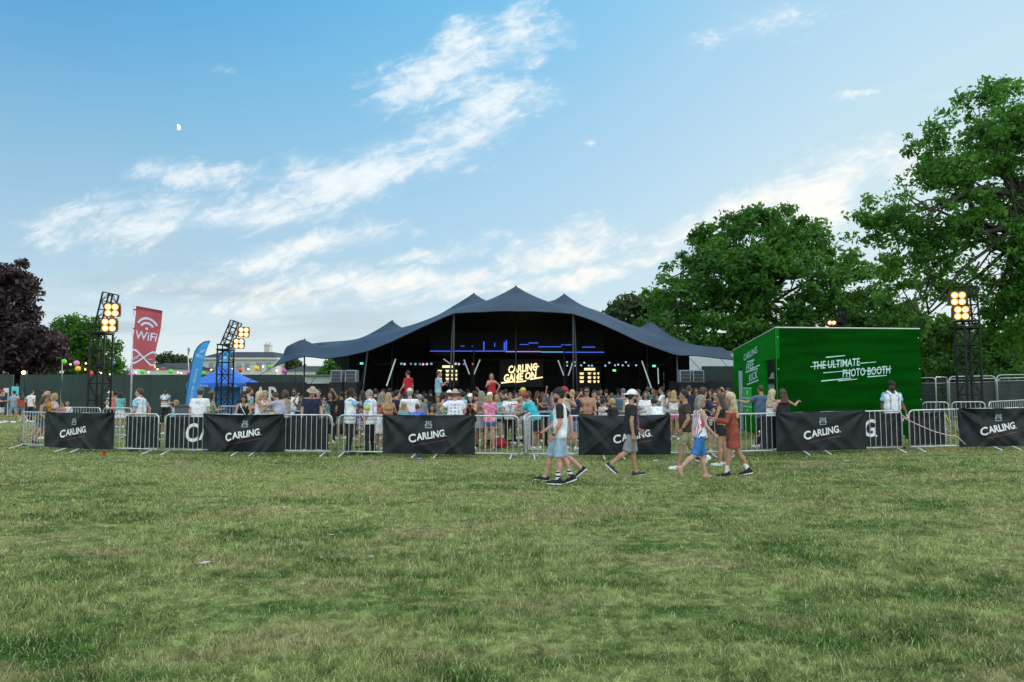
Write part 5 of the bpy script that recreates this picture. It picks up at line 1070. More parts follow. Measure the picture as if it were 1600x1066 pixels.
def build_small():
    D = bline(1418); pts = [P(1411, 649, D-.1), P(1416, 655, D-.14), P(1437, 665, D-.13), P(1460, 674.5, D-.13), P(1480, 680, D-.13), P(1494, 682, D-.15), P(1500, 686, D-.17), P(1509, 695, D-.2)]
    rm = M('rope_pink_white', (.66, .42, .44), .7, .35, 18); r = tag(MB().tube(pts, .013, 6).build('rope', rm, smooth=True), 'pink and white rope hanging along the bars right of the right steward', 'rope')
    mb = MB()
    for i in range(7): a = P(1414+random.uniform(-3, 4), 651+random.uniform(-4, 6), D-.1); mb.tube([a, a+Vector((random.uniform(-.08, .08), -.02, random.uniform(-.1, .08)))], .014, 5)
    mb.build('knot', rm, r)
    def foot(px, py):
        Y = 1.8*FPX/(py-607); 
        for _ in range(4): p = GX(px, Y, py); Y = (1.8-p.z)*FPX/(py-607.0)
        return GX(px, Y, py)
    b = foot(162, 712); red = M('red_plastic', (.55, .02, .025), .35, .08, 5); mb = MB(); mb.lathe((0, 0, 0), [(.033, 0), (.045, .12), (.048, .122), (.045, .118), (.032, .01)], 14); tag(mb.build('plastic_cup', red, loc=b+Vector((0, 0, .02))), 'red plastic cup standing on the grass before the left barriers', 'cup')
    def scrap(px, py, s, c, label, nm='paper_scrap'):
        s *= .75
        p = foot(px, py); mb = MB(); n = 5; V = []; rg = random.Random(px)
        for j in range(n):
            for i in range(n): V.append((p.x+(i/(n-1)-.5)*s+rg.uniform(-.1, .1)*s, p.y+(j/(n-1)-.5)*s*.7+rg.uniform(-.1, .1)*s, p.z+.02+rg.uniform(0, .3)*s*.4))
        mb.raw(V, [(j*n+i, j*n+i+1, (j+1)*n+i+1, (j+1)*n+i) for j in range(n-1) for i in range(n-1)]); tag(mb.build(nm, M('paper_'+label.split()[0]+label.split()[1], c, .7, .15, 9)), label, 'litter', 'litter on the grass')
    wt = (.48, .48, .50)
    scrap(318, 877, .14, wt, 'white torn packet, the nearest litter on the left'); scrap(446, 792, .10, wt, 'pale crumpled cup on open grass left of centre'); scrap(519, 834, .08, wt, 'tiny white paper below and right of the crumpled cup'); scrap(579, 867, .09, wt, 'white crumpled paper nearest the bottom centre'); scrap(47, 800, .08, wt, 'small white paper at the far left of the grass'); scrap(5, 757, .24, (.50, .26, .10), 'brown cardboard scrap at the left edge'); scrap(1002, 737, .10, wt, 'white scrap beyond the walking women at right')
    scrap(653, 717, .22, (.06, .26, .55), 'blue plastic bag lying by the third banner'); scrap(1025, 720, .16, (.6, .65, .8), 'pale bag on the grass behind the man in the white cap'); scrap(327, 711, .07, (.1, .3, .7), 'tiny blue wrapper below the letters CA'); scrap(1323, 720, .16, wt, 'white scrap below the right banner feet'); scrap(145, 711, .12, wt, 'white straw and lid beside the red cup'); scrap(803, 692, .3, (.5, .55, .58), 'pale packets beside the red bag'); scrap(870, 690, .14, wt, 'white packet behind the striding man')
    b = foot(779, 699); mb = MB(); rg = random.Random(3); mb.ball((0, 0, .13), (.34, .2, .17), 0, 14, 9); V = [(x*(1+rg.uniform(-.12, .12)), y*(1+rg.uniform(-.12, .12)), max(0, z*(1+rg.uniform(-.15, .15)))) for x, y, z in mb.v]; mb.v = V
    o = mb.build('cloth_bag', M('red_cloth', (.42, .02, .03), .7, .25, 6, .4), smooth=True, loc=b); tag(o, 'red bag slumped on the grass under the high table', 'bag'); MB().tube([(-.1, 0, .27), (-.06, 0, .36), (.06, 0, .36), (.1, 0, .27)], .012, 5).build('handle', M('red_cloth'), o)
    b = GX(290, 26); r = empty('equipment_case', b); tag(r, 'dark equipment case beside the seated blonde woman at left', 'case'); MB().bbox((0, 0, .6), (.62, .5, 1.16), .03).build('case_body', M('case_dark', (.03, .04, .045), .5, .2, 3), r); mb = MB(); [mb.box((0, -.26, z), (.56, .02, .22)) for z in (.35, .65, .95)]; mb.build('case_slats', M('case_grey', (.08, .1, .11), .5), r)
    b = GX(1476, 21); r = empty('hazard_tape', b+Vector((0, 0, .78))); tag(r, 'bunch of yellow tape on a stake right of the right steward', 'tape'); MB().tube([(0, 0, -.8), (0, 0, .05)], .02, 5).build('stake', METAL, r); mb = MB(); rg = random.Random(9)
    for i in range(7): a = Vector((rg.uniform(-.1, .1), 0, rg.uniform(-.05, .1))); mb.tube([a, a+Vector((rg.uniform(-.12, .12), -.03, rg.uniform(-.22, .05)))], .02, 4)
    mb.build('tape_strands', M('tape_yellow', (.6, .58, .04), .5), r)
build_small()
# ---------------------------------------------------------------- people: bodies and clothes as one smooth skin each
def surf_nets(vals, lo, h):
    nx, ny, nz = vals.shape; neg = vals < 0
    c = [neg[i:nx-1+i, j:ny-1+j, k:nz-1+k] for i in (0, 1) for j in (0, 1) for k in (0, 1)]
    cnt = sum(q.astype(np.int8) for q in c); act = (cnt > 0) & (cnt < 8)
    idx = np.argwhere(act)
    if len(idx) == 0: return None
    vid = -np.ones(act.shape, np.int32); vid[act] = np.arange(len(idx))
    acc = np.zeros((len(idx), 3)); num = np.zeros(len(idx))
    corner = [(i, j, k) for i in (0, 1) for j in (0, 1) for k in (0, 1)]
    cv = [vals[idx[:, 0]+i, idx[:, 1]+j, idx[:, 2]+k] for i, j, k in corner]
    for a in range(8):
        for b in range(a+1, 8):
            if sum(x != y for x, y in zip(corner[a], corner[b])) != 1: continue
            va, vb = cv[a], cv[b]; m = (va < 0) != (vb < 0)
            t = np.where(m, va/np.where(np.abs(va-vb) < 1e-9, 1e-9, va-vb), 0)
            pa, pb_ = np.array(corner[a], float), np.array(corner[b], float)
            acc[m] += pa+(pb_-pa)*t[m][:, None]; num[m] += 1
    V = lo+(idx+acc/num[:, None])*h; Fs = []
    for ax in range(3):
        o1, o2 = [d for d in range(3) if d != ax]
        sl0 = [slice(None)]*3; sl1 = [slice(None)]*3; sl0[ax] = slice(0, -1); sl1[ax] = slice(1, None)
        A, B = neg[tuple(sl0)], neg[tuple(sl1)]; e = np.argwhere(A != B)
        e = e[(e[:, o1] > 0) & (e[:, o2] > 0) & (e[:, o1] < vals.shape[o1]-1) & (e[:, o2] < vals.shape[o2]-1)]
        if len(e) == 0: continue
        def cell(d1, d2): q = e.copy(); q[:, o1] -= d1; q[:, o2] -= d2; return vid[q[:, 0], q[:, 1], q[:, 2]]
        f = np.stack([cell(1, 1), cell(0, 1), cell(0, 0), cell(1, 0)], 1); s = A[e[:, 0], e[:, 1], e[:, 2]]
        if ax == 1: s = ~s
        f[~s] = f[~s][:, ::-1]; Fs.append(f)
    F = np.concatenate(Fs); F = F[(F >= 0).all(1)]
    return V, F
class Sdf:
    """A union of tapered capsules ('c') and ellipsoids ('e'), each softly joined; cuts are half-spaces."""
    def __init__(s): s.p = []; s.cuts = []; s.sub = []
    def cap(s, a, b, ra, rb=None, k=.02, clip=None): s.p.append(('c', np.array(a, float), np.array(b, float), ra, rb or ra, k, clip)); return s
    def ell(s, c, r, k=.02, R=None, clip=None): s.p.append(('e', np.array(c, float), np.array(r, float), np.eye(3) if R is None else np.array(R), 0, k, clip)); return s
    def cut(s, p, n): n = np.array(n, float); s.cuts.append((np.array(p, float), n/np.linalg.norm(n))); return s
    def mesh(s, h):
        lo = np.min([np.minimum(q[1], q[2])-max(q[3], q[4]) if q[0] == 'c' else q[1]-max(q[2]) for q in s.p], 0)-2.2*h
        hi = np.max([np.maximum(q[1], q[2])+max(q[3], q[4]) if q[0] == 'c' else q[1]+max(q[2]) for q in s.p], 0)+2.2*h
        n = np.ceil((hi-lo)/h).astype(int)+1; ax = [lo[i]+h*np.arange(n[i]) for i in range(3)]; D = np.full(n, 1.0, np.float32)
        for q in s.p:
            k = q[5]
            if q[0] == 'c': mn, mx = np.minimum(q[1], q[2])-max(q[3], q[4]), np.maximum(q[1], q[2])+max(q[3], q[4])
            else: mn, mx = q[1]-max(q[2]), q[1]+max(q[2])
            g = k+3*h; i0 = np.clip(np.floor((mn-g-lo)/h).astype(int), 0, n); i1 = np.clip(np.ceil((mx+g-lo)/h).astype(int)+1, 0, n); sl = tuple(slice(a, b) for a, b in zip(i0, i1))
            X = ax[0][sl[0]][:, None, None]; Y = ax[1][sl[1]][None, :, None]; Z = ax[2][sl[2]][None, None, :]
            if q[0] == 'c':
                a, d = q[1], q[2]-q[1]; L2 = max(d@d, 1e-9); t = np.clip(((X-a[0])*d[0]+(Y-a[1])*d[1]+(Z-a[2])*d[2])/L2, 0, 1)
                dd = np.sqrt((X-a[0]-t*d[0])**2+(Y-a[1]-t*d[1])**2+(Z-a[2]-t*d[2])**2)-(q[3]+(q[4]-q[3])*t)
            else:
                R = q[3]; dx, dy, dz = X-q[1][0], Y-q[1][1], Z-q[1][2]
                e = [(dx*R[0, j]+dy*R[1, j]+dz*R[2, j])/q[2][j] for j in range(3)]; l = np.sqrt(e[0]**2+e[1]**2+e[2]**2); dd = (l-1)*min(q[2])*np.where(l < 1, 1, .5+.5*np.mean(q[2])/min(q[2]))
            if q[6] is not None:
                for (cp, cn) in (q[6] if isinstance(q[6], list) else [q[6]]): dd = np.maximum(dd, (X-cp[0])*cn[0]+(Y-cp[1])*cn[1]+(Z-cp[2])*cn[2])
            o = D[sl]
            if k > 0: hh = np.clip(.5+.5*(o-dd)/k, 0, 1); D[sl] = o*(1-hh)+dd*hh-k*hh*(1-hh)
            else: D[sl] = np.minimum(o, dd)
        for (cp, cn) in s.cuts:
            D = np.maximum(D, (ax[0][:, None, None]-cp[0])*cn[0]+(ax[1][None, :, None]-cp[1])*cn[1]+(ax[2][None, None, :]-cp[2])*cn[2])
        D[0] = D[-1] = 1; D[:, 0] = D[:, -1] = 1; D[:, :, 0] = D[:, :, -1] = 1
        return surf_nets(D, lo, h)
SKINS = {'fair': (.52, .31, .23), 'pink': (.55, .29, .23), 'tan': (.42, .24, .155), 'olive': (.34, .19, .12), 'brown': (.14, .075, .048), 'dark': (.075, .042, .03)}
HAIRC = {'black': (.012, .010, .010), 'dark': (.030, .020, .014), 'brown': (.085, .048, .026), 'blond': (.48, .34, .16), 'fairblond': (.66, .54, .32), 'ginger': (.32, .13, .04), 'grey': (.32, .32, .32), 'ash': (.30, .26, .20)}
CLOTH = {'white': (.80, .80, .83), 'offwhite': (.58, .55, .50), 'black': (.014, .014, .016), 'navy': (.018, .026, .062), 'blue': (.03, .10, .42), 'royal': (.02, .07, .55), 'lightblue': (.24, .46, .66), 'skyblue': (.30, .50, .66), 'bluegrey': (.075, .125, .20), 'teal': (.03, .19, .22), 'turquoise': (.03, .42, .50), 'aqua': (.16, .46, .50),
         'denim': (.10, .20, .36), 'lightdenim': (.30, .42, .55), 'brightdenim': (.03, .17, .45), 'jeans': (.035, .06, .13), 'grey': (.24, .25, .26), 'lavender': (.40, .39, .48), 'red': (.46, .018, .03), 'coral': (.62, .14, .14), 'peach': (.72, .30, .17), 'orange': (.68, .18, .05), 'rust': (.27, .055, .032), 'mustard': (.48, .24, .025), 'yellow': (.66, .50, .06),
         'hivis': (.42, .66, .04), 'green': (.03, .14, .04), 'darkgreen': (.015, .06, .045), 'khaki': (.33, .29, .17), 'beige': (.42, .34, .25), 'brown': (.055, .032, .022), 'pink': (.55, .16, .28), 'magenta': (.52, .03, .32), 'burgundy': (.10, .012, .022), 'purple': (.22, .04, .25), 'dusk': (.10, .09, .09), 'slate': (.10, .12, .15), 'sand': (.30, .24, .17), 'trouser': (.014, .014, .017), 'mint': (.35, .55, .50), 'olive': (.09, .09, .045)}
def hair_mat(c):                                    # strands: streaks that run down the head
    nm = 'hair_strands_'+c
    if nm in _mats: return _mats[nm]
    m = bpy.data.materials.new(nm); m.use_nodes = True; t = m.node_tree; t.nodes.clear(); N = NT(t); tc = N.n('ShaderNodeTexCoord'); sp = N.n('ShaderNodeSeparateXYZ'); N.l(tc.outputs['Object'], sp.inputs[0])
    v = N.xyz(N.m('MULTIPLY', sp.outputs[0], 62), N.m('MULTIPLY', sp.outputs[1], 62), N.m('MULTIPLY', sp.outputs[2], 7)); n = N.noise(v, 1.0, 4, .65, .5); k = HAIRC[c]
    b = N.n('ShaderNodeBsdfPrincipled'); N.l(N.mix(N.mr(n, .34, .66), tuple(q*.38 for q in k)+(1,), tuple(min(1, q*1.3) for q in k)+(1,)), b.inputs['Base Color']); b.inputs['Roughness'].default_value = .6
    bp = N.n('ShaderNodeBump'); bp.inputs['Strength'].default_value = .9; bp.inputs['Distance'].default_value = .02; N.l(n, bp.inputs['Height']); N.l(bp.outputs[0], b.inputs['Normal'])
    o = N.n('ShaderNodeOutputMaterial'); N.l(b.outputs[0], o.inputs[0]); _mats[nm] = m; return m
def cloth(c, pat=None):
    if pat is None: return M('cloth_'+c, CLOTH[c], .85, .2, 6, .6)
    nm = 'cloth_'+c+'_'+pat
    if nm in _mats: return _mats[nm]
    m = bpy.data.materials.new(nm); m.use_nodes = True; t = m.node_tree; t.nodes.clear(); N = NT(t); tc = N.n('ShaderNodeTexCoord'); ob = tc.outputs['Object']
    base = CLOTH[c]+(1,); w = (.78, .78, .81, 1)
    if pat == 'print':          # bright aztec style zigzag print on white
        v = N.n('ShaderNodeTexVoronoi'); N.l(ob, v.inputs['Vector']); v.inputs['Scale'].default_value = 26; wv = N.n('ShaderNodeTexWave', wave_profile='TRI'); N.l(ob, wv.inputs['Vector']); wv.inputs['Scale'].default_value = 7; wv.inputs['Distortion'].default_value = 9; wv.inputs['Detail'].default_value = 1
        pc = N.mix(N.mr(N.noise(ob, 5, 2), .42, .58), (.04, .10, .36, 1), (.55, .07, .08, 1)); col = N.mix(N.mr(wv.outputs['Fac'], .52, .6), w, pc)
    elif pat == 'tiedye': col = N.mix(N.mr(N.noise(ob, 6, 3, .6, 1.5), .40, .62), base, (min(1, base[0]*1.7+.1), min(1, base[1]*1.7+.15), min(1, base[2]*1.5+.12), 1))
    elif pat == 'floral': col = N.mix(N.mr(N.noise(ob, 22, 2, .5), .50, .58), base, w)
    elif pat == 'leafy': col = N.mix(N.mr(N.noise(ob, 16, 3, .6, 1.0), .46, .56), base, (.30, .50, .42, 1))
    elif pat == 'boats':        # rows of small dark motifs on white
        sp = N.n('ShaderNodeSeparateXYZ'); N.l(ob, sp.inputs[0]); f = lambda s, k, o: N.m('ABSOLUTE', N.m('SUBTRACT', N.m('FRACT', N.m('ADD', N.m('MULTIPLY', s, k), o)), .5))
        a = N.m('LESS_THAN', f(sp.outputs[0], 9.0, .5), .27); b = N.m('LESS_THAN', f(sp.outputs[2], 10.5, .2), .2); lim = N.m('LESS_THAN', N.m('ABSOLUTE', N.m('SUBTRACT', sp.outputs[2], 1.2)), .17); lx = N.m('LESS_THAN', N.m('ABSOLUTE', sp.outputs[0]), .12); bk = N.m('LESS_THAN', sp.outputs[1], 0.0)
        col = N.mix(N.m('MULTIPLY', N.m('MULTIPLY', N.m('MULTIPLY', a, b), N.m('MULTIPLY', lim, lx)), bk), base, (.16, .24, .38, 1))
    elif pat == 'chest':        # large blurred purple and white chest print
        sp = N.n('ShaderNodeSeparateXYZ'); N.l(ob, sp.inputs[0]); k = N.m('MULTIPLY', N.mr(sp.outputs[1], .03, .10), N.mr(N.noise(ob, 13, 3, .6), .42, .6)); pc = N.mix(N.mr(N.noise(ob, 8, 2), .4, .6), (.26, .09, .30, 1), (.52, .30, .34, 1)); col = N.mix(N.m('MULTIPLY', k, N.mr(sp.outputs[2], .92, 1.0)), base, pc)
    elif pat == 'stripe':
        sp = N.n('ShaderNodeSeparateXYZ'); N.l(ob, sp.inputs[0]); s_ = N.m('LESS_THAN', N.m('ABSOLUTE', N.m('SUBTRACT', N.m('FRACT', N.m('MULTIPLY', sp.outputs[2], 14)), .5)), .22); col = N.mix(s_, w, base)
    elif pat == 'vest':         # white waistcoat with pale grey reflective bands
        sp = N.n('ShaderNodeSeparateXYZ'); N.l(ob, sp.inputs[0]); b1 = N.m('LESS_THAN', N.m('ABSOLUTE', N.m('SUBTRACT', sp.outputs[2], 1.06)), .03); b2 = N.m('LESS_THAN', N.m('ABSOLUTE', N.m('SUBTRACT', sp.outputs[2], .97)), .025); b3 = N.m('MULTIPLY', N.m('LESS_THAN', N.m('ABSOLUTE', N.m('SUBTRACT', N.m('ABSOLUTE', sp.outputs[0]), .115)), .022), N.m('GREATER_THAN', sp.outputs[2], 1.09)); col = N.mix(N.m('MAXIMUM', N.m('MAXIMUM', b1, b2), b3), base, (.36, .40, .44, 1))
    else: col = N.mix(N.mr(N.noise(ob, 40, 2), .4, .6), base, w)
    b = N.n('ShaderNodeBsdfPrincipled'); N.l(col, b.inputs['Base Color']); b.inputs['Roughness'].default_value = .8
    bp = N.n('ShaderNodeBump'); bp.inputs['Strength'].default_value = .3; bp.inputs['Distance'].default_value = .02; N.l(N.noise(ob, 15, 4), bp.inputs['Height']); N.l(bp.outputs[0], b.inputs['Normal'])
    o = N.n('ShaderNodeOutputMaterial'); N.l(b.outputs[0], o.inputs[0]); _mats[nm] = m; return m
def rx(v, a):                                       # rotate about local X so that +a swings a hanging limb forward (+Y)
    c, s = math.cos(a), math.sin(a); return np.array([v[0], v[1]*c-v[2]*s, v[1]*s+v[2]*c])
def nrm(v): return v/max(np.linalg.norm(v), 1e-9)
# arm poses: hand target from the shoulder (outward, forward, up), then where the elbow points (outward, forward, up)
ARM = {'down': ((.07, .03, -.53), (.5, -1, 0)), 'fwd': ((.06, .22, -.46), (.4, -1, 0)), 'back': ((.08, -.20, -.47), (.5, -1, .1)), 'drink': ((-.02, .30, -.10), (.5, -.3, -1)), 'hold': ((-.02, .30, -.22), (.6, -.4, -1)), 'phone': ((-.10, .34, -.02), (.5, -.2, -1)),
       'raise': ((.14, .12, .48), (1, .1, -.2)), 'out': ((.46, .22, .04), (.3, -.4, -1)), 'reach': ((.02, .52, -.08), (.3, -.2, -1)), 'cross': ((-.26, .17, -.22), (1, .2, -.6)), 'hip': ((.10, .02, -.40), (1, -.5, 0)), 'head': ((-.10, .04, .27), (1, .2, .3)), 'table': ((-.03, .34, -.34), (.6, -.5, -.5)), 'chin': ((-.13, .20, .10), (.5, .0, -1)), 'pocket': ((.03, .06, -.45), (.8, -1, 0)), 'up': ((.10, .30, .36), (.8, 0, -.4)), 'sidefwd': ((.22, .42, -.18), (.6, -.3, -.8)), 'clasp': ((-.13, .24, -.36), (.9, -.4, -.3)), 'sign': ((.10, .48, .04), (.5, -.2, -1))}
LEG = {'stand': ((2, 2, 4, 0), (-2, 2, 4, 0)), 'walk': ((24, 6, 1, -8), (-16, 26, 1, 30)), 'stride': ((27, 4, 1, -12), (-20, 38, 1, 48)), 'step': ((14, 4, 2, -4), (-10, 16, 2, 18)), 'sit': ((82, 82, 8, 0), (82, 82, 8, 0)), 'lean': ((4, 10, 5, 0), (-3, 4, 5, 0)), 'kick': ((10, 8, 2, 0), (-26, 66, 2, 60))}
def person(px, Y, label, facing='C', H=1.76, sex='m', skin='fair', hair=('short', 'brown'), top=('tee', 'white'), bottom=('shorts', 'denim'), shoes=('shoe', 'white'), legs='stand', swap=False, armR='down', armL='down', lean=0, turn=0, nod=0, tw=0, hat=None, extra=(), loft=0.0, group=None, res=None, side=0, wide=1.0, item=None, pos=None, py=640):
    s = H/1.76; fem = sex == 'f'; rz = {'C': 180, 'A': 0, 'L': 90, 'R': -90}.get(facing, facing)
    h = res or (.0135 if Y < 16.8 else .018 if Y < 20 else .022 if Y < 24.5 else .028)
    la, ra = LEG[legs] if isinstance(legs, str) else legs
    if swap: la, ra = ra, la
    U = rx(np.array([math.sin(math.radians(side)), 0, math.cos(math.radians(side))]), -math.radians(lean)); R = np.array([math.cos(math.radians(tw)), math.sin(math.radians(tw)), 0.0]); R = nrm(R-U*(R@U)); Fw = np.cross(U, R)
    hipc = np.array([0, 0, .93*s]); spine = lambda u, f=0, r=0: hipc+U*u*s+Fw*f*s+R*r*s
    hw, sw = (.085, .155) if fem else (.085, .182); wd = wide
    J = {}
    for nm, sg, (tf, kb, ab, fp) in (('L', -1, la), ('R', 1, ra)):
        hp = hipc+np.array([sg*hw*s*wd, 0, -.03*s]); t = np.array([sg*math.sin(math.radians(ab)), 0, -math.cos(math.radians(ab))]); th = rx(t, math.radians(tf)); sh = rx(t, math.radians(tf-kb))
        kn = hp+th*.42*s; an = kn+sh*.40*s; fd = np.array([sg*.18, math.cos(math.radians(fp)), -math.sin(math.radians(fp))]); fd = nrm(fd); fu = nrm(np.cross(np.cross(fd, [0, 0, 1]), fd)) if abs(fd[2]) < .99 else np.array([0, 1, 0.])
        heel = an-fd*.035*s-fu*.045*s; toe = an+fd*.165*s-fu*.055*s; J[nm] = dict(hp=hp, kn=kn, an=an, fd=fd, fu=fu, heel=heel, toe=toe)
    low = min(min(J[q]['heel'][2]-.036*s, J[q]['toe'][2]-.026*s) for q in 'LR')
    dz = np.array([0, 0, -low]); seat_h = None
    hipc = hipc+dz
    for q in 'LR':
        for k in ('hp', 'kn', 'an', 'heel', 'toe'): J[q][k] = J[q][k]+dz
    neck = spine(.52); hu = rx(U, math.radians(-nod+lean*.35)); ty = math.radians(turn); hf0 = nrm(rx(Fw, math.radians(-nod+lean*.35))); hr = nrm(R*math.cos(ty)+hf0*math.sin(ty)); hf = nrm(np.cross(hu, hr)); hc = neck+hu*.155*s+hf*.025*s
    HR = np.stack([hr, hf, hu], 1); hd = lambda r, f, u: hc+hr*r*s+hf*f*s+hu*u*s
    am = .84 if fem else 1.0
    for nm, sg, a in (('L', -1, armL), ('R', 1, armR)):
        tgt, pole = (ARM[a] if isinstance(a, str) else a); shd = spine(.465, 0, sg*sw); ax = lambda v: R*sg*v[0]+np.array([0, 0, 1.])*v[2]+nrm(np.array([Fw[0], Fw[1], 0]))*v[1]
        L1, L2 = .285*s, .26*s; tv = ax(tgt)*s; dist = min(np.linalg.norm(tv), (L1+L2)*.995); d = nrm(tv); ca = (L1*L1+dist*dist-L2*L2)/(2*L1*dist); ca = min(1, max(-1, ca)); pv = ax(pole); pv = nrm(pv-d*(pv@d))
        el = shd+d*L1*ca+pv*L1*math.sqrt(1-ca*ca); wr = shd+d*dist; J['arm'+nm] = dict(sh=shd, el=el, wr=wr, fd=nrm(wr-el), sg=sg)
    # ---- body
    B = Sdf(); tk = .05
    tor = []                                          # torso pieces, reused by the clothes
    for sg in (-1, 1):
        if fem: tor += [(spine(-.02, -.01, sg*.075*wd), spine(.17, 0, sg*.055*wd), .098*wd, .076*wd), (spine(.17, 0, sg*.055*wd), spine(.38, .0, sg*.080), .076*wd, .082)]
        else: tor += [(spine(-.02, 0, sg*.070*wd), spine(.17, .005, sg*.075*wd), .092*wd, .088*wd), (spine(.17, .005, sg*.075*wd), spine(.40, .0, sg*.100), .088*wd, .092)]
        tor += [(spine(.455, -.005, 0), spine(.462, -.005, sg*(sw-.02)), .062, .056 if not fem else .046)]
    if fem: tor += [(spine(.335, .058, sg*.065), spine(.330, .075, sg*.07), .055, .045) for sg in (-1, 1)]
    else: tor += [(spine(.36, .045, sg*.07), spine(.37, .05, sg*.09), .062, .055) for sg in (-1, 1)]
    for a, b, r0, r1 in tor: B.cap(a, b, r0*s, r1*s, tk*s)
    B.cap(spine(.44, -.01), neck+hu*.09*s, (.058 if not fem else .046)*s, (.052 if not fem else .043)*s, .04*s)
    B.ell(hd(0, -.008, .035), np.array([.074, .094, .098])*s, .02*s, HR); B.cap(hd(0, .012, -.015), hd(0, .048, -.078), .062*s, .036*s, .03*s)
    B.cap(hd(0, .088, .012), hd(0, .105, -.018), .010*s, .015*s, .012*s); B.ell(hd(0, .086, -.05), np.array([.026, .012, .012])*s, .012*s, HR)
    for sg in (-1, 1): B.ell(hd(sg*.076, -.005, .0), np.array([.011, .022, .033])*s, .008*s, HR); B.ell(hd(sg*.034, .074, .037), np.array([.028, .014, .010])*s, .012*s, HR)
    for q in 'LR':
        j = J[q]; f = 1.06 if fem else 1.0; f *= wd**.5
        B.cap(j['hp'], j['kn'], .082*s*f, .052*s*f, .03*s); mid = j['kn']+(j['an']-j['kn'])*.33-nrm(np.cross(np.cross(j['an']-j['kn'], np.array([0, 1., 0])), j['an']-j['kn'])+1e-9)*0
        cal = mid+np.array([0, -.016*s, 0]); B.cap(j['kn'], cal, .050*s*f, .053*s*f, .02*s); B.cap(cal, j['an'], .053*s*f, .034*s, .02*s)
        B.cap(j['heel']+j['fu']*.008*s, j['an'], .032*s, .034*s, .02*s); B.cap(j['heel'], j['toe'], .034*s, .026*s, .02*s); B.cap(j['an'], j['toe']*.6+j['heel']*.4+j['fu']*.02*s, .034*s, .028*s, .02*s)
    tips = []; fing = MB()
    for q in 'LR':
        j = J['arm'+q]; a0 = am*s
        B.cap(j['sh'], j['el'], .052*a0, .039*a0, .03*s); fm = j['el']+(j['wr']-j['el'])*.3; B.cap(j['el'], fm, .038*a0, .041*a0, .015*s); B.cap(fm, j['wr'], .041*a0, .026*a0, .015*s)
        f = j['fd']; side_ = nrm(np.cross(f, np.array([0, 0, 1.])) if abs(f[2]) < .92 else np.array([0, 1., 0])); pn = nrm(np.cross(side_, f)); inw = -R*j['sg']
        if abs(f[2]) > .7: side_ = nrm(Fw-f*(Fw@f)); pn = nrm(inw-f*(inw@f)-side_*(inw@side_))
        elif pn[2] > 0: pn = -pn
        pe = j['wr']+f*.085*s
        for o in (-.022, .022): B.cap(j['wr']+side_*o*.6*s, pe+side_*o*s, .020*a0, .019*a0, .015*s)
        curl = .55 if item else .3
        for o, ln, k in ((-.036, .060, 0), (-.012, .078, 1), (.012, .084, 2), (.035, .076, 3)):
            p0 = pe+side_*o*s-f*.012*s; d1 = nrm(f*math.cos(curl)+pn*math.sin(curl)); d2 = nrm(f*math.cos(curl*2.6)+pn*math.sin(curl*2.6)); p1 = p0+d1*ln*.55*s; p2 = p1+d2*ln*.5*s; fing.tube([p0, p1, p2], [.0098*s, .009*s, .0068*s], 5)
        t0 = j['wr']+f*.03*s+side_*.03*s; d1 = nrm(f*.75+side_*.65+pn*.25); d2 = nrm(f*.95+side_*.2+pn*.35); fing.tube([t0, t0+d1*.042*s, t0+d1*.042*s+d2*.032*s], [.0115*s, .0105*s, .008*s], 5)
        J['hand'+q] = j['wr']+f*.075*s+pn*.03*s
    V, F = B.mesh(h)
    # eyes, brows, lips sit in the same skin
    ex = MB()
    for sg in (-1, 1):
        for (r, f, u, rad, mi) in ((.031, .0795, .018, (.016, .010, .0095), 2), (.031, .0875, .018, (.0075, .006, .0075), 1), (.033, .084, .043, (.023, .008, .006), 3)):
            m2 = MB(); m2.ball((0, 0, 0), tuple(x*s for x in rad), 0, 8, 5); ex.raw([HR@np.array(p)+hd(sg*r, f, u) for p in m2.v], m2.f, mi)
    m2 = MB(); m2.ball((0, 0, 0), (.025*s, .008*s, .0075*s), 0, 8, 5); ex.raw([HR@np.array(p)+hd(0, .0905, -.049) for p in m2.v], m2.f, 4)
    nb = len(V); fv = [tuple(int(i) for i in f) for f in F]+[tuple(nb+i for i in f) for f in fing.f]; mi = [0]*len(fv)
    AV = [tuple(v) for v in V]+[tuple(v) for v in fing.v]; b2 = len(AV); AV += [tuple(v) for v in ex.v]; fv += [tuple(b2+i for i in f) for f in ex.f]; mi += ex.mi
    me = bpy.data.meshes.new('person'); me.from_pydata(AV, [], fv); sc = SKINS[skin]
    hcol = HAIRC[hair[1]] if hair else (.05, .03, .02)
    for m in (M('skin_'+skin, sc, .62, .16, 11, .15, spec=.3), M('eye_dark', (.015, .012, .01), .3), M('eye_white', (.45, .43, .42), .4), M('brow_'+(hair[1] if hair else 'none'), tuple(x*.7 for x in hcol), .8), M('lips_'+skin, (sc[0]*.8, sc[1]*.52, sc[2]*.55), .5)): me.materials.append(m)
    me.polygons.foreach_set('material_index', mi); me.polygons.foreach_set('use_smooth', [True]*len(fv)); me.update()
    o = bpy.data.objects.new('person', me); C.objects.link(o); tag(o, label, 'person', group)
    loc = Vector(pos) if pos is not None else GX(px, Y, py); o.location = (loc.x, loc.y, loc.z+loft-(.012 if not loft else 0)); o.rotation_euler = (0, 0, math.radians(rz))
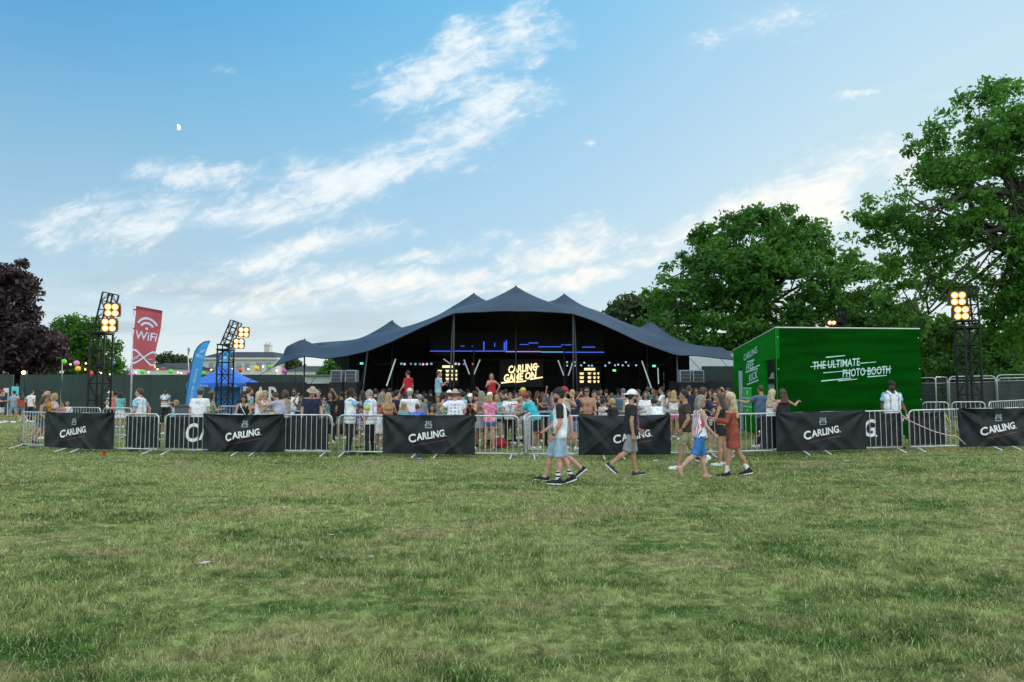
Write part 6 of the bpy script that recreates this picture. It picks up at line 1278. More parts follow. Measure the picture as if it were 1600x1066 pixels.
    def part(name, sd, mat, hh=None):
        r = sd.mesh(hh or h)
        if r is None: return None
        V, F = r
        if name not in ('hair', 'shoe', 'sock', 'cap', 'beard', 'sun_hat'):   # hanging folds
            ph = (px*.37) % 6.3; f_ = np.sin(V[:, 0]*31+V[:, 2]*9+ph)*np.sin(V[:, 2]*17+V[:, 1]*23+ph*2)+.6*np.sin(V[:, 0]*17-V[:, 2]*29+V[:, 1]*13+ph); ctr = V.mean(0); d_ = V-ctr; d_[:, 2] = 0; d_ /= np.maximum(np.linalg.norm(d_, axis=1), .03)[:, None]; V = V+d_*(f_*.0065)[:, None]
        return np_mesh(name, V, F, mat, o, smooth=True)
    def torso(sd, inf, k=.05, flo=-9, bust=1):
        for a, b, r0, r1 in tor: sd.cap(a, b, (r0+inf)*s, (r1+inf)*s, k*s)
        return sd
    def limbclip(p, d): return (np.array(p), nrm(np.array(d)))
    hem = lambda u: (spine(u), -U)
    # ---- bottoms
    if bottom:
        kind, bc = bottom[0], bottom[1]; pat = bottom[2] if len(bottom) > 2 else None; G = Sdf()
        ln = {'shorts': .86, 'minishorts': .42, 'trousers': 2.0, 'jeans': 2.0, 'longshorts': .98, 'skirt': 0, 'miniskirt': 0, 'longskirt': 0}[kind]
        for sg in (-1, 1): G.cap(spine(-.03, -.004, sg*.072*wd), spine(.06, 0, sg*.070*wd), (.104 if fem else .100)*s*wd, .094*s*wd, .05*s)
        if kind in ('skirt', 'miniskirt', 'longskirt'):
            L_ = {'skirt': .46, 'miniskirt': .34, 'longskirt': .8}[kind]; d = nrm((J['L']['kn']+J['R']['kn'])/2-hipc); base = hipc+d*L_*s
            for sg in (-1, 1): G.cap(spine(-.02, 0, sg*.07), base+np.array([sg*.10*s, 0, 0]), .10*s, .135*s, .05*s); kq = J['L' if sg < 0 else 'R']['kn']; G.cap(spine(-.05, 0, sg*.08), kq if L_ > .4 else (kq+spine(-.05, 0, sg*.08))/2, .10*s, .10*s, .05*s)
            G.cut(base, d)
        else:
            for q in 'LR':
                j = J[q]; t = nrm(j['kn']-j['hp']); rad = (.095, .085 if fem else .092)
                if ln < 1.5: e = j['hp']+t*.42*ln*s; G.cap(j['hp'], e+t*.05*s, (.096*wd)*s, (.092 if ln < .6 else .084 if fem else .090)*s*wd, .04*s, [limbclip(e, t)])
                else:
                    G.cap(j['hp'], j['kn'], .096*s*wd, .072*s*wd**.5, .03*s); u2 = nrm(j['an']-j['kn']); e = j['an']+u2*.02*s; G.cap(j['kn'], e+u2*.04*s, .070*s, .060*s, .03*s, [limbclip(e, u2)])
        G.cut(*[spine(.075), U]); part({'jeans': 'jeans', 'minishorts': 'shorts', 'longshorts': 'shorts', 'miniskirt': 'skirt', 'longskirt': 'skirt'}.get(kind, kind), G, cloth(bc, pat))
    # ---- tops
    slv = {'tee': .62, 'raglan': .70, 'vest': 0, 'tank': 0, 'shirt': .62, 'long': 2, 'polo': .6, 'crop': 0, 'dress': 0, 'tdress': .5, 'ldress': 2, 'tube': 0, 'bikini': 0, 'offsh': .4}
    if top and top[0] != 'none':
        kind, tcx = top[0], top[1]; pat = top[2] if len(top) > 2 else None; G = Sdf(); inf = .017 if not fem else .013
        torso(G, inf)
        low_ = {'crop': .20, 'bikini': .26, 'tube': .13, 'tank': -.07 if fem else -.06}.get(kind, -.10)
        if kind not in ('crop', 'bikini', 'tube', 'dress', 'tdress', 'ldress'):
            for sg in (-1, 1): G.cap(spine(.25, 0, sg*.075*wd), spine(-.12, 0, sg*.082*wd), (.108 if not fem else .098)*s*wd, (.112 if not fem else .122)*s*wd, .05*s)
        if kind in ('dress', 'tdress', 'ldress'):
            d = nrm((J['L']['kn']+J['R']['kn'])/2-hipc); L_ = .36 if kind == 'ldress' else .40
            for sg in (-1, 1): G.cap(spine(.16, 0, sg*.06), hipc+d*L_*s+np.array([sg*.085*s, 0, 0]), .095*s, .150*s, .06*s)
            G.cut(hipc+d*L_*s*.9, d)
        else: G.cut(*hem(low_))
        sl_ = slv[kind]
        sleeves = Sdf() if kind == 'raglan' else G
        if sl_:
            for q in 'LR':
                j = J['arm'+q]; t = nrm(j['el']-j['sh'])
                if sl_ < 1: e = j['sh']+t*.285*sl_*s; sleeves.cap(j['sh']-t*.01*s, e+t*.05*s, .066*s*am, .072*s*am, .03*s, [limbclip(e, t)])
                else:
                    u2 = nrm(j['wr']-j['el']); e = j['wr']-u2*.05*s; sleeves.cap(j['sh'], j['el'], .066*s*am, .058*s*am, .03*s); sleeves.cap(j['el'], e+u2*.03*s, .058*s*am, .058*s*am if kind == 'ldress' else .045*s*am, .02*s, [limbclip(e, u2)])
                if kind == 'raglan': sleeves.cap(spine(.47, 0, j['sg']*.10), j['sh'], .070*s, .070*s, .03*s)
        if kind in ('tank', 'crop', 'dress', 'bikini') and kind != 'tube':   # scooped armholes and neck
            G.cut(spine(.44 if kind != 'bikini' else .39), U)
        elif kind in ('tube', 'offsh', 'ldress'): G.cut(spine(.40), U)
        else: G.cut(neck+hu*.005*s-Fw*.02*s, nrm(U+Fw*.35))
        nmx = {'tee': 'tshirt', 'raglan': 'tshirt', 'polo': 'polo_shirt', 'shirt': 'shirt', 'long': 'jumper', 'tank': 'tank_top', 'crop': 'crop_top', 'tube': 'tube_top', 'bikini': 'bikini_top', 'dress': 'dress', 'tdress': 'dress', 'ldress': 'dress', 'offsh': 'blouse'}[kind]
        part(nmx, G, cloth(tcx, pat))
        if kind == 'raglan': part('sleeves', sleeves, cloth('black'))
        if kind in ('tank', 'crop', 'dress', 'bikini'):
            sb = MB(); sx_ = .085 if fem else .11
            for sg in (-1, 1): sb.tube([spine(.40, .100 if fem else .105, sg*sx_*.8), spine(.475, .055, sg*sx_), spine(.525, -.01, sg*sx_), spine(.47, -.075, sg*sx_), spine(.40, -.095, sg*sx_*.8)], (.012 if fem else .022)*s, 6)
            sb.build('shoulder_straps', cloth(top[3] if len(top) > 3 else tcx), o, smooth=True)
    for ex_ in extra:
        if ex_[0] == 'waistcoat':
            G = torso(Sdf(), .036); 
            for sg in (-1, 1): G.cap(spine(.25, 0, sg*.08*wd), spine(-.10, 0, sg*.088*wd), .122*s*wd, .128*s*wd, .05*s)
            G.cut(*hem(-.11)).cut(spine(.47), U); part('hi_vis_waistcoat', G, cloth(ex_[1], 'vest'))
            cb = MB(); 
            for sg in (-1, 1): cb.tube([spine(.44, .135, sg*.07), spine(.50, .07, sg*.085), spine(.545, -.01, sg*.09), spine(.49, -.085, sg*.085), spine(.43, -.12, sg*.07)], .036*s, 6)
            cb.build('waistcoat_shoulders', cloth(ex_[1]), o, smooth=True)
        elif ex_[0] == 'armband': j = J['armR' if ex_[2] == 'R' else 'armL']; t = nrm(j['el']-j['sh']); MB().tube([j['sh']+t*.09*s, j['sh']+t*.19*s], .078*s, 10).build('armband', cloth(ex_[1]), o, smooth=True)
        elif ex_[0] == 'lanyard':
            m3 = MB(); pts = [spine(.50, -.06, -.05), spine(.50, .02, -.075), spine(.40, .135, -.04), spine(.20, .135, 0), spine(.40, .135, .04), spine(.50, .02, .075), spine(.50, -.06, .05)]; m3.tube(pts, .011*s, 5); m3.box(spine(.14, .135), (.07*s, .01, .10*s)); m3.build('lanyard', cloth(ex_[1]), o)
        elif ex_[0] == 'strap':
            m3 = MB(); m3.tube([spine(.50, -.05, .10), spine(.46, .09, .085), spine(.25, .125, -.02), spine(.03, .09, -.135), spine(.02, -.06, -.14), spine(.25, -.115, 0), spine(.46, -.10, .08), spine(.50, -.05, .10)], .014*s, 5); m3.build('bag_strap', cloth(ex_[1]), o)
        elif ex_[0] == 'glasses':
            m3 = MB()
            for sg in (-1, 1):
                m2 = MB(); m2.ball((0, 0, 0), (.031*s, .010*s, .022*s), 0, 8, 5); m3.raw([HR@np.array(p)+hd(sg*.034, .094, .018) for p in m2.v], m2.f); m3.tube([hd(sg*.064, .085, .024), hd(sg*.083, .0, .02)], .0055*s, 4)
            m3.tube([hd(-.02, .102, .026), hd(.02, .102, .026)], .006*s, 4); m3.build('sunglasses', M('sunglass_black', (.008, .008, .01), .2), o, smooth=True)
        elif ex_[0] == 'beard':
            G = Sdf(); G.cap(hd(0, .018, -.03), hd(0, .052, -.088), .066*s, .044*s, .02*s).cut(hd(0, .05, -.030), nrm(hu-hf*.35)).cut(hd(0, -.005, 0), -hf); part('beard', G, M('hair_'+ex_[1], HAIRC[ex_[1]], .75, .25, 22, .5), h*.85)
        elif ex_[0] == 'watch': j = J['arm'+ex_[1]]; MB().tube([j['wr']-j['fd']*.03*s, j['wr']-j['fd']*.005*s], .034*s*am, 8).build('wristwatch', BLACKM, o, smooth=True)
        elif ex_[0] == 'mark':                        # short white lettering-like print on a cap
            pass
    # ---- hair and hats
    if hair and hair[0] != 'bald':
        st, hcn = hair; hm = hair_mat(hcn); G = Sdf(); sk = np.array([.074, .094, .098])*s
        g = .013 if st == 'short' else .020 if st != 'crew' else .007
        if st == 'curly': g = .034
        G.ell(hd(0, -.012, .038), sk+g*s, .02*s, HR, clip=[(hd(0, .050, .062 if st != 'long' else .070), nrm(hf*.80-hu*.60))])
        if st in ('long', 'longstraight', 'pony', 'bob'):
            drop = {'long': -.24, 'longstraight': -.36, 'bob': -.13, 'pony': -.06}[st]
            for sg in (-1, 1): G.cap(hd(sg*.045, -.045, .04), hd(sg*.058, -.065, -.08), .058*s, .050*s, .03*s, [(hd(0, .035, 0), hf)]); 
            if st != 'pony':
                bk = lambda r, f, u: hc+R*r*s+Fw*f*s+(hu if u > -.1 else U)*u*s
                for sg in (-1, 0, 1): G.cap(hd(sg*.055, -.07, -.06), bk(sg*.075, -.135 if drop < -.2 else -.085, drop), .050*s, .038*s, .03*s)
            else: G.cap(hd(0, -.11, .05), hd(0, -.15, .0), .03*s, .034*s, .02*s); G.cap(hd(0, -.15, .0), hd(0, -.16, -.16), .034*s, .018*s, .02*s)
        if st == 'bun': G.ell(hd(0, -.06, .135), np.array([.042, .042, .036])*s, .015*s, HR)
        if st == 'curly':
            rg = random.Random(int(px*7))
            for _ in range(16): an, el_ = rg.uniform(0, 6.3), rg.uniform(-.3, 1.4); q = hd(.095*math.cos(an)*math.cos(el_), -.02+.105*math.sin(an)*math.cos(el_), .03+.115*math.sin(el_)); (G.ell(q, np.array([.03]*3)*s, .01*s) if (q-hc)@hf < .05*s or (q-hc)@hu > .07*s else None)
        part('hair', G, hm, h*.9)
    if hat:
        kind, hcx = hat[0], hat[1]; G = Sdf(); sk = np.array([.074, .094, .098])*s; m_ = cloth(hcx, hat[2] if len(hat) > 2 else None); mh = min(h, .017)
        if kind in ('cap', 'capback'):
            G.ell(hd(0, -.010, .045), sk+.022*s, .01, HR, clip=[(hd(0, 0, .048), -nrm(hu+hf*.12))]); sg = 1 if kind == 'cap' else -1
            G.ell(hd(0, -.01+sg*.115, .056), np.array([.072, .085, .014])*s, .012*s, HR); part('cap', G, m_, mh)
        elif kind in ('straw', 'bucket'):
            w = .165 if kind == 'straw' else .125; G.ell(hd(0, -.01, .070), (sk+.02*s)*np.array([1, 1, .95]), .01, HR, clip=[(hd(0, 0, .06), -hu)]); G.ell(hd(0, -.01, .062), np.array([w, w*1.05, .016])*s, .015*s, HR); part('sun_hat', G, M('straw_weave', CLOTH[hcx], .8, .25, 30, .6) if kind == 'straw' else m_, mh)
        else:                                          # cloth tied or pulled over the head
            G.ell(hd(0, -.015, .045), sk+.021*s, .01, HR, clip=[(hd(0, .03, .052), -nrm(hu+hf*.10))]); 
            if kind == 'hood': G.cap(hd(0, -.06, .07), hd(0, -.115, -.005), .075*s, .045*s, .03*s); G.ell(hd(0, .075, .085), np.array([.065, .05, .012])*s, .012*s, HR)
            part('headscarf' if kind != 'beanie' else 'beanie', G, m_, mh)
    # ---- feet
    if shoes:
        kind, sc_ = shoes[0], shoes[1]
        for q in 'LR':
            j = J[q]; G = Sdf(); G.cap(j['heel']+j['fu']*.004*s, j['toe']+j['fd']*.02*s, .044*s, .036*s, .02*s); G.cap(j['heel']+j['fu']*.03*s, j['an']*.5+j['toe']*.5, .040*s, .030*s, .02*s)
            if kind in ('hightop', 'boot'): t = nrm(j['kn']-j['an']); G.cap(j['an']-j['fd']*.005*s, j['an']+t*.07*s, .044*s, .044*s, .02*s, [(j['an']+t*.06*s, t)])
            G.cut(j['heel']-j['fu']*.036*s, -j['fu']); sh = part('shoe', G, cloth(sc_), min(h, .016))
            if sh is not None:
                sole = [j['heel']-j['fd']*.03*s-j['fu']*.030*s, j['heel']*.5+j['toe']*.5-j['fu']*.030*s, j['toe']+j['fd']*.035*s-j['fu']*.024*s]; G2 = Sdf(); G2.cap(sole[0]+j['fd']*.03*s, sole[2]-j['fd']*.02*s, .046*s, .040*s, .01).cut(j['heel']-j['fu']*.016*s, j['fu']).cut(j['heel']-j['fu']*.042*s, -j['fu']); r2 = G2.mesh(min(h, .014))
                if r2 is not None and kind != 'flip': np_mesh('sole', r2[0], r2[1], cloth('white' if sc_ != 'trouser' else 'black'), sh, smooth=True)
        if len(shoes) > 2:
            for q in 'LR': j = J[q]; t = nrm(j['kn']-j['an']); G = Sdf(); G.cap(j['an'], j['an']+t*.17*s, .043*s, .049*s, .01, [(j['an']+t*.16*s, t)]); part('sock', G, cloth(*shoes[2]) if isinstance(shoes[2], tuple) else cloth(shoes[2]), min(h, .016))
    # ---- held things stay things of their own
    if item:
        mt = o.matrix_basis.copy() if False else Matrix.Translation(o.location) @ Matrix.Rotation(math.radians(rz), 4, 'Z')
        for (ik, hand, ic, ilab) in item:
            p = mt @ Vector(J['hand'+hand])
            if ik == 'cup': mb = MB(); mb.lathe((0, 0, -.07), [(.030, 0), (.044, .13), (.047, .133), (.042, .128), (.028, .01)], 12); tag(mb.build('plastic_cup', M('cup_'+ic, CLOTH[ic], .35, .08, 5), None, True, p), ilab, 'cup', 'drinks held in the crowd')
            elif ik == 'bottle': mb = MB(); mb.lathe((0, 0, -.10), [(.03, 0), (.032, .12), (.013, .17), (.013, .22)], 10); tag(mb.build('bottle', M('bottle_'+ic, CLOTH[ic], .25, .1, 5), None, True, p), ilab, 'bottle', 'drinks held in the crowd')
            elif ik == 'phone': mb = MB(); mb.bbox((0, 0, .02), (.075, .012, .145), .008); ob_ = mb.build('phone', BLACKM, None, False, p); ob_.rotation_euler = (0, 0, math.radians(rz)); tag(ob_, ilab, 'phone')
            elif ik == 'bag': mb = MB(); mb.ball((0, 0, -.24), (.16, .07, .17), 0, 12, 8); ob_ = mb.build('shoulder_bag', cloth(ic), None, True, p); ob_.rotation_euler = (0, 0, math.radians(rz)); tag(ob_, ilab, 'bag'); MB().tube([(-.1, 0, -.12), (-.05, 0, .02), (.05, 0, .02), (.1, 0, -.12)], .008, 5).build('handle', cloth(ic), ob_)
    return o, J
# ---------------------------------------------------------------- the people walking in front of the barriers
def ft(px, py, Y0=14.0):
    Y = Y0
    for _ in range(8): p = GX(px, Y, py); a, b, c = ray(px, py); Y = (CAMH-gz(p.x, Y))/(-c)*b
    return GX(px, Y, py)
person(873, 0, 'man in white tee with black sleeves, dark cap and light denim shorts, striding left', 82, 1.80, pos=ft(876, 757), skin='pink', hair=('short', 'dark'), hat=('beanie', 'black'), top=('raglan', 'white'), bottom=('longshorts', 'lightdenim'), shoes=('hightop', 'black', ('black', 'stripe')), legs=((4, 3, 2, -2), (-6, 16, 2, 22)), armL=((.03, .12, -.50), (.4, -1, 0)), armR='back', extra=(('beard', 'dark'), ('watch', 'L')), res=.0135)
person(858, 0, 'man in turquoise tee mostly hidden behind the man in black sleeves, holding a red cup', 80, 1.74, pos=ft(871, 750), skin='pink', hair=('short', 'ginger'), top=('tee', 'turquoise'), bottom=('longshorts', 'lightdenim'), shoes=('shoe', 'black'), legs=((20, 8, 2, -6), (-22, 30, 2, 40)), armR='down', armL=((.10, .26, -.40), (.4, -1, 0)), item=[('cup', 'L', 'red', 'red cup held out by the man in turquoise')], res=.0135)
person(993, 0, 'man in white backward cap, sunglasses and black printed tee, walking right', -84, 1.79, pos=ft(988, 744), skin='tan', hair=('short', 'dark'), hat=('capback', 'white'), top=('tee', 'black', 'chest'), bottom=('longshorts', 'grey'), shoes=('shoe', 'darkgreen'), legs=((8, 2, 2, -4), (-20, 34, 2, 42)), armR=((.05, -.04, -.53), (.5, -1, 0)), armL='fwd', extra=(('glasses',), ('beard', 'dark'), ('lanyard', 'white')), res=.0135)
person(1068, 0, 'man in brown polo and khaki shorts walking left past the blonde in the printed top', 84, 1.80, pos=ft(1072, 733), skin='tan', hair=('short', 'black'), top=('polo', 'brown'), bottom=('shorts', 'khaki'), shoes=('shoe', 'white'), legs=((14, 4, 2, -4), (-16, 40, 2, 44)), armL=((.02, .10, -.50), (.4, -1, 0)), armR='down', extra=(('watch', 'L'),), res=.0135)
person(1098, 0, 'barefoot woman in zigzag print top and bright denim shorts, walking right', -80, 1.70, 'f', pos=ft(1095, 748), skin='fair', hair=('bob', 'ash'), top=('tank', 'white', 'print'), bottom=('longshorts', 'brightdenim'), shoes=None, legs=((12, 2, 1, 0), (-24, 26, 1, 62)), armR=((.04, .22, -.46), (.4, -1, 0)), armL='fwd', nod=6, extra=(('glasses',),), res=.0135)
person(1151, 0, 'woman with very long blond hair in short rust red dress and trainers, facing left', 74, 1.74, 'f', pos=ft(1146, 744), skin='tan', hair=('longstraight', 'fairblond'), top=('ldress', 'rust'), bottom=('minishorts', 'black'), shoes=('hightop', 'black', 'white'), legs=((12, 6, 3, 0), (-16, 12, 3, 14)), armL=((-.04, .36, -.24), (.6, -.5, -.8)), armR='hold', nod=4, item=[('cup', 'L', 'white', 'white cup held by the woman in the rust dress')], res=.0135)
person(1103, 0, 'brown haired man in navy tee facing right behind the blonde in the printed top', -60, 1.84, pos=ft(1099, 722), skin='fair', hair=('short', 'brown'), top=('tee', 'navy'), bottom=('shorts', 'denim'), shoes=('shoe', 'navy'), legs='step', armR=((.10, .30, -.36), (.5, -1, 0)), armL='reach', nod=6)
person(1132, 0, 'dark haired woman in black, mostly hidden by the rust dress, clapping hands', 60, 1.68, 'f', pos=ft(1128, 727), skin='tan', hair=('long', 'brown'), top=('crop', 'black'), bottom=('minishorts', 'black'), shoes=('shoe', 'white'), legs='stand', armR='drink', armL='hold', turn=10)
person(1141, 0, 'man in teal tee looking left over the shoulder of the rust dress', 130, 1.80, pos=ft(1140, 718), skin='pink', hair=('short', 'black'), top=('tee', 'teal'), bottom=('shorts', 'brown'), shoes=('boot', 'sand'), legs='step', armR='hold', armL='hold', turn=20, item=[('bottle', 'R', 'darkgreen', 'dark bottle held by the man in the teal tee')])
person(1118, 19.0, 'dark haired woman in burgundy top holding both hands up beside the navy tee man', 160, 1.72, 'f', hair=('long', 'black'), top=('tee', 'burgundy'), bottom=('shorts', 'black'), armR='drink', armL='up', item=[('bottle', 'R', 'brown', 'bottle raised by the woman in burgundy')])

# ---------------------------------------------------------------- stewards
ST = dict(top=('tee', 'lightblue'), bottom=('trousers', 'trouser'), shoes=('shoe', 'trouser'), group='stewards in white waistcoats')
WC = ('waistcoat', 'white')
person(218, 19.9, 'steward with brown hair and white waistcoat looking left, behind the left barriers', 96, 1.84, hair=('short', 'brown'), skin='pink', legs='lean', armR=((.12, -.12, -.48), (.6, -1, 0)), armL='fwd', extra=(WC,), turn=8, **ST)
person(258, 36, 'distant steward with folded arms standing before the green hoarding', 'C', 1.78, hair=('crew', 'black'), skin='brown', armR='cross', armL='cross', extra=(WC,), **ST)
person(547, 18.75, 'dark skinned steward reaching out to the right, behind the middle barriers', -70, 1.84, hair=('crew', 'black'), skin='dark', armR=((.05, .50, -.20), (.4, -.4, -1)), armL='hold', extra=(WC,), legs='lean', **ST)
person(579, 18.7, 'bald steward with yellow green armband, back to the third banner', 75, 1.80, hair=('crew', 'grey'), skin='pink', armL=((.05, .08, -.52), (.5, -1, 0)), armR='hold', extra=(WC, ('armband', 'hivis', 'L')), nod=10, **ST)
person(1394, 19.3, 'steward in dark cap with beard standing in front of the green booth', 'C', 1.90, hair=('short', 'black'), hat=('cap', 'black'), skin='brown', armR='down', armL='fwd', extra=(WC, ('beard', 'black')), legs='stand', **ST)

# ---------------------------------------------------------------- crowd nearest the barriers, left to right
P_ = person
P_(1, 36, 'person in red cap and navy top cut by the left edge', -80, 1.74, hair=('short', 'dark'), hat=('capback', 'red'), top=('tee', 'navy'), bottom=('shorts', 'white'), armR='hold', extra=(('strap', 'black'),))
P_(21, 36.5, 'man in pale blue tee and shorts walking left before the cyan board', 75, 1.76, hair=('short', 'dark'), top=('tee', 'lightdenim'), bottom=('shorts', 'lightdenim'), legs='walk', armL='hold', armR='back')
P_(32, 36, 'woman in orange top and denim shorts walking left, far left', 70, 1.70, 'f', 'tan', ('long', 'black'), ('tank', 'rust'), ('minishorts', 'denim'), legs='walk', armL='phone', armR='hold')
P_(48, 37, 'man in white tee and dark trousers at the far left, back turned', -20, 1.74, hair=('short', 'dark'), top=('tee', 'white'), bottom=('trousers', 'navy'), armL='hip')
P_(64, 21.6, 'woman in grey brown vest and denim shorts kicking one foot back, leftmost barrier', -75, 1.68, 'f', 'tan', ('long', 'brown'), ('tank', 'olive'), ('minishorts', 'denim'), ('flip', 'navy'), 'stride', armR=((.05, .20, -.46), (.4, -1, 0)), armL='fwd', lean=8)
P_(72, 22.3, 'woman in mustard playsuit with one arm arched over her head', -75, 1.73, 'f', 'tan', ('long', 'blond'), ('dress', 'mustard'), None, ('flip', 'black'), 'step', armR='head', armL='hold')
P_(67, 24.5, 'dark haired person in black half hidden behind the mustard playsuit', -60, 1.80, hair=('short', 'black'), top=('tee', 'black'), bottom=('shorts', 'black'))
P_(84, 23.6, 'blond person in pale vest just right of the mustard playsuit', -80, 1.66, 'f', 'fair', ('bob', 'blond'), ('tank', 'offwhite'), ('shorts', 'black'), armR='hold', armL='hold')
P_(98, 30, 'small seated person in pink vest beyond the leftmost banner', 150, 1.60, 'f', 'tan', ('short', 'dark'), ('tank', 'pink'), ('shorts', 'white'), legs='sit', armR='hold')
P_(105, 30.5, 'small seated person in white beyond the leftmost banner', 200, 1.60, 'f', 'fair', ('short', 'brown'), ('tee', 'white'), ('shorts', 'denim'), legs='sit')
P_(171.5, 32, 'person in white cap and white vest at the foot of the left tower', 160, 1.70, 'f', 'tan', ('bob', 'blond'), ('tank', 'white'), ('shorts', 'black'), hat=('cap', 'white'), armR='hold')
P_(179.5, 31.5, 'person in coral pink vest and black shorts seen from behind', 0, 1.70, 'f', 'tan', ('bun', 'dark'), ('tank', 'coral'), ('shorts', 'black'), armR='hip', armL='hip')
P_(187.5, 31.5, 'dark haired person in pale blue with a white bag', 30, 1.66, 'f', 'tan', ('bob', 'dark'), ('tee', 'aqua'), ('skirt', 'white'), item=[('bag', 'R', 'white', 'white bag of the person in pale blue near the left tower')])
P_(275, 27.5, 'blonde woman sitting with one bare arm over her head', 170, 1.70, 'f', 'fair', ('curly', 'blond'), ('tank', 'skyblue'), ('shorts', 'denim'), legs='sit', armR='head', armL='hold')
P_(312, 19.7, 'broad man in plain white tee and grey cap, back to us at the letters CA', 4, 1.84, hair=('short', 'brown'), hat=('cap', 'slate'), top=('tee', 'white'), bottom=('jeans', 'jeans'), wide=1.12, armL='down', armR='down')
P_(329, 21.3, 'woman in dark leafy top and white trousers beside the broad white tee', -40, 1.74, 'f', 'tan', ('long', 'dark'), ('tank', 'green', 'leafy'), ('trousers', 'white'), armR='hold', armL='hold', hat=('beanie', 'olive'))
P_(374, 21.8, 'black haired woman in magenta vest leaning right', -70, 1.74, 'f', 'tan', ('long', 'black'), ('tank', 'magenta'), ('shorts', 'denim'), armR='hold', armL='reach', lean=10)
P_(381, 20.3, 'woman in black and magenta vest with white strap, head bowed', 195, 1.68, 'f', 'tan', ('long', 'dark'), ('tank', 'black', None, 'white'), ('shorts', 'black'), nod=24, lean=8, armR='table', armL='table', extra=(('strap', 'white'),))
P_(388, 21.6, 'bearded man in teal patterned tee looking right', -60, 1.86, hair=('short', 'brown'), skin='pink', top=('tee', 'teal', 'leafy'), bottom=('shorts', 'navy'), armR='hold', armL='hold', extra=(('beard', 'brown'),))
P_(404, 20.4, 'woman in white vest and denim shorts with a drink, facing right', -75, 1.74, 'f', 'fair', ('bob', 'fairblond'), ('tank', 'white'), ('minishorts', 'brightdenim'), armR='drink', armL='hold', item=[('cup', 'R', 'mint', 'pale cup held by the woman in the white vest')])
P_(413, 21.6, 'blonde woman in floral top pointing across at the grey tee', 215, 1.74, 'f', 'fair', ('curly', 'blond'), ('tank', 'white', 'print'), ('shorts', 'black'), armL='sign', armR='hold')
P_(424, 24, 'seated blond person in yellow behind the second banner', 180, 1.66, 'f', 'fair', ('curly', 'blond'), ('tee', 'yellow'), ('shorts', 'denim'), legs='sit', armR='hold')
P_(441, 20.2, 'man in lavender grey tee stooping left with an arm stretched out', 65, 1.78, hair=('short', 'brown'), skin='tan', top=('tee', 'lavender'), bottom=('shorts', 'black'), lean=22, armL='sign', armR=((.05, .12, -.48), (.5, -1, 0)), nod=8)
P_(445, 22.2, 'woman with brown ponytail behind the stooping lavender tee', 60, 1.78, 'f', 'fair', ('pony', 'brown'), ('tank', 'beige'), ('shorts', 'white'), armL='sign', armR='hold')
P_(460, 24.3, 'bearded man in sunglasses, white tee and jeans looking at a phone', 'C', 1.84, hair=('short', 'dark'), skin='tan', top=('tee', 'white'), bottom=('jeans', 'jeans'), armR='phone', armL='hold', extra=(('glasses',), ('beard', 'dark')), nod=10, item=[('phone', 'R', 'black', 'phone in the hand of the bearded man in white')])
P_(486, 20.0, 'man in straw hat and navy tee with head bent, beside the bare barrier', 205, 1.88, hair=('short', 'ginger'), skin='fair', hat=('straw', 'beige'), top=('tee', 'navy'), bottom=('shorts', 'navy'), nod=20, lean=8, armL='fwd', armR='down', wide=1.06)
P_(497, 22.6, 'person in white and blue patterned tee behind the straw hat man', 190, 1.80, hair=('short', 'dark'), top=('tee', 'blue', 'floral'), bottom=('shorts', 'black'), armR='hold')
P_(505, 22.4, 'boy in dark teal patterned tee and sunglasses, head lower than his neighbours', 215, 1.56, hair=('short', 'dark'), top=('tee', 'darkgreen', 'leafy'), bottom=('shorts', 'grey'), armR='reach', extra=(('glasses',),))
P_(516, 22.8, 'dark haired person in black top holding up a drink by the loudspeakers', 170, 1.72, 'f', 'tan', ('bun', 'dark'), ('tee', 'black'), ('trousers', 'black'), armR='drink', armL='up', item=[('cup', 'R', 'lightblue', 'pale blue cup of the dark haired person by the loudspeakers')])
P_(567, 20.8, 'woman in navy spotted dress with loose black hair between the stewards', 60, 1.74, 'f', 'tan', ('long', 'black'), ('tdress', 'navy', 'floral'), None, ('flip', 'brown'), armL='hold', armR='drink')
P_(586, 24.2, 'man with short dark hair and black tee behind the bald steward', 0, 1.82, hair=('short', 'black'), top=('tee', 'black'), bottom=('shorts', 'black'))
P_(599, 24.6, 'man with dark hair in beige tee facing us behind the stewards', 150, 1.80, hair=('short', 'black'), skin='tan', top=('tee', 'beige'), bottom=('shorts', 'grey'))
P_(608, 27.5, 'person in bright yellow green jacket under the left of the tent', -20, 1.84, hair=('short', 'black'), top=('long', 'hivis'), bottom=('trousers', 'black'))
P_(596, 20.6, 'blonde woman in coral tube top and white skirt, back turned', -8, 1.70, 'f', 'tan', ('long', 'ash'), ('tube', 'coral'), ('skirt', 'white'), armR='hold', armL='hold')
P_(606.5, 20.3, 'blonde woman in peach top and denim shorts, back turned', 12, 1.70, 'f', 'tan', ('longstraight', 'blond'), ('crop', 'peach'), ('minishorts', 'denim'), armR='hold', armL='hold')
P_(619, 20.8, 'man with dark quiff and navy tee looking right', -60, 1.78, hair=('short', 'black'), skin='fair', top=('tee', 'navy'), bottom=('jeans', 'jeans'), armR='fwd', armL='hold')
P_(640, 19.6, 'man in white tee and pale cap, back turned, above the third banner', 6, 1.82, hair=('short', 'grey'), hat=('cap', 'offwhite'), top=('tee', 'white'), bottom=('jeans', 'blue'), armL='fwd')
P_(631, 19.4, 'blonde girl peeping over the left of the third banner', 175, 1.46, 'f', 'tan', ('longstraight', 'fairblond'), ('tank', 'turquoise'), ('shorts', 'denim'), armR='hold')
P_(652, 19.0, 'boy with cropped hair in blue tie-dye tee, back turned, low over the third banner', 15, 1.40, hair=('crew', 'brown'), skin='tan', top=('tee', 'royal', 'tiedye'), bottom=('shorts', 'navy'))
